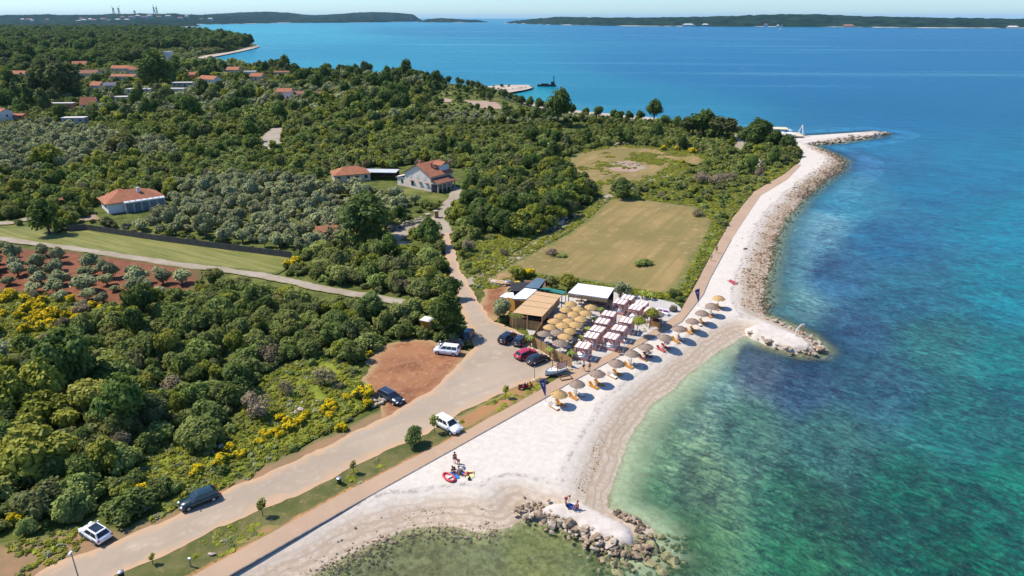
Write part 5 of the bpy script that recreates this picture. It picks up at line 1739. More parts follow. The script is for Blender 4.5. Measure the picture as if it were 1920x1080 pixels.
MB().box((-3, 2, 3.4), (13, 7, 0.3)).build('shade_sail', mt('cream_canvas', (0.66, 0.56, 0.38)), o)
for x in (-9, 3):
    for y in (-1, 5):
        MB().tube([(x, y, 1), (x, y, 3.3)], 0.12, 6).build('post', FRAME, o)
for i, (a, b) in enumerate([(1468, 258), (1482, 258), (1476, 252)]):
    o = thing('white_tent', 'small white sun tent on the far pier deck', 'tent', P(a, b, 1.2), 0.2, 'white tents at the far pier')
    MB().box((0, 0, 2.4), (3.4, 3.4, 0.5), top=(0.3, 0.3)).build('canopy', FRAME, o)
    for sx in (-1.5, 1.5):
        for sy in (-1.5, 1.5):
            MB().tube([(sx, sy, 0), (sx, sy, 2.3)], 0.07, 5).build('post', FRAME, o)
# small pier of the bay
c = poly([(905, 166), (940, 162), (985, 160.5), (997, 163.5), (985, 167), (940, 171), (915, 172)], 1)
o = thing('sand_pier', 'low sandy spit pier of the bay beach with a barge off its end', 'pier', (*c.mean(0), 0))
MB().prism([tuple(x - c.mean(0)) for x in c], -0.5, 1.4).build('gravel_top', far_sand, o)
rocks_along(o, [(930, 173), (960, 170), (990, 166), (998, 164)], 40, 1.6, 1.5, (0, 1.2), 'ab')


def heap(name, label, cat, pts_px, n, size, spread, keys, z=(1.0, 1.6)):
    o = thing(name, label, cat, (*at(*pts_px[0])[:2], 1.0))
    rocks_along(o, pts_px, n, size, spread, z, keys, 'stone')
    return o


def strew(name, label, line, n, size, spread, zf, mat, bias=0):
    """a mass of small stones along a shoreline, real geometry in one mesh"""
    c = np.array([at(a, b, 0.2)[:2] for a, b in line])
    seg = np.linalg.norm(np.diff(c, axis=0), axis=1)
    cum = np.concatenate([[0], np.cumsum(seg)])
    t = rng.uniform(0, cum[-1], n)
    k = np.clip(np.searchsorted(cum, t) - 1, 0, len(seg) - 1)
    d = (c[k + 1] - c[k]) / seg[k][:, None]
    q_ = c[k] + d * (t - cum[k])[:, None] + np.stack([-d[:, 1], d[:, 0]], 1) * (rng.normal(0, 1, n) * spread + bias)[:, None]
    dn = sdist(q_, coast)
    s = size * np.exp(rng.normal(0, 0.4, n))
    V_, F_ = [], []
    base = [rock_np(i + 60, 0.7, 1) for i in range(8)]
    off = 0
    for i in range(n):
        v, f = base[i % 8]
        a = rng.uniform(0, 6.28)
        ca, sa = math.cos(a), math.sin(a)
        vv = np.stack([v[:, 0] * ca - v[:, 1] * sa, v[:, 0] * sa + v[:, 1] * ca, v[:, 2]], 1) * s[i]
        V_.append(vv + np.array([q_[i, 0], q_[i, 1], float(zprof(dn[i])) * zf + 0.02]))
        F_.append(f + off)
        off += len(v)
    o = link(name, mesh_np(name, np.concatenate(V_), np.concatenate(F_), mat))
    o['kind'] = 'stuff'
    o['label'] = label


g = G('shore_stones')
p_ = g.pos()
n_ = g.noise(p_, 0.9, 3)
n2_ = g.noise(p_, 0.12, 3)
c_ = g.mix(g.ramp(n_, 0.4, 0.6), (0.40, 0.275, 0.175), (0.24, 0.16, 0.095))
z_ = g.n('SeparateXYZ', {0: p_}).outputs[2]
c_ = g.mix(g.ramp(n2_, 0.45, 0.6, 0, 0.6), c_, (0.44, 0.35, 0.26))
c_ = g.mix(g.ramp(z_, 0.35, 0.05), c_, (0.09, 0.065, 0.04))
SHST = g.done(g.bsdf(c_, 0.85, 0.2))
strew('shore_rocks', 'band of brown rubble between the white beach and the water', [(1418, 585), (1416, 540), (1426, 495), (1436, 455), (1455, 412), (1486, 375), (1525, 342), (1556, 318), (1562, 303), (1545, 290), (1520, 280)], 7000, 0.25, 2.0, 0.92, SHST)
strew('shore_rocks', 'darker wet rubble on the cape point', [(1500, 372), (1538, 340), (1570, 318), (1578, 302), (1560, 289), (1530, 280)], 1900, 0.30, 2.0, 0.9, STONE_W)
strew('shore_rocks', 'scattered stones along the little cove left of the near jetty', [(560, 1092), (640, 1048), (690, 1022), (730, 1000), (770, 990), (830, 985), (850, 990), (905, 998), (945, 985)], 420, 0.16, 0.9, 0.9, STONE_B, -0.5)
strew('shore_rocks', 'loose pebbles under the first stretch of the cove', [(540, 1100), (600, 1068), (660, 1038), (720, 1012)], 300, 0.15, 1.6, 0.9, STONE_W, -1.0)
strew('seabed_rocks', 'submerged stones off the near jetty', [(1100, 1070), (1150, 1075), (1220, 1060), (1250, 1030), (1235, 1000)], 300, 0.42, 3.0, 0.75, STONE_U)
heap('stone_heap', 'white boulders piled beside the flowering bush and the dark estate car', 'boulders', [(690, 768), (705, 764), (722, 766)], 12, 0.55, 0.6, 'a')
heap('stone_heap', 'pale boulders half hidden in the grass near the dark green car', 'boulders', [(262, 968), (272, 962), (282, 968)], 5, 0.45, 0.4, 'a')
heap('stone_heap', 'grey boulders beside the low bush above the white hatchback', 'boulders', [(222, 928), (234, 942), (246, 940)], 5, 0.5, 0.4, 'ab')
heap('stone_heap', 'limestone outcrop among the yellow broom at the clearing', 'boulders', [(500, 808), (535, 795), (580, 770), (600, 765)], 14, 0.4, 0.5, 'a')
heap('stone_heap', 'bleached stones in the broom above the road bank', 'boulders', [(385, 850), (400, 862), (420, 848)], 7, 0.45, 0.5, 'a')
heap('stone_heap', 'white stones at the second red soil patch', 'boulders', [(66, 660), (80, 668), (95, 672)], 8, 0.4, 0.4, 'a')
heap('stone_heap', 'white rocks set around the end of the reed fence', 'boulders', [(1076, 692), (1086, 692), (1094, 680)], 9, 0.35, 0.35, 'a')
heap('stone_heap', 'white stones beside the terrace palm at the path', 'boulders', [(1196, 631), (1204, 628), (1210, 622)], 7, 0.4, 0.4, 'a')
strew('dry_weed', 'dried weed washed up in a line on the pebbles', [(1136, 815), (1118, 850), (1108, 880), (1096, 905), (1090, 930)], 170, 0.06, 0.4, 1.03, mt('dry_seaweed', (.30, .19, .05), (.16, .10, .04), 6.0))
strew('dry_weed', 'older dark weed line higher up the beach', [(700, 985), (780, 962), (860, 960), (940, 958)], 160, 0.06, 0.35, 1.03, mt('dark_seaweed', (.12, .09, .06), (.2, .15, .1), 6.0))
strew('parking_stones', 'loose pale stones on the red dirt of the parking lot', [(710, 690), (740, 665), (790, 690), (760, 720), (735, 760), (800, 720), (845, 680)], 260, 0.09, 4.0, 1.0, STONE)
heap('rubble_pile', 'grey gravel pile at the far end of the upper field', 'gravel pile', [(1150, 276), (1168, 273), (1190, 275)], 26, 1.0, 0.9, 'ab', (0.9, 2.6))
heap('rubble_pile', 'pale building rubble spread in the middle of the upper field', 'rubble', [(1145, 312), (1170, 310), (1200, 317), (1212, 319)], 44, 0.7, 1.3, 'aa', (0.9, 1.6))
o = heap('stone_wall', 'dry stone wall along the lane below the stone house', 'wall', [(728, 440), (750, 434), (775, 426), (800, 416)], 90, 0.5, 0.22, 'a', (1.0, 2.4))
o = heap('stone_wall', 'crumbling stone bank along the dirt track by the mown field', 'wall', [(1020, 443), (1040, 432), (1058, 420), (1070, 408)], 80, 0.6, 0.8, 'aab', (0.9, 2.2))
o = heap('stone_wall', 'stone wall end under the garden trees at the field corner', 'wall', [(1080, 392), (1092, 384), (1104, 378)], 40, 0.5, 0.4, 'ab', (0.9, 2.0))
o = heap('ruined_wall', 'ruined stone wall bending above the coast path', 'wall', [(1424, 322), (1420, 308), (1436, 303), (1456, 298), (1474, 295)], 130, 0.75, 0.3, 'aab', (0.9, 3.4))
for i, (a, b) in enumerate([(803, 414), (818, 408)]):
    o = thing('gate_pillar', ('square stone gate pillar at the lane end, wall side', 'square stone gate pillar at the lane end, house side')[i], 'gate pillar', P(a, b, 1.2), 0.4)
    MB().box((0, 0, 0.95), (1.1, 1.1, 1.9)).build('shaft', STONE_B, o)
    MB().box((0, 0, 2.0), (1.4, 1.4, 0.2)).build('cap', STONE, o)

# ------------------------------------------------------------------ beach bar
STRAW = simple('straw_thatch', (0.55, 0.36, 0.15), (0.41, 0.26, 0.10), 5.0, bump=0.6, stretch=(1, 1, 3))
STRAW_OLD = simple('grey_old_thatch', (0.34, 0.245, 0.185), (0.21, 0.15, 0.11), 5.0, bump=0.6, stretch=(1, 1, 3))
REED = simple('reed_screen', (0.40, 0.255, 0.115), (0.28, 0.175, 0.075), 3.0, bump=0.5, stretch=(6, 6, 0.5))
MATT = simple('bamboo_mat', (0.54, 0.355, 0.19), (0.45, 0.285, 0.145), 2.0, bump=0.4, stretch=(0.6, 9, 1))
WOOD = simple('brown_timber', (0.20, 0.10, 0.05), (0.13, 0.065, 0.035), 4.0, stretch=(1, 1, 6))
LWOOD = simple('pale_timber', (0.50, 0.34, 0.19), (0.42, 0.27, 0.14), 4.0)
OWOOD = simple('orange_varnished_wood', (0.62, 0.27, 0.035), (0.50, 0.20, 0.03), 4.0, rough=0.5)
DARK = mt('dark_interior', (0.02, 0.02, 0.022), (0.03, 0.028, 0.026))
WHITE = mt('white_canvas', (0.80, 0.78, 0.76), (0.72, 0.70, 0.68), 1.0)
PINK = mt('pinkish_curtain', (0.74, 0.47, 0.41), (0.64, 0.39, 0.34), 1.5)
METAL = mt('galvanised_steel', (0.45, 0.45, 0.45), rough=0.4, metal=0.8)


def slab(parent, name, corners, h, th, mat):
    """flat or tilted roof slab: pixel corners seen at heights h"""
    o0 = np.array(parent.location)
    hs = h if hasattr(h, '__len__') else [h] * len(corners)
    c = [at(a, b, z) for (a, b), z in zip(corners, hs)]
    c = [x - o0 for x in c]
    n = len(c)
    vs = [tuple(x) for x in c] + [(x[0], x[1], x[2] - th) for x in c]
    fs = [tuple(range(n)), tuple(range(n, 2 * n))[::-1]] + [(i, n + i, n + (i + 1) % n, (i + 1) % n) for i in range(n)]
    ar = sum(c[i][0] * c[(i + 1) % n][1] - c[(i + 1) % n][0] * c[i][1] for i in range(n))
    if ar < 0: fs = [f[::-1] for f in fs]
    return MB().add(vs, fs).build(name, mat, parent)


def lerp(a, b, t): return tuple(x + (y - x) * t for x, y in zip(a, b))


Q = [(961, 586), (1016.6, 593.5), (1053.4, 553), (1006.3, 545.4)]   # roof corners: near left, near right, far right, far left
bar = thing('beach_bar', 'open beach bar under a tan bamboo mat roof beside the straw umbrellas', 'bar', (*at(1000, 600)[:2], 1.2))
ZR = 4.3
cuts = [0, .36, .58, .85, 1.0]
for i in range(4):
    a, b = cuts[i], cuts[i + 1] - 0.012
    cs = [lerp(Q[0], Q[3], a), lerp(Q[1], Q[2], a), lerp(Q[1], Q[2], b), lerp(Q[0], Q[3], b)]
    slab(bar, 'roof_mat', cs, [ZR + .10 * (i % 2), ZR - .05, ZR + .03, ZR + .12], 0.06, MATT)
slab(bar, 'roof_frame', [lerp(Q[0], Q[3], .01), lerp(Q[1], Q[2], .01), lerp(Q[1], Q[2], .99), lerp(Q[0], Q[3], .99)], ZR - .16, 0.1, WOOD)
bo = np.array(bar.location)
for t in (0, .34, .67, 1):
    for e0, e1 in ((Q[0], Q[3]), (Q[1], Q[2])):
        c = at(*lerp(e0, e1, t), ZR) - bo
        MB().tube([(c[0], c[1], 0), (c[0], c[1], ZR - 1.4)], 0.09, 6).build('post', LWOOD, bar)
c0, c1 = at(*lerp(Q[0], Q[1], .5), ZR) - bo, at(*lerp(Q[0], Q[1], .5), ZR) - bo
MB().tube([(c0[0], c0[1], 0), (c0[0], c0[1], ZR - 1.4)], 0.09, 6).build('post', LWOOD, bar)
# side screen of reed below the eaves, counter and the dim back wall
a, b = at(*lerp(Q[1], Q[2], 0.04), ZR) - bo, at(*lerp(Q[1], Q[2], .9), ZR) - bo
yw, L = math.atan2(b[1] - a[1], b[0] - a[0]), np.linalg.norm((b - a)[:2])
for k in range(5):
    m = a + (b - a) * (k + .5) / 5
    MB().box((0, 0, 2.35), (L / 5 * .94, 0.06, 1.1 if k < 4 else 1.6)).build('side_screen', REED, bar, loc=(m[0], m[1], 0), rot=(0, 0, yw))
a, b = at(*lerp(Q[0], Q[3], .28), ZR) - bo, at(*lerp(Q[1], Q[2], .28), ZR) - bo
m = (a + b) / 2
yw2 = math.atan2(b[1] - a[1], b[0] - a[0])
MB().box((0, 0, 0.55), (4.2, 0.7, 1.1)).build('counter', WOOD, bar, loc=(m[0], m[1], 0), rot=(0, 0, yw2))
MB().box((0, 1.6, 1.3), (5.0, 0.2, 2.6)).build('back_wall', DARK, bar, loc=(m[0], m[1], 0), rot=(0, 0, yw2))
for k in range(6):
    MB().lathe([(0.04, 0), (0.05, .18), (0.02, .26), (0.02, .33)], 6).build('bottle', mt('bottle_glass', (0.5, 0.5, 0.45), rough=0.2), bar, loc=(m[0] - 1.4 + .5 * k, m[1] + .25 - .23 * k, 1.1))
kit = thing('bar_kitchen', 'white roofed kitchen hut with orange board wall behind the bar', 'hut', (*at(965, 590)[:2], 1.2))
slab(kit, 'roof', [(961, 560), (987, 560.5), (1007, 543), (984, 540), (968, 552)], 4.1, 0.2, mt('white_sheet_roof', (0.76, 0.76, 0.76), (0.66, 0.66, 0.66), 0.8))
slab(kit, 'side_roof', [(936.5, 556), (950, 558.5), (966, 559), (962, 548), (948, 549)], 3.7, 0.15, MAT['white_sheet_roof'])
ko = np.array(kit.location)
for (pa, pb, mat_, nm) in (((952, 572), (966, 577), mt('orange_board', (0.55, 0.26, 0.035), (0.45, 0.2, 0.03), 3, stretch=(5, 5, .4)), 'board_wall'), ((966.3, 577), (975, 578.5), WOOD, 'timber_wall'), ((975.3, 578.5), (986, 579.5), MAT['orange_board'], 'board_wall')):
    a, b = at(*pa, 2.2) - ko, at(*pb, 2.2) - ko
    m, L = (a + b) / 2, np.linalg.norm((b - a)[:2])
    MB().box((0, 0, 1.35), (L, 0.15, 2.7)).build(nm, mat_, kit, loc=(m[0], m[1], 0), rot=(0, 0, math.atan2(b[1] - a[1], b[0] - a[0])))
a = at(980, 577, 2.2) - ko
w_ = MB().box((0, 0, 1.8), (1.3, 0.25, 1.2)).build('hatch', FRAME, kit, loc=(a[0], a[1] - .1, 0), rot=(0, 0, -.1))
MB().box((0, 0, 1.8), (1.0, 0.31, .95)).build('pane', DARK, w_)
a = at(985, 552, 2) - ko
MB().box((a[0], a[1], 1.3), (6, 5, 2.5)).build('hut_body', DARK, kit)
sh = thing('store_shed', 'shed with a blue grey metal roof behind the white kitchen roof', 'shed', (*at(1003, 545)[:2], 1.2))
slab(sh, 'roof', [(984, 538.5), (1009.7, 541), (1023.5, 523.5), (1005, 520.7)], [4.1, 4.1, 3.6, 3.6], 0.15, mt('blue_grey_roof', (0.105, 0.15, 0.19), (0.085, 0.125, 0.16), 0.8, rough=0.5))
a = at(1003, 530, 3.8) - np.array(sh.location)
MB().box((a[0], a[1], 1.2), (4.4, 4.2, 2.3)).build('wall', WOOD, sh)
aw = thing('awning', 'teal green fabric awning between the blue roof and the white pavilion', 'awning', (*at(1040, 552)[:2], 1.2))
slab(aw, 'fabric', [(1011, 541.5), (1021, 538.5), (1062.5, 546.2), (1055.5, 551.5), (1030, 546.5)], [3.9, 4.0, 3.8, 3.8, 3.5], 0.04, mt('teal_fabric', (0.03, 0.19, 0.15), (0.025, 0.15, 0.13), 1.2))
for (a, b) in ((1021, 539), (1061, 546.5)):
    c = at(a, b, 3.8) - np.array(aw.location)
    MB().tube([(c[0], c[1], 0), (c[0], c[1], 2.6)], 0.07, 6).build('post', LWOOD, aw)
pv = thing('pavilion', 'wide white roofed pavilion with reed fringe behind the canopy beds', 'pavilion', (*at(1108, 575)[:2], 1.2))
PQ = [(1065, 549), (1139.2, 559.3), (1151.8, 539.8), (1084, 531)]
slab(pv, 'roof', PQ, 4.4, 0.14, mt('white_pavilion_roof', (0.74, 0.74, 0.75), (0.64, 0.64, 0.66), 0.6))
po_ = np.array(pv.location)
a, b = at(*PQ[0], 4.4) - po_, at(*PQ[1], 4.4) - po_
for k in range(26):
    m = a + (b - a) * (k + .5) / 26
    MB().box((0, 0, 0), (np.linalg.norm(b - a) / 26 * .9, 0.07, 0.62)).build('fringe_strip', REED if k % 2 else LWOOD, pv, loc=(m[0], m[1] - .12, 2.66 + .04 * (k % 3)), rot=(0, 0, math.atan2(b[1] - a[1], b[0] - a[0])))
for t in (0.02, .34, .67, .98):
    for e0, e1 in ((PQ[0], PQ[1]), (PQ[3], PQ[2])):
        c = at(*lerp(e0, e1, t), 4.4) - po_
        MB().tube([(c[0], c[1], 0), (c[0], c[1], 3.05)], 0.09, 6).build('post', WOOD, pv)
c0, c1 = at(*lerp(PQ[3], PQ[2], .03), 4.4) - po_, at(*lerp(PQ[3], PQ[2], .97), 4.4) - po_
m = (c0 + c1) / 2
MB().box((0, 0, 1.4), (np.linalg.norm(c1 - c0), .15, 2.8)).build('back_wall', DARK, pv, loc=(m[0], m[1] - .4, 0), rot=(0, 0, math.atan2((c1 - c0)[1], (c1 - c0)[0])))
for t in (.2, .4, .6, .8):
    c = (at(*lerp(PQ[0], PQ[1], t), 4.4) * .55 + at(*lerp(PQ[3], PQ[2], t), 4.4) * .45) - po_
    MB().box((c[0], c[1], .74), (1.6, .8, .06)).box((c[0], c[1], .36), (.1, .1, .7)).build('table', WOOD, pv)


def reed_fence(label, pts, h=1.9, z=1.2):
    """fence of reed panels: every reed bundle stands proud by its own amount"""
    o = thing('reed_fence', label, 'fence', (*at(*pts[0])[:2], z))
    oo = np.array(o.location)
    for (a, b) in zip(pts[:-1], pts[1:]):
        pa, pb = at(*a) - oo, at(*b) - oo
        L = np.linalg.norm((pb - pa)[:2])
        n = max(1, round(L / 1.9))
        yw = math.atan2((pb - pa)[1], (pb - pa)[0])
        for k in range(n):
            m = pa + (pb - pa) * (k + .5) / n
            w = L / n * .97
            mb = MB()
            for i in range(14):
                mb.box(((i + .5) / 14 * w - w / 2, random.uniform(-.015, .015), h / 2), (w / 14 * .98, .05, h * random.uniform(.96, 1.03)))
            pn = mb.build('reed_panel', REED, o, loc=(m[0], m[1], 0), rot=(0, 0, yw))
            pn['kind'] = 'stuff'
            e = pa + (pb - pa) * k / n
            MB().tube([(0, 0, -.1), (0, 0, h + .25)], .06, 6).build('post', WOOD, o, loc=(e[0], e[1], 0))
    return o


reed_fence('reed fence along the front of the beach bar facing the parking lot', [(956, 612), (986, 617), (1017, 622)])
reed_fence('long reed fence running from the bar past the black car to the coast path', [(1017, 622.4), (998, 648), (1015, 658), (1035, 671), (1055, 682), (1072, 691)])
o = thing('timber_pile', 'untidy pile of pale planks and an upturned skiff beside the dirt track', 'timber pile', P(936, 532, 1.2), R(-32))
for k in range(16):
    MB().box((0, 0, 0), (random.uniform(3, 5.5), .28, .12)).build('plank', LWOOD if k % 3 else FRAME, o, loc=(random.uniform(-.6, .6), -.9 + .22 * (k % 8), .25 + .22 * (k // 8) + .04 * (k % 3)), rot=(0, random.uniform(-.06, .06), random.uniform(-.1, .1)))
MB().lathe([(0.02, 0), (.5, .06), (.62, .35), (.55, .55)], 10).build('tarp_roll', WHITE, o, loc=(2.0, .4, .5))
for a, b, col, lab in [(961, 541, (0.02, 0.09, 0.35), 'blue plastic drum beside the timber pile'), (966, 538, (0.03, 0.16, 0.5), 'second blue drum behind the first one'), (977, 541, (0.1, 0.3, 0.6), 'light blue drum next to the yellow cover')]:
    o = thing('drum', lab, 'drum', P(a, b, 1.2))
    m_ = mt('drum_%d' % a, col, rough=.4)
    MB().lathe([(0, 0), (.42, 0), (.45, .3), (.42, .32), (.45, .62), (.42, .64), (.44, 1.0), (0, 1.02)], 12).build('body', m_, o)
    MB().lathe([(.30, 0), (.42, .01), (.4, .06), (0, .07)], 12).build('lid', mt('drum_lid', (.5, .5, .5)), o, loc=(0, 0, 1.0))
o = thing('covered_stack', 'stack under a yellow cover beside the blue drums', 'covered stack', P(970, 538, 1.2), .4)
MB().box((0, 0, .6), (1.5, 1.2, 1.2), top=(.75, .8)).build('cover', mt('yellow_cover', (.55, .36, .05), (.45, .3, .06)), o)
MB().box((0, 0, .04), (1.7, 1.4, .1)).build('pallet', WOOD, o)


def umbrella_meshes(mat, seed, r=1.27):
    g_ = random.Random(seed)
    mb = MB()
    for ring, (r0, z0, r1, z1) in enumerate([(0.05, .62, .5 * r, .42), (.42 * r, .50, .8 * r, .22), (.72 * r, .31, 1.0 * r, .02)]):
        n = 30
        for k in range(n):
            a0, a1 = 2 * math.pi * (k - .12) / n, 2 * math.pi * (k + 1.12) / n
            lift, rr_, dz = g_.uniform(0, .035), g_.uniform(.95, 1.06), g_.uniform(-.05, .02)
            vs = [(r0 * math.cos(a0), r0 * math.sin(a0), z0 + lift), (r0 * math.cos(a1), r0 * math.sin(a1), z0 + lift), (r1 * rr_ * math.cos(a1), r1 * rr_ * math.sin(a1), z1 + lift + dz), (r1 * rr_ * math.cos(a0), r1 * rr_ * math.sin(a0), z1 + lift + dz)]
            vs += [(x, y, z - .05) for x, y, z in vs]
            mb.add(vs, [(3, 2, 1, 0)[::-1], (4, 5, 6, 7)[::-1], (2, 3, 7, 6), (0, 3, 7, 4), (1, 2, 6, 5)])
    return mb.mesh('canopy', mat)


CAP = {}
def umbrella(px, py, old, label, group, cap=None, name='straw_umbrella', zc=2.35):
    p = at(px, py, 1.2 + zc - .1)
    if ('c', old) not in CAP:
        CAP['c', old] = [umbrella_meshes(STRAW_OLD if old else STRAW, s + 3 * old) for s in range(3)]
        CAP['p'] = MB().tube([(0, 0, 0), (0, 0, 2.5)], .05, 6).mesh('pole', LWOOD)
        CAP['b'] = MB().lathe([(0, .08), (.3, .08), (.32, 0)], 10).mesh('base', mt('umbrella_base', (.2, .19, .18)))
        CAP['t'] = [MB().lathe([(.3, .42), (.22, .55), (.08, .68), (0, .74)], 9).mesh('cap', m) for m in (STRAW, STRAW_OLD)]
        CAP['s'] = MB()
        for k in range(8):
            t = k * math.pi / 4
            CAP['s'].tube([(0, 0, .5), (1.05 * math.cos(t), 1.05 * math.sin(t), -.03)], .02, 4)
        CAP['s'] = CAP['s'].mesh('spokes', WOOD)
    o = thing(name, label, 'umbrella', (p[0], p[1], 1.22), random.uniform(0, 6), group)
    o.rotation_euler = (random.gauss(0, .035), random.gauss(0, .035), random.uniform(0, 6))
    k_ = random.uniform(.93, 1.07)
    o.scale = (k_, k_, random.uniform(.95, 1.04))
    c = link('canopy', random.choice(CAP['c', old]), o, (0, 0, zc - .3))
    link('cap', CAP['t'][cap if cap is not None else old], c)
    link('frame', CAP['s'], o, (0, 0, zc - .3))['kind'] = 'stuff'
    link('pole', CAP['p'], o)
    link('base', CAP['b'], o)
    return o


REST = [(1069.7, 569.7, 0), (1108.1, 574.8, 0), (1083.7, 578.1, 0), (1061.2, 580.5, 0), (1097.8, 585.2, 0), (1075.3, 588, 0), (1051.9, 591.2, 0), (1089.8, 596.9, 0), (1066.9, 600.2, 0), (1041.1, 602, 0), (1079, 607.2, 0), (1054.7, 610, 0),
        (1031.2, 612.8, 0), (1068.7, 618.4, 0), (1044.8, 622.2, 1), (1020, 625, 1), (1059.4, 631.6, 0), (1050, 642.8, 1)]
ORD = ['back row by the bar', 'back row standing apart by the palms', 'second row towards the beds', 'second row towards the bar', 'third row on the bed side', 'third row in the middle', 'third row on the bar side', 'fourth row on the bed side', 'fourth row with a grey cap', 'fourth row on the bar side',
       'fifth row on the bed side', 'fifth row with a grey peak', 'fifth row on the fence side', 'sixth row on the bed side', 'sixth row, old and grey', 'row end by the fence, old and grey', 'front row, orange with grey cap', 'front end near the palm fence, old and grey']
TBL = None
for i, (a, b, od) in enumerate(REST):
    o = umbrella(a, b, od, ('golden terrace umbrella, ' if not od else 'worn terrace umbrella, ') + ORD[i], 'straw umbrellas on the bar terrace', cap=1 if i in (8, 9, 11, 12, 16) else None, zc=2.5)
    if TBL is None:
        TBL = thing('terrace_table', 'white table with stools under a straw umbrella', 'table', (0, 0, 0), 0, 'tables under the terrace umbrellas')
        MB().lathe([(0, .74), (.5, .74), (.5, .7), (0, .7)], 14).build('table_top', WHITE, TBL)
        MB().tube([(0, 0, 0), (0, 0, .7)], .05, 6).build('leg', METAL, TBL)
        for t in (0.4, 2.5, 4.6):
            st = MB().lathe([(0, .45), (.2, .45), (.2, .41), (0, .41)], 8).build('stool', LWOOD, TBL, loc=(.75 * math.cos(t), .75 * math.sin(t), 0))
            MB().tube([(0, 0, 0), (0, 0, .42)], .04, 5).build('stool_leg', WOOD, st)
        tb = TBL
    else:
        tb = dup(TBL)
    tb.location = (o.location[0] + .55, o.location[1] - .3, 1.22)
    tb['label'] = 'white table under the umbrella of the ' + ORD[i]

# ---- canopy beds
BEDW = simple('pinkish_pale_wood', (0.54, 0.25, 0.19), (0.42, 0.19, 0.14), 4.0)


def cabana():
    o = thing('canopy_bed', '', 'canopy bed', (0, 0, 0), 0, 'white canopy beds of the beach terrace')
    W, D, H = 2.35, 2.2, 2.25
    for sx in (-1, 1):
        for sy in (-1, 1):
            MB().box((sx * W / 2, sy * D / 2, H / 2), (.13, .13, H)).build('post', BEDW, o)
    for k in range(4):
        MB().box((-W / 2 + k * W / 3, 0, H + .05), (.12, D + .3, .1)).build('roof_beam', BEDW, o)
    for sy in (-1, 1):
        MB().box((0, sy * D / 2, H - .06), (W, .1, .12)).build('cross_beam', BEDW, o)
    for k in range(3):
        MB().box((-W / 3 + k * W / 3, 0, H + .13), (W / 3 - .24, D + .2, .05)).build('roof_cloth', WHITE, o)
    MB().box((0, 0, .2), (W - .1, D - .1, .34)).build('platform', BEDW, o)
    MB().box((0, .05, .47), (W - .35, D - .3, .2)).build('mattress', WHITE, o)
    for s in (-.5, .5):
        MB().box((s, D / 2 - .4, .65), (.7, .4, .16), rx=.3).build('pillow', PINK, o)
    # drapes: gathered cloth hanging at the corners, the back closed
    mb = MB()
    n = 14
    for i in range(n):
        x0, x1 = -W / 2 + .1 + i * (W - .2) / n, -W / 2 + .1 + (i + 1) * (W - .2) / n
        y0, y1 = D / 2 - .08 + .05 * (i % 2), D / 2 - .08 + .05 * ((i + 1) % 2)
        mb.add([(x0, y0, .4), (x1, y1, .4), (x1, y1, H - .1), (x0, y0, H - .1), (x0, y0 + .02, .4), (x1, y1 + .02, .4), (x1, y1 + .02, H - .1), (x0, y0 + .02, H - .1)], [(0, 1, 2, 3), (7, 6, 5, 4)])
    mb.build('back_curtain', PINK, o)
    for sx in (-1, 1):
        for sy in (-1, 1):
            yy = sy * (D / 2 - .35)
            MB().tube([(sx * (W / 2 - .02), sy * .25, H - .12), (sx * (W / 2 - .02), sy * (D / 2 - .3), 1.35), (sx * (W / 2 - .02), sy * (D / 2 - .2), .95), (sx * (W / 2 - .02), sy * (D / 2 - .3), .3)], [.2, .12, .08, .17], 7).build('side_curtain', PINK, o)
    return o


CAB = [(1093.3, 648, 'at the fence end nearest the path'), (1109.4, 629, 'second in the row by the umbrellas'), (1120.3, 617, 'third in the row by the umbrellas'), (1130, 602.5, 'fourth in the row by the umbrellas'), (1141.5, 588.5, 'last in the row by the umbrellas'),
       (1146.7, 630.5, 'first in the row by the coast path'), (1161, 615.5, 'second in the row by the coast path'), (1174.8, 601, 'third in the row by the coast path'), (1163.3, 566, 'in front of the pavilion corner'), (1177, 558, 'rearmost one by the mown field'),
       (1201.8, 569.5, 'standing apart behind the broad terrace tree'), (1220.7, 582, 'beside the wooden hut on the terrace'), (1192, 577, 'between the lone bed and the broad tree')]
cb0 = cabana()
for i, (a, b, w) in enumerate(CAB):
    o = cb0 if i == 0 else dup(cb0)
    p = at(a, b, 1.2 + 2.35)
    o.location = (p[0], p[1], 1.26)
    o.rotation_euler = (0, 0, R(-26 + random.uniform(-3, 3)))
    o['label'] = 'white roofed canopy bed ' + w


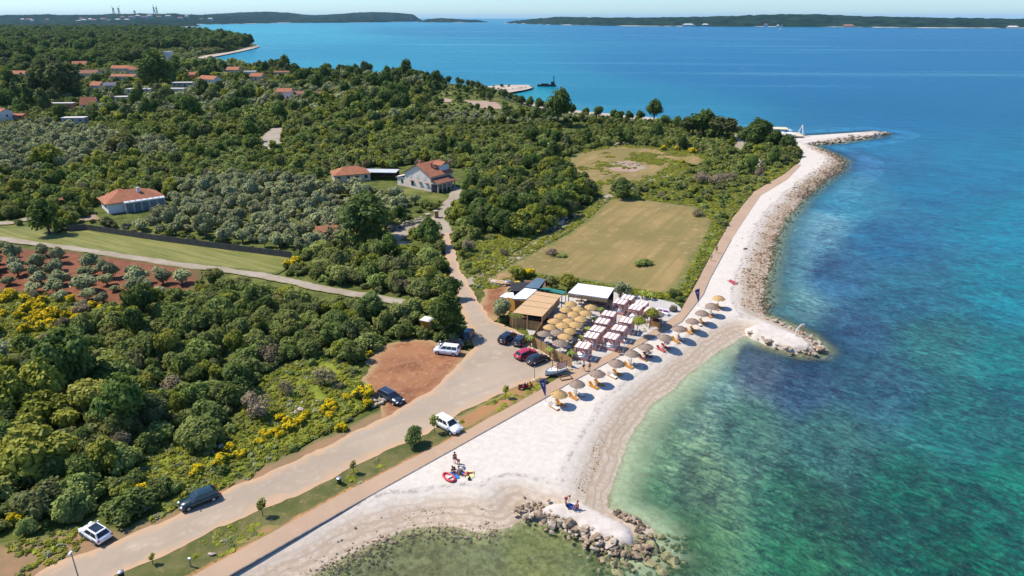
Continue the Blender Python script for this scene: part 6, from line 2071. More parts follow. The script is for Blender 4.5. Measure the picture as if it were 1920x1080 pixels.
def palm(px, py, h, r, label, dry=False):
    p = at(px, py, 1.25)
    o = thing('palm_tree', label, 'palm', (p[0], p[1], 1.25), random.uniform(0, 6), 'small palms around the beach bar')
    MB().tube([(0, 0, -.1), (.03, 0, h * .5), (0, .03, h)], [.17, .13, .14], 8).build('trunk', simple('palm_trunk', (0.17, 0.11, 0.07), (0.1, 0.06, 0.04), 12, bump=.6) if 'palm_trunk' not in bpy.data.materials else bpy.data.materials['palm_trunk'], o)
    m = mt('dry_frond', (.33, .25, .12), (.25, .18, .08)) if dry else LEAF['palm']
    for k in range(15):
        t, up = 2 * math.pi * k / 15 + random.uniform(-.2, .2), random.uniform(.1, 1.0)
        mb = MB()
        pts = []
        for s in np.linspace(0, 1, 6):
            pts.append(Vector((s * r * math.cos(t), s * r * math.sin(t), h + r * (up * s - (.55 + up * .7) * s * s))))
        side = Vector((-math.sin(t), math.cos(t), 0))
        vs, fs = [], []
        for i, c in enumerate(pts):
            w = r * .20 * (1 - abs(i / 5 - .45) * 1.5)
            w = max(w, .02)
            vs += [c - side * w - Vector((0, 0, w * .6)), c, c + side * w - Vector((0, 0, w * .6))]
        for i in range(5):
            fs += [(i * 3, i * 3 + 1, i * 3 + 4, i * 3 + 3), (i * 3 + 1, i * 3 + 2, i * 3 + 5, i * 3 + 4)]
        mb.add(vs, fs).build('frond', m, o)


for a, b, h, r, lab in [(994, 649, 1.9, 1.0, 'short palm with thick brown trunk between black car and bar fence'), (1031, 674, 2.1, .9, 'palm with stiff upright fronds against the long reed fence'), (1070, 672, 1.4, 1.25, 'bushy palm at the end of the reed fence'),
                        (1090, 643, 1.3, .85, 'little palm beside the first canopy beds'), (1102, 626, 1.3, .85, 'little palm between grey umbrella and second bed'), (1114, 608, 1.2, .85, 'little palm between third and fourth bed'),
                        (1126, 588, 1.2, .85, 'little palm by the white screen near the back umbrellas'), (1076, 655, 1.0, .7, 'smallest palm inside the fence corner'), (1204, 560, 1.6, 1.0, 'green palm at the field edge behind the beds'), (1219, 562, 1.4, .9, 'second palm at the field edge behind the beds')]:
    palm(a, b, h, r, lab)
palm(1141, 578, 1.6, 1.2, 'dried brown palm beside the pavilion corner', True)
for a, b, h, r, lab in [(1192.6, 630, 2.6, 1.55, 'broad flat crowned terrace tree with slim leaning trunk'), (1217, 617, 3.0, 1.35, 'dark trunked terrace tree beside the wooden hut')]:
    p = at(a, b, 1.25)
    o = thing('terrace_tree', lab, 'tree', (p[0], p[1], 1.25))
    L = [(.9 * math.cos(t) * .75 + .35, .9 * math.sin(t) * .75, h + .35, .62) for t in np.linspace(0, 6.28, 7)[:-1]] + [(.35, 0, h + .6, .8)]
    V, F = crown_np(int(a), L, 900, .13, .7)
    link('crown', tri_fix('terrace_crown', V, F, LEAF['bright']), o)
    MB().tube([(0, 0, -.1), (.1, 0, h * .5), (.35, 0, h + .3)], [.09, .07, .06], 7).build('trunk', BARK, o)
# wooden drinks hut on the terrace
p = at(1229, 610, 1.25)
o = thing('drinks_hut', 'small brown wooden drinks hut in front of the terrace trees', 'hut', (p[0], p[1], 1.25), R(-25))
MB().box((0, 0, .55), (2.0, 1.5, 1.1)).build('counter', WOOD, o)
for k in range(9):
    MB().box((-.9 + k * .225, -.79, .55), (.2, .05, 1.06)).build('plank', OWOOD if k % 2 else LWOOD, o)
for sx in (-.95, .95):
    for sy in (-.7, .7):
        MB().tube([(sx, sy, 1.1), (sx * 1.02, sy, 2.3)], .05, 5).build('post', LWOOD, o)
c = link('roof', umbrella_meshes(STRAW_OLD, 9, 1.5), o, (0, 0, 2.2))
p = at(1243, 590, 1.25)
o = thing('terrace_sofa', 'white lounge sofa with purple cushions at the terrace end', 'sofa', (p[0], p[1], 1.25), R(-30))
MB().box((0, 0, .3), (2.2, .9, .5)).build('seat', WHITE, o)
MB().box((0, .4, .7), (2.2, .2, .6)).build('backrest', WHITE, o)
for x in (-.6, .2, .7):
    MB().box((x, .2, .66), (.45, .16, .4), rx=.3).build('cushion', mt('purple_cushion', (.25, .06, .2)), o)
p = at(1262, 583, 1.25)
o = thing('rock_planter', 'dark round planter with a grey shrub at the terrace corner by the path', 'planter', (p[0], p[1], 1.25))
MB().lathe([(0, 0), (.7, 0), (.85, .5), (.75, .55), (0, .5)], 12).build('pot', mt('dark_pot', (.08, .07, .07)), o)
link('foliage', CROWN['grey_shrub'][1], o, (0, 0, .3), None, (.9, .9, .8))

# ---- beach umbrellas and loungers
def lounger_parts(o, yaw, off, tone):
    r = thing('sun_lounger', '', 'sun lounger', (0, 0, 0), yaw, 'wooden loungers along the beach')
    m = OWOOD
    L = 1.95
    for sx in (-.28, .28):
        MB().box((sx, 0, .26), (.06, L, .07)).build('side_rail', m, r)
    for y in (-.85, .55):
        for sx in (-.28, .28):
            MB().box((sx, y, .12), (.06, .08, .24)).build('leg', m, r)
    for k in range(7):
        MB().box((0, -.9 + k * .19, .31), (.6, .14, .03)).build('slat', m, r)
    bk = MB()
    bk.box((0, .32, 0), (.6, .72, .04))
    b_ = bk.build('backrest', m, r, loc=(0, .36, .33), rot=(.65, 0, 0))
    if tone is not None:
        MB().box((0, -.28, .36), (.52, 1.2, .06)).build('towel', tone, r)
        MB().box((0, .34, .05), (.5, .66, .05)).build('towel_back', tone, b_)
    return r


LG = {}
def lounger(x, y, yaw, label, tone=None):
    key = tone.name if tone else None
    if key not in LG:
        LG[key] = lounger_parts(None, 0, 0, tone)
        o = LG[key]
    else:
        o = dup(LG[key])
    o.location, o.rotation_euler = (x, y, 1.12), (0, 0, yaw)
    o['label'] = label
    return o


BU = [(1348, 559, 0), (1335, 572, 1), (1316, 587, 1), (1298.5, 601, 1), (1274, 617, 1), (1246, 633, 1), (1212, 649, 1), (1185, 663, 1), (1155, 681, 1), (1120, 699.5, 1), (1082, 719, 1), (1046.7, 737, 0)]
WHO = ['end of the row, straw coloured, by the second flag', 'next to the straw coloured end one', 'third from the second flag', 'fourth from the second flag', 'fifth from the second flag, over orange loungers', 'over the bathers with red towels', 'over the bathers in dark clothes',
       'by the slim path edge post', 'facing the nearest corner canopy bed', 'beside the two walkers', 'next to the golden first one', 'golden with a grey cap, beside the first purple flag']
PINKT = mt('magenta_towel', (.45, .06, .14), (.36, .05, .12))
DARKT = mt('dark_plum_towel', (.09, .03, .06), (.06, .03, .05))
WH2 = mt('white_towel', (.75, .72, .68))
for i, (a, b, od) in enumerate(BU):
    o = umbrella(a, b, od, 'straw beach umbrella, ' + WHO[i], 'straw umbrellas along the beach', cap=1, name='beach_umbrella', zc=2.3)
    x, y = o.location[0], o.location[1]
    yw = math.atan2(-.77, .63) + math.pi / 2 + (i > 5) * 0.05 - (i < 5) * .15
    ax = np.array([math.cos(yw), math.sin(yw)])
    for s, nm in ((-1, 'left'), (1, 'right')):
        q_ = np.array([x, y]) + ax * s * .68 + np.array([-.1, -.15])
        tone = PINKT if i == 5 else DARKT if i == 6 else (WH2 if (i * 2 + s) % 3 == 0 else None)
        lounger(q_[0], q_[1], yw + s * .06, 'orange lounger on the %s side of the umbrella %s' % ('far' if s > 0 else 'near', WHO[i].split(',')[0]), tone)

# ---- feather flags
def flag(px, py, h, label):
    p = at(px, py, 1.2)
    o = thing('feather_flag', label, 'flag', (p[0], p[1], 1.2))
    MB().lathe([(0, .06), (.35, .05), (.38, 0)], 10).build('base', WHITE, o)
    MB().tube([(0, 0, 0), (0, 0, h * .6), (-.12, 0, h * .85), (-.42, 0, h * .985), (-.8, 0, h * .93)], [.03, .025, .02, .015, .012], 6).build('pole', METAL, o)
    pts = []
    for s in np.linspace(0, 1, 12):
        z = h * (.30 + .68 * s)
        w = .10 + .85 * min(1, s * 1.3) ** 1.0
        if s > .8: w *= math.sqrt(max(0.02, 1 - ((s - .8) / .2) ** 2))
        xr = -.02 - .30 * max(0, s - .75) ** 1.5 * 3
        pts.append((xr, xr - w, z))
    n = len(pts)
    vs = [(a, .02 * math.sin(i), z) for i, (a, b, z) in enumerate(pts)] + [(b, .06 * math.sin(i * .9), z) for i, (a, b, z) in enumerate(pts)]
    vs += [(x, y + .015, z) for x, y, z in vs]
    fs = [(i, i + 1, n + i + 1, n + i) for i in range(n - 1)] + [(2 * n + i, 3 * n + i, 3 * n + i + 1, 2 * n + i + 1) for i in range(n - 1)]
    cl = MB().add(vs, fs).build('cloth', mt('navy_purple_cloth', (.055, .05, .20), (.045, .04, .16), 2.0), o)
    # the pale emblem and wordmark, too small to read in the photograph
    mb = MB()
    zc = h * .77
    mb.box((-.46, -.01, zc), (.42, .02, .05), ry=.15).box((-.5, -.01, zc + .1), (.2, .02, .05), ry=.6).box((-.40, -.01, zc + .1), (.2, .02, .05), ry=-.5).box((-.38, -.01, zc - .35), (.07, .02, .5))
    mb.build('emblem', WHITE, cl)


flag(1023, 757, 4.4, 'tall dark purple feather flag beside the golden beach umbrella')
flag(1309, 577, 4.2, 'dark purple feather flag at the path edge near the end of the umbrella row')

# ------------------------------------------------------------------ cars
def paint(name, c, rough=0.25):
    return mt(name, c, tuple(x * .93 for x in c), 1.0, rough=rough, spec=0.5, coat=0.6)


CARGLASS = mt('car_glass', (0.012, 0.016, 0.022), (0.02, 0.026, 0.034), 1.0, rough=0.08, spec=0.6)
TYRE = mt('tyre_rubber', (0.02, 0.02, 0.02), rough=.9)
RIM = mt('alloy_rim', (0.5, 0.5, 0.52), rough=.35, metal=.7)
LAMP = mt('headlamp', (0.75, 0.78, 0.8), rough=.15)
TAIL = mt('tail_lamp', (0.45, 0.015, 0.015), rough=.2)
PLATE = mt('number_plate', (0.75, 0.75, 0.72))
TRIMM = mt('black_trim', (0.025, 0.025, 0.027), rough=.6)


def car(name, cat, label, px, py, head, L=4.4, W=1.8, H=1.5, hood=1.0, rear=0.15, screen=0.75, back=0.5, col=None, glass_roof=False, rails=False, z=1.23):
    """+x is the front. head: pixel vector from rear to front"""
    p0, p1 = at(px - head[0] / 2, py - head[1] / 2, z + .7), at(px + head[0] / 2, py + head[1] / 2, z + .7)
    yaw = math.atan2(p1[1] - p0[1], p1[0] - p0[0])
    c = (p0 + p1) / 2
    o = thing(name, label, cat, (c[0], c[1], z), yaw)
    hw, belt, zb = W / 2, H * .63, .24
    xf, xr = L / 2, -L / 2
    # lower body: cross sections from tail to nose
    xs = [(xr, .88, .42, belt * .82), (xr + .10, .95, zb + .06, belt * .97), (xr + .5, .995, zb, belt), (xr + L * .35, 1, zb, belt), (xf - hood - .25, 1, zb, belt * .985), (xf - hood, .995, zb, belt * .97), (xf - hood * .5, .98, zb, belt * .9), (xf - .22, .92, zb, belt * .80), (xf - .05, .84, zb + .08, belt * .68), (xf, .74, .42, belt * .56)]
    vs, fs = [], []
    m = 9
    for (x, wf, z0, z1) in xs:
        w = hw * wf
        zm = z0 + (z1 - z0) * .55
        vs += [(x, -w * .86, z0), (x, -w * .97, z0 + .12), (x, -w, zm), (x, -w * .94, z1 - .03), (x, 0, z1 + .035), (x, w * .94, z1 - .03), (x, w, zm), (x, w * .97, z0 + .12), (x, w * .86, z0)]
    n = len(xs)
    for i in range(n - 1):
        for k in range(m - 1):
            fs.append((i * m + k, i * m + k + 1, (i + 1) * m + k + 1, (i + 1) * m + k)[::-1])
        fs.append((i * m + m - 1, i * m, (i + 1) * m, (i + 1) * m + m - 1)[::-1])
    fs.append(tuple(range(m)))
    fs.append(tuple((n - 1) * m + k for k in range(m))[::-1])
    body = MB().add(vs, fs).build('body', col, o, smooth=True)
    # cabin
    b0, b1 = xr + rear, xf - hood
    t0, t1 = b0 + back, b1 - screen
    wb, wt = hw * .92, hw * .70
    zt = H - .05
    ring = lambda x0, x1, w, z: [(x0, -w, z), (x1, -w, z), (x1, w, z), (x0, w, z)]
    cvs = ring(b0, b1, wb, belt - .02) + ring(t0, t1, wt, zt) + [(t0 + .15, 0, H), (t1 - .12, 0, H)]
    cfs = [(0, 1, 5, 4), (2, 3, 7, 6), (1, 2, 6, 5), (3, 0, 4, 7), (4, 5, 9, 8), (6, 7, 8, 9), (5, 6, 9), (7, 4, 8)]
    MB().add(cvs, cfs).build('cabin', col, o)

    def pane(name, quad, out):
        a = [Vector(q) for q in quad]
        nrm = (a[1] - a[0]).cross(a[3] - a[0]).normalized()
        if nrm.dot(Vector(out)) < 0:
            nrm = -nrm
        f = [q + nrm * .012 for q in a]
        mb = MB().add([tuple(q) for q in f] + [tuple(q - nrm * .03) for q in f], [(0, 1, 2, 3), (7, 6, 5, 4), (0, 4, 5, 1), (1, 5, 6, 2), (2, 6, 7, 3), (3, 7, 4, 0)])
        return mb.build(name, CARGLASS, o)

    def mixp(A, B, C, D, u, v):
        A, B, C, D = map(Vector, (A, B, C, D))
        return (A * (1 - u) + B * u) * (1 - v) + (D * (1 - u) + C * u) * v
    fr = (cvs[1], cvs[2], cvs[6], cvs[5])
    pane('windscreen', [mixp(*fr, .06, .08), mixp(*fr, .94, .08), mixp(*fr, .93, .94), mixp(*fr, .07, .94)], (1, 0, .5))
    rr = (cvs[3], cvs[0], cvs[4], cvs[7])
    pane('rear_window', [mixp(*rr, .08, .18), mixp(*rr, .92, .18), mixp(*rr, .92, .92), mixp(*rr, .08, .92)], (-1, 0, .5))
    nw = 3 if L > 4.2 else 2
    for sd, qd in ((-1, (cvs[0], cvs[1], cvs[5], cvs[4])), (1, (cvs[3], cvs[2], cvs[6], cvs[7]))):
        for k in range(nw):
            u0, u1 = .06 + k * .86 / nw, .06 + (k + 1) * .86 / nw - .03
            pane('side_window', [mixp(*qd, u0, .14), mixp(*qd, u1, .14), mixp(*qd, u1, .88), mixp(*qd, u0, .88)], (0, sd, .3))
    if glass_roof:
        MB().box(((t0 + t1) / 2 + .05, 0, H - .005), (t1 - t0 - .25, wt * 1.55, .03)).build('glass_roof', CARGLASS, o)
    if rails:
        for s in (-1, 1):
            MB().tube([(t0 + .1, s * wt * .95, zt + .05), (t1 - .1, s * wt * .95, zt + .05)], .025, 5).build('roof_rail', METAL, o)
    for sx in (xf - .82, xr + .78):
        for s in (-1, 1):
            wl = MB().lathe([(.2, -.11), (.32, -.11), (.335, -.07), (.335, .07), (.32, .11), (.2, .11)], 16).build('wheel', TYRE, o, loc=(sx, s * (hw - .09), .335), rot=(math.pi / 2, 0, 0))
            rm = MB().lathe([(0, .105), (.06, .115), (.19, .09), (.21, .115)], 10)
            rm.lathe([(.21, -.115), (.19, -.09), (.06, -.115), (0, -.105)], 10)
            rm.build('rim', RIM, wl)
            MB().add([((sx + .41 * math.cos(t)), s * (hw * (1.0)) + s * .004, .335 + .41 * math.sin(t)) for t in np.linspace(-.35, math.pi + .35, 12)] + [((sx + .36 * math.cos(t)), s * hw + s * .004, .335 + .36 * math.sin(t)) for t in np.linspace(-.35, math.pi + .35, 12)],
                     [(i, i + 1, 13 + i, 12 + i) for i in range(11)]).build('wheel_arch', TRIMM, o)
    for s in (-1, 1):
        MB().box((xf - .12, s * hw * .66, belt * .70), (.20, .36, .14), rz=-s * .25).build('headlight', LAMP, o)
        MB().box((xr + .06, s * hw * .80, belt * .82), (.12, .24, .22), rz=s * .15).build('tail_light', TAIL, o)
        mr = MB().box((b1 - .15, s * (hw + .09), belt + .10), (.14, .2, .13)).build('wing_mirror', col, o)
        for k in (0, 1):
            MB().box((b0 + (b1 - b0) * (.33 + .34 * k), s * hw * .985, belt * .82), (.16, .03, .03)).build('door_handle', TRIMM, o)
    MB().box((xf - .02, 0, .42), (.05, W * .55, .16)).build('grille', TRIMM, o)
    MB().box((xf - .0, 0, .36), (.05, .5, .11)).build('number_plate', PLATE, o)
    MB().box((xr + .02, 0, .62), (.05, .5, .11)).build('number_plate', PLATE, o)
    MB().box((xr + .03, 0, .36), (.08, W * .8, .14)).build('rear_bumper', TRIMM, o)
    return o


WP, BK, NV, GR, RD = paint('white_paint', (.78, .78, .78)), paint('black_paint', (.012, .013, .016)), paint('dark_blue_paint', (.018, .026, .042)), paint('dark_green_paint', (.010, .030, .032)), paint('red_paint', (.42, .012, .04))
car('parked_car', 'car', 'white sport utility car parked between road and verge', 840, 795, (46, 26), 4.6, 1.85, 1.65, 1.05, .1, .7, .35, WP)
car('parked_car', 'car', 'dark blue estate car alone on the red dirt', 733, 742, (46, 25), 4.75, 1.78, 1.40, 1.2, .05, .8, .35, NV, rails=True)
car('parked_van', 'van', 'white people carrier at the edge of the red dirt lot', 838, 656, (-44, -5), 4.5, 1.8, 1.82, .85, .05, .8, .15, WP)
car('parked_car', 'car', 'black car half hidden behind the white people carrier', 846, 644, (-44, -3), 4.5, 1.8, 1.48, 1.1, .1, .75, .45, BK)
car('parked_car', 'car', 'dark car facing out beneath the leafy tree by the lane', 876, 629, (-12, 19), 4.3, 1.78, 1.48, 1.05, .12, .75, .5, BK)
car('parked_car', 'car', 'black crossover at the bar fence, farther from the red car', 952, 632, (22, -15), 4.4, 1.82, 1.6, 1.0, .1, .7, .4, BK)
car('parked_car', 'car', 'dark blue hatchback between the black crossover and the palm', 977, 637, (20, -17), 4.0, 1.75, 1.5, .95, .08, .75, .35, NV)
car('parked_car', 'car', 'red hatchback next to the long reed fence', 986, 662, (33, -13), 4.2, 1.78, 1.46, 1.0, .12, .8, .5, RD)
car('parked_car', 'car', 'glossy black hatchback beside the red car', 1008, 672, (31, -12), 4.1, 1.76, 1.46, 1.0, .12, .75, .45, BK)
car('parked_car', 'car', 'dark green off road car on the left edge of the coast road', 372, 934, (-57, 22), 4.4, 1.82, 1.58, 1.3, .12, .7, .5, GR)
car('parked_car', 'car', 'white hatchback with dark glass roof on the dirt shoulder', 178, 997, (-36, -22), 4.1, 1.78, 1.48, .95, .12, .8, .5, WP, True)

# ------------------------------------------------------------------ people
SKIN = simple('tanned_skin', (0.46, 0.22, 0.14), (0.40, 0.19, 0.12), 6.0, rough=.6)
HAIR = simple('dark_hair', (0.035, 0.022, 0.015), (0.05, 0.03, 0.02), 20.0)


SKETCH = bpy.data.scenes.new('sketch')


def skin_mesh(name, verts, edges, radii, mat, root=0, sub=1):
    m = bpy.data.meshes.new(name)
    m.from_pydata(verts, edges, [])
    t = bpy.data.objects.new(name + '_sketch', m)
    SKETCH.collection.objects.link(t)
    t.modifiers.new('skin', 'SKIN')
    if not m.skin_vertices:
        m.skin_vertices.new()
    for i, r in enumerate(radii):
        m.skin_vertices[0].data[i].radius = (r, r) if not hasattr(r, '__len__') else r
        m.skin_vertices[0].data[i].use_root = (i == root)
    sb = t.modifiers.new('sub', 'SUBSURF')
    sb.levels = sb.render_levels = sub
    vl = SKETCH.view_layers[0]
    vl.update()
    dg = vl.depsgraph
    me = bpy.data.meshes.new_from_object(t.evaluated_get(dg))
    me.name = name
    me.materials.clear()
    me.materials.append(mat)
    me.polygons.foreach_set('use_smooth', [True] * len(me.polygons))
    bpy.data.objects.remove(t)
    return me


def pose_joints(pose):
    """joint positions in metres, facing -y (towards the viewer)"""
    J = dict(pelvis=(0, 0, .95), waist=(0, 0, 1.10), chest=(0, 0, 1.32), neck=(0, .01, 1.47), chin=(0, -.01, 1.55), head=(0, -.01, 1.66),
             shL=(-.18, 0, 1.40), elL=(-.24, .03, 1.13), wrL=(-.25, -.05, .88), shR=(.18, 0, 1.40), elR=(.24, .03, 1.13), wrR=(.25, -.05, .88),
             hiL=(-.10, 0, .90), knL=(-.11, -.02, .50), anL=(-.11, .03, .09), toL=(-.12, -.12, .04), hiR=(.10, 0, .90), knR=(.11, -.02, .50), anR=(.11, .03, .09), toR=(.12, -.12, .04))
    U = J.update
    if pose == 'walk':
        U(dict(knL=(-.10, -.18, .52), anL=(-.10, -.20, .10), toL=(-.10, -.36, .05), knR=(.10, .06, .50), anR=(.10, .30, .16), toR=(.10, .20, .05), elL=(-.23, .14, 1.14), wrL=(-.22, .16, .90), elR=(.23, -.08, 1.14), wrR=(.21, -.26, .98)))
    if pose == 'bend':
        U(dict(waist=(0, -.05, 1.08), chest=(0, -.22, 1.22), neck=(0, -.34, 1.30), chin=(0, -.42, 1.32), head=(0, -.49, 1.37), shL=(-.17, -.28, 1.26), shR=(.17, -.28, 1.26), elL=(-.2, -.36, 1.0), elR=(.2, -.36, 1.0), wrL=(-.16, -.46, .80), wrR=(.16, -.46, .80)))
    if pose == 'sit':
        d = -.80
        for k in ('pelvis', 'waist', 'chest', 'neck', 'chin', 'head', 'shL', 'shR', 'elL', 'elR', 'hiL', 'hiR'):
            x, y, z = J[k]
            J[k] = (x, y + .10 * (z - .95), z + d)
        U(dict(knL=(-.13, -.36, .50), anL=(-.13, -.50, .09), toL=(-.13, -.66, .04), knR=(.13, -.38, .48), anR=(.13, -.55, .09), toR=(.13, -.70, .04), wrL=(-.2, -.28, .40), wrR=(.2, -.28, .40)))
    if pose == 'lie':
        for k, (x, y, z) in list(J.items()):
            J[k] = (x * 1.05, .95 - z, .13 + (y * -.3))
        U(dict(elL=(-.34, -.30, .08), elR=(.34, -.30, .08), wrL=(-.38, -.06, .07), wrR=(.38, -.06, .07), toL=(-.14, .93, .18), toR=(.14, .93, .18)))
    return J


RAD = dict(pelvis=.135, waist=.115, chest=.145, neck=.055, chin=.075, head=.095, sh=.062, el=.043, wr=.03, hi=.088, kn=.056, an=.038, to=.03)


def person(px, py, label, pose, yaw, top=None, bottom=None, hair=HAIR, z=1.25, sc=1.0, group=None):
    J = pose_joints(pose)
    names = list(J)
    V = [J[k] for k in names]
    ed = [('pelvis', 'waist'), ('waist', 'chest'), ('chest', 'neck'), ('neck', 'chin'), ('chin', 'head'), ('pelvis', 'hiL'), ('pelvis', 'hiR'), ('chest', 'shL'), ('chest', 'shR')]
    for s in 'LR':
        ed += [('sh' + s, 'el' + s), ('el' + s, 'wr' + s), ('hi' + s, 'kn' + s), ('kn' + s, 'an' + s), ('an' + s, 'to' + s)]
    E = [(names.index(a), names.index(b)) for a, b in ed]
    rad = [RAD.get(k, RAD.get(k[:2], .05)) for k in names]
    o = thing('person', label, 'person', P(px, py, z), yaw, group, sc)
    # palm and five fingers on each hand, a nose on the face
    for s in 'LR':
        w = Vector(J['wr' + s])
        d = (w - Vector(J['el' + s])).normalized()
        sd = d.cross(Vector((0, 1, 0)))
        sd = sd.normalized() if sd.length > .1 else Vector((1, 0, 0))
        base = len(V)
        V.append(tuple(w + d * .08)); rad.append(.033); E.append((names.index('wr' + s), base))
        for f, ln in ((-.03, .075), (-.01, .09), (.01, .085), (.03, .065)):
            i = len(V)
            V.append(tuple(w + d * .11 + sd * f)); rad.append(.010); E.append((base, i))
            V.append(tuple(w + d * (.11 + ln) + sd * f * 1.2 + Vector((0, -.015, 0)))); rad.append(.008); E.append((i, i + 1))
        i = len(V)
        V.append(tuple(w + d * .06 + sd * -.06)); rad.append(.010); E.append((names.index('wr' + s), i))
    body = link('body', skin_mesh('body', V, E, rad, SKIN, names.index('pelvis')), o)
    hd, ch = Vector(J['head']), Vector(J['chin'])
    up = (hd - Vector(J['neck'])).normalized()
    fwd = Vector((0, -1, 0)) - up * Vector((0, -1, 0)).dot(up)
    fwd = fwd.normalized() if fwd.length > .1 else Vector((0, 0, 1))
    hm = MB().lathe([(.112, -.02), (.118, .03), (.10, .085), (.06, .115), (0, .125)], 10).mesh('hair', hair, True)
    h = link('hair', hm, o, hd - fwd * .022 + up * .015, up.to_track_quat('Z', 'Y').to_euler())
    fc = MB()
    sd = up.cross(fwd)
    for s in (-1, 1):
        c = hd + fwd * .094 + sd * s * .036 - up * .005
        fc.box(c, (.022, .012, .012))
        e = hd + sd * s * .102 - up * .02
        fc.box(e, (.02, .03, .05))
    fc.box(hd + fwd * .102 - up * .035, (.022, .03, .04))
    fc.box(hd + fwd * .085 - up * .075, (.045, .02, .01))
    fc.build('face', SKIN, o)

    def cloth(nm, keys, edges, grow, mat):
        vv = [J[k] for k in keys]
        ee = [(keys.index(a), keys.index(b)) for a, b in edges]
        link(nm, skin_mesh(nm, vv, ee, [RAD.get(k, RAD.get(k[:2], .05)) + grow for k in keys], mat, 0), o)
    if top is not None:
        cloth('shirt', ['chest', 'waist', 'shL', 'shR', 'elL', 'elR'][:6] if pose != 'x' else [], [('chest', 'waist'), ('chest', 'shL'), ('chest', 'shR')] + ([('shL', 'elL'), ('shR', 'elR')]), .018, top)
    if bottom is not None:
        K = {k: Vector(J[k]) for k in J}
        keys = ['pelvis', 'hiL', 'hiR', 'thL', 'thR']
        for s in 'LR':
            J['th' + s] = tuple(K['hi' + s] * .45 + K['kn' + s] * .55)
        vv = [J[k] for k in keys]
        link('shorts', skin_mesh('shorts', vv, [(0, 1), (0, 2), (1, 3), (2, 4)], [.155, .106, .106, .092, .092], bottom, 0), o)
    return o


def cl(name, c): return mt('cloth_' + name, c, tuple(x * .85 for x in c), 6.0)
RED, NAVY, BLUE, LBL, BLK, TAN, WHT, YEL = cl('red', (.42, .025, .04)), cl('navy', (.02, .03, .10)), cl('blue', (.02, .10, .40)), cl('pale_blue', (.42, .48, .58)), cl('black', (.02, .02, .022)), cl('tan', (.36, .24, .16)), cl('white', (.72, .7, .68)), cl('yellow', (.70, .62, .22))
person(853, 869, 'bather standing in red swimwear behind the blue towel', 'stand', .3, RED, RED)
person(860, 874, 'sunburnt bather bending over beside the standing one', 'bend', -.5, None, RED)
person(849, 886, 'bather sitting in dark swimwear at the top of the blue towel', 'sit', .6, None, NAVY, z=1.27)
person(860, 887, 'bather in pale blue top sitting behind the bags', 'sit', -.2, LBL, NAVY, z=1.27)
person(868, 890, 'bather in blue shorts lying between both towels', 'lie', 1.2, None, BLUE, z=1.27)
person(876, 889, 'bather in a red swimsuit stretched beside the yellow towel', 'lie', -1.3, RED, RED, z=1.27)
person(1061, 945, 'bather in red shorts standing on the near jetty over the blue mat', 'bend', .9, None, RED, z=1.27)
person(1082, 952, 'bather crouching at the end of the blue mat', 'sit', -.9, None, RED, z=1.2)
person(1094, 695, 'walker in pale blue shirt and dark shorts on the path', 'walk', 1.0, LBL, BLK, z=1.3)
person(1105, 696, 'walker in tan clothes beside the one in pale blue', 'walk', 1.0, TAN, TAN, z=1.3)
person(1343, 474, 'dark clothed walker on the coast path beyond the beds', 'walk', 2.9, BLK, BLK, z=1.3)
person(1333, 489, 'walker in grey on the coast path, nearer to the flag', 'walk', 2.9, LBL, TAN, z=1.3)
person(1370, 529, 'sunbather lying on a pink towel on the white beach', 'lie', .7, RED, RED, z=1.2)
person(1376, 532, 'second sunbather on the pink towel', 'lie', .9, None, RED, z=1.2)
person(1397, 467, 'sunbather in black on the beach near the rubble', 'lie', 2.2, BLK, BLK, z=1.27)
person(1250, 641, 'bather in magenta resting under the umbrella with red towels', 'lie', -.7, PINKT, PINKT, z=1.5)
person(1216, 659, 'bather in dark clothes resting on a plum towel lounger', 'lie', -.7, DARKT, BLK, z=1.5)
person(1160, 661, 'guest in dark clothes beside the corner canopy bed', 'sit', .2, NAVY, BLK, z=1.6)
person(1221, 600, 'guest in white standing at the wooden drinks hut', 'stand', 2.0, WHT, TAN, z=1.28)
person(1212, 612, 'guest in pale clothes at the tree near the drinks hut', 'stand', -1.0, WHT, LBL, z=1.28)


def towel(corners, mat, label, z=1.27, name='beach_towel', cat='towel'):
    c = [at(a, b, z) for a, b in corners]
    m = sum(c) / 4
    n = 5
    vs, fs = [], []
    for i in range(n + 1):
        for k in range(n + 1):
            u, v = i / n, k / n
            p = (c[0] * (1 - u) + c[1] * u) * (1 - v) + (c[3] * (1 - u) + c[2] * u) * v - m
            vs.append((p[0], p[1], .03 * math.sin(i * 2.1 + k) * .6 + .05))
    for i in range(n):
        for k in range(n):
            a = i * (n + 1) + k
            fs.append((a, a + 1, a + n + 2, a + n + 1))
    N = len(vs)
    vs += [(x, y, zz - .03) for x, y, zz in vs]
    fs += [tuple(q + N for q in f)[::-1] for f in fs]
    o = MB().add(vs, fs).build(name, mat, None, loc=tuple(m))
    props(o, label, cat)
    return o


towel([(843, 886), (856, 884), (862, 897), (850, 899)], mt('bright_blue_towel', (.01, .20, .55), (.01, .17, .48)), 'bright blue towel in the middle of the beach group')
towel([(873, 884), (890, 883), (888, 896), (875, 896)], mt('pale_yellow_towel', (.72, .66, .30), (.66, .60, .28)), 'pale yellow towel beside the blue one')
towel([(1060, 947), (1068, 943), (1084, 951), (1076, 955)], mt('blue_mat', (.02, .06, .35), (.02, .05, .3)), 'blue beach mat on the near jetty', 1.25)
towel([(1364, 527), (1370, 524), (1383, 531), (1376, 535)], PINKT, 'pink towel of the two sunbathers on the white beach', 1.22)
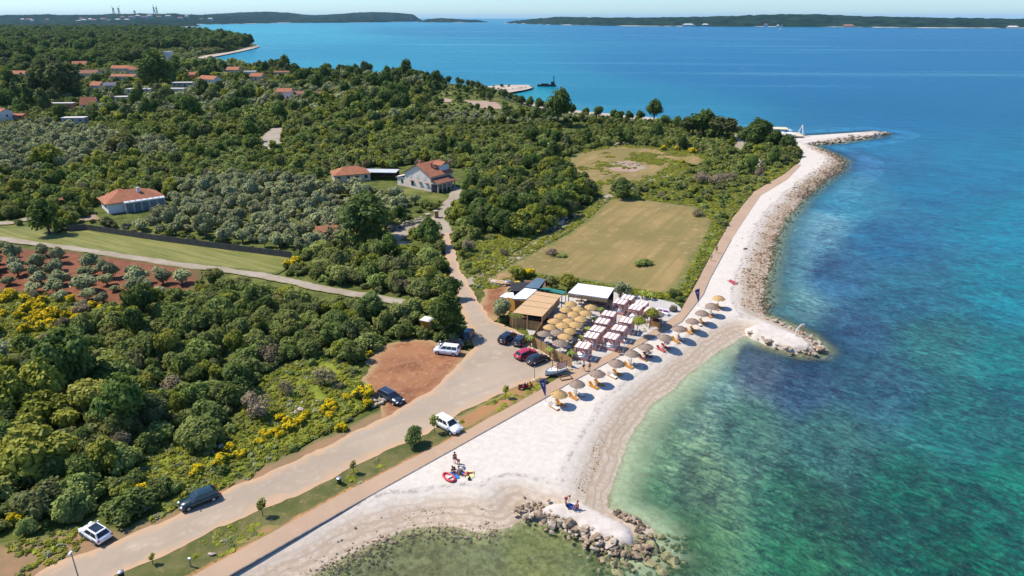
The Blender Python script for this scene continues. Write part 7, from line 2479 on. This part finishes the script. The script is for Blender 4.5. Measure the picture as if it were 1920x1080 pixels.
# inflatable dinghy
p = at(842, 898, 1.15)
o = thing('inflatable_dinghy', 'small red and white inflatable dinghy next to the blue towel', 'dinghy', (p[0], p[1], 1.27), R(-48))
ring = [(1.0 * math.cos(t), .5 * math.sin(t), .16) for t in np.linspace(0, 2 * math.pi, 25)]
MB().tube(ring, .15, 8, False).build('tube', mt('red_rubber', (.52, .05, .06), rough=.4), o, smooth=True)
MB().lathe([(0, .07), (.8, .07), (.8, .03), (0, .03)], 16).build('floor', mt('pale_rubber', (.65, .45, .42)), o).scale = (1.1, .55, 1)
MB().box((.1, 0, .2), (.22, .8, .12)).build('seat', WHT, o)
for i, (a, b, lab) in enumerate([(851, 880, 'dark beach bag at the head of the blue towel'), (865, 884, 'brown beach bag behind the lying bather'), (880, 899, 'small dark bag at the foot of the yellow towel'), (1063, 949, 'black bag on the blue beach mat')]):
    o = thing('beach_bag', lab, 'bag', P(a, b, 1.27), .6 * i)
    MB().box((0, 0, .18), (.45, .25, .34), top=(.8, .6)).build('body', BLK if i != 1 else TAN, o)
    MB().tube([(-.15, 0, .33), (-.1, 0, .5), (.1, 0, .5), (.15, 0, .33)], .015, 5).build('handle', BLK, o)

# ------------------------------------------------------------------ boat display, scooters, posts and signs
a, b = at(1027, 699, 1.6), at(1058, 687, 1.6)
m = (at(1024, 703, 1.4) + at(1058, 692, 1.4)) / 2
o = thing('display_boat', 'old white wooden boat with a timber canopy frame set up by the path', 'boat', (m[0], m[1], 1.22), math.atan2((at(1024, 703) - at(1058, 692))[1], (at(1024, 703) - at(1058, 692))[0]))
vs, fs = [], []
for i, t in enumerate(np.linspace(0, 1, 7)):
    w, x = .8 * (1 - max(0, t - .45) ** 2 / .32), -2.0 + 4.0 * t
    w = max(w, .05)
    vs += [(x, -w, .75 + .25 * t * t), (x, -w * .8, .25), (x, 0, .08), (x, w * .8, .25), (x, w, .75 + .25 * t * t)]
for i in range(6):
    for k in range(4):
        fs.append((i * 5 + k, (i + 1) * 5 + k, (i + 1) * 5 + k + 1, i * 5 + k + 1))
fs.append((0, 1, 2, 3, 4))
MB().add(vs, fs).build('hull', mt('boat_hull_paint', (.74, .74, .70), (.66, .66, .6)), o)
MB().add([(v[0], v[1] * 1.012, v[2] - .02) for v in vs if v[2] < .5] , [(i * 3 + k, (i + 1) * 3 + k, (i + 1) * 3 + k + 1, i * 3 + k + 1) for i in range(6) for k in range(2)]).build('bottom_paint', mt('green_bottom', (.05, .085, .035)), o)
dk = [(-2.0 + 4 * t, s * max(.05, .78 * (1 - max(0, t - .45) ** 2 / .32))) for s, ts in ((-1, np.linspace(0, 1, 7)), (1, np.linspace(1, 0, 7))) for t in ts]
MB().prism(dk, .70, .76).build('deck', WHITE, o)
MB().tube([(.8, 0, .7), (.8, 0, 1.35)], .05, 6).build('bollard', DARK, o)
for x in (-1.7, .1):
    for s in (-.7, .7):
        MB().box((x, s, 1.35), (.1, .1, 1.5)).build('frame_post', WOOD, o)
for s in (-.7, .7):
    MB().box((-.8, s, 2.1), (1.95, .1, .1)).build('frame_rail', WOOD, o)
    MB().box((-.8, s, 1.05), (1.95, .08, .1)).build('frame_rail', LWOOD, o)
MB().box((-.8, .72, 1.6), (1.7, .04, .9)).build('cloth_panel', PINK, o)
MB().box((-.9, 0, .95), (1.2, .9, .3)).build('bench', LWOOD, o)
for x in (-1.3, .9):
    MB().box((x, 0, .1), (.2, 1.3, .2)).build('cradle', WOOD, o)
o = thing('ground_frame', 'empty rectangular timber frame lying on the path beside the old boat', 'frame', P(1061, 709, 1.32), R(20))
for s in (-1, 1):
    MB().box((0, s * .55, .07), (2.0, .12, .14)).build('side', WOOD, o)
    MB().box((s * .95, 0, .07), (.12, .98, .136)).build('end', WOOD, o)
o = thing('upturned_skiff', 'small olive brown boat turned keel up beside the path', 'boat', P(1017, 715, 1.25), R(-8))
vs = []
for t in np.linspace(0, 1, 7):
    w = .55 * math.sin(math.pi * (.12 + .76 * t)) ** .7
    x = -.95 + 1.9 * t
    h_ = .55 * math.sin(math.pi * (.18 + .64 * t))
    vs += [(x, -w, 0), (x, -w * .8, h_ * .6), (x, 0, h_), (x, w * .8, h_ * .6), (x, w, 0)]
MB().add(vs, [(i * 5 + k, i * 5 + k + 1, (i + 1) * 5 + k + 1, (i + 1) * 5 + k) for i in range(6) for k in range(4)] + [(0, 1, 2, 3, 4), (34, 33, 32, 31, 30)]).build('hull', mt('olive_brown_paint', (.16, .12, .06), (.12, .09, .045)), o)
MB().box((0, 0, .57), (1.3, .05, .07)).build('keel', LWOOD, o)


def scooter(px, py, yaw, label):
    o = thing('motor_scooter', label, 'scooter', P(px, py, 1.25), yaw, 'red scooters by the path')
    rd = mt('dark_red_paint', (.28, .015, .03), rough=.35)
    for x in (-.6, .62):
        w = MB().lathe([(.12, -.05), (.22, -.05), (.24, 0), (.22, .05), (.12, .05)], 12).build('wheel', TYRE, o, loc=(x, 0, .24), rot=(math.pi / 2, 0, 0))
        MB().lathe([(0, .03), (.12, .03), (.12, -.03), (0, -.03)], 8).build('rim', RIM, w)
    MB().box((-.42, 0, .52), (.75, .34, .42), top=(.8, .7)).build('body', rd, o)
    MB().box((-.4, 0, .79), (.7, .3, .12)).build('seat', BLK, o)
    MB().box((.1, 0, .3), (.55, .3, .08)).build('footboard', rd, o)
    MB().box((.48, 0, .66), (.12, .42, .75), ry=-.25).build('front_shield', rd, o)
    MB().tube([(.6, 0, .24), (.42, 0, 1.0)], .03, 6).build('fork', METAL, o)
    MB().tube([(.38, -.33, 1.03), (.42, 0, 1.0), (.38, .33, 1.03)], .022, 6).build('handlebar', BLK, o)
    MB().box((.5, 0, .92), (.12, .2, .16)).build('headlight', LAMP, o)


scooter(981, 730, R(10), 'dark red scooter on the orange soil, the one by the sapling')
scooter(990, 727, R(25), 'dark red scooter on the orange soil, the one by the flag')


def lamp_post(px, py, h, label, kind='lamp'):
    o = thing('street_lamp' if kind == 'lamp' else 'sign_post', label, 'street lamp' if kind == 'lamp' else 'sign', P(px, py, 1.2))
    MB().tube([(0, 0, -.1), (0, 0, h)], [.07, .045], 8).build('pole', METAL if kind != 'lamp' else mt('grey_pole', (.25, .24, .23)), o)
    MB().lathe([(0, .12), (.2, .12), (.24, 0)], 8).build('foot', WHITE, o)
    if kind == 'lamp':
        MB().box((.0, -.12, h + .04), (.28, .62, .12), top=(.8, .8)).build('lamp_head', mt('pale_lamp_head', (.6, .6, .6)), o)
    else:
        s = MB().box((0, -.05, h - .1), (.5, .1, .75)).build('sign_box', mt('dark_sign', (.03, .035, .04)), o)
        MB().box((0, -.11, h + .05), (.3, .03, .2)).build('pale_panel', WHITE, s)
    return o


lamp_post(150, 1092, 3.9, 'slim street lamp at the road side in the lower corner')
lamp_post(1002, 712, 3.0, 'thin post with a dark sign box on a white base by the parking lot', 'sign')
lamp_post(1169, 664, 2.6, 'slim grey post on the beach edge of the path', 'lamp')
o = thing('water_tap_post', 'short pale metal post with a box on the path edge', 'post', P(358, 1062, 1.25))
MB().box((0, 0, .5), (.14, .14, 1.0)).build('post', METAL, o)
MB().box((0, 0, 1.05), (.26, .2, .16)).build('box', WHITE, o)
for a, b, lab in [(637, 908, 'dark litter bin on the verge between path and road'), (229, 1085, 'dark litter bin at the road edge in the lower corner')]:
    o = thing('litter_bin', lab, 'bin', P(a, b, 1.22))
    MB().lathe([(0, .0), (.26, 0), (.3, .85), (.24, .9), (0, .9)], 12).build('body', mt('dark_bin', (.03, .03, .035), rough=.5), o)
    MB().lathe([(.32, .88), (.33, .96), (.2, 1.04), (0, 1.06)], 12).build('lid', METAL, o)
o = thing('limestone_slab', 'single pale stone lying on the verge grass', 'stone', P(398, 1040, 1.25))
link('stone', ROCKS['a'][2], o, (0, 0, .1), None, (.55, .4, .35))
# short posts along the upper coast path
for i, (a, b) in enumerate([(1352, 462), (1361, 445), (1372, 425), (1388, 402), (1408, 375), (1330, 500), (1320, 520)]):
    o = thing('path_post', 'thin wooden marker post along the upper coast path', 'post', P(a - 8, b, 1.2), 0, 'marker posts along the upper path')
    MB().tube([(0, 0, -.1), (0, 0, 2.2)], .06, 6).build('shaft', WOOD, o)
    MB().box((0, 0, 2.22), (.16, .16, .06)).build('cap', LWOOD, o)

bpy.data.scenes.remove(SKETCH)
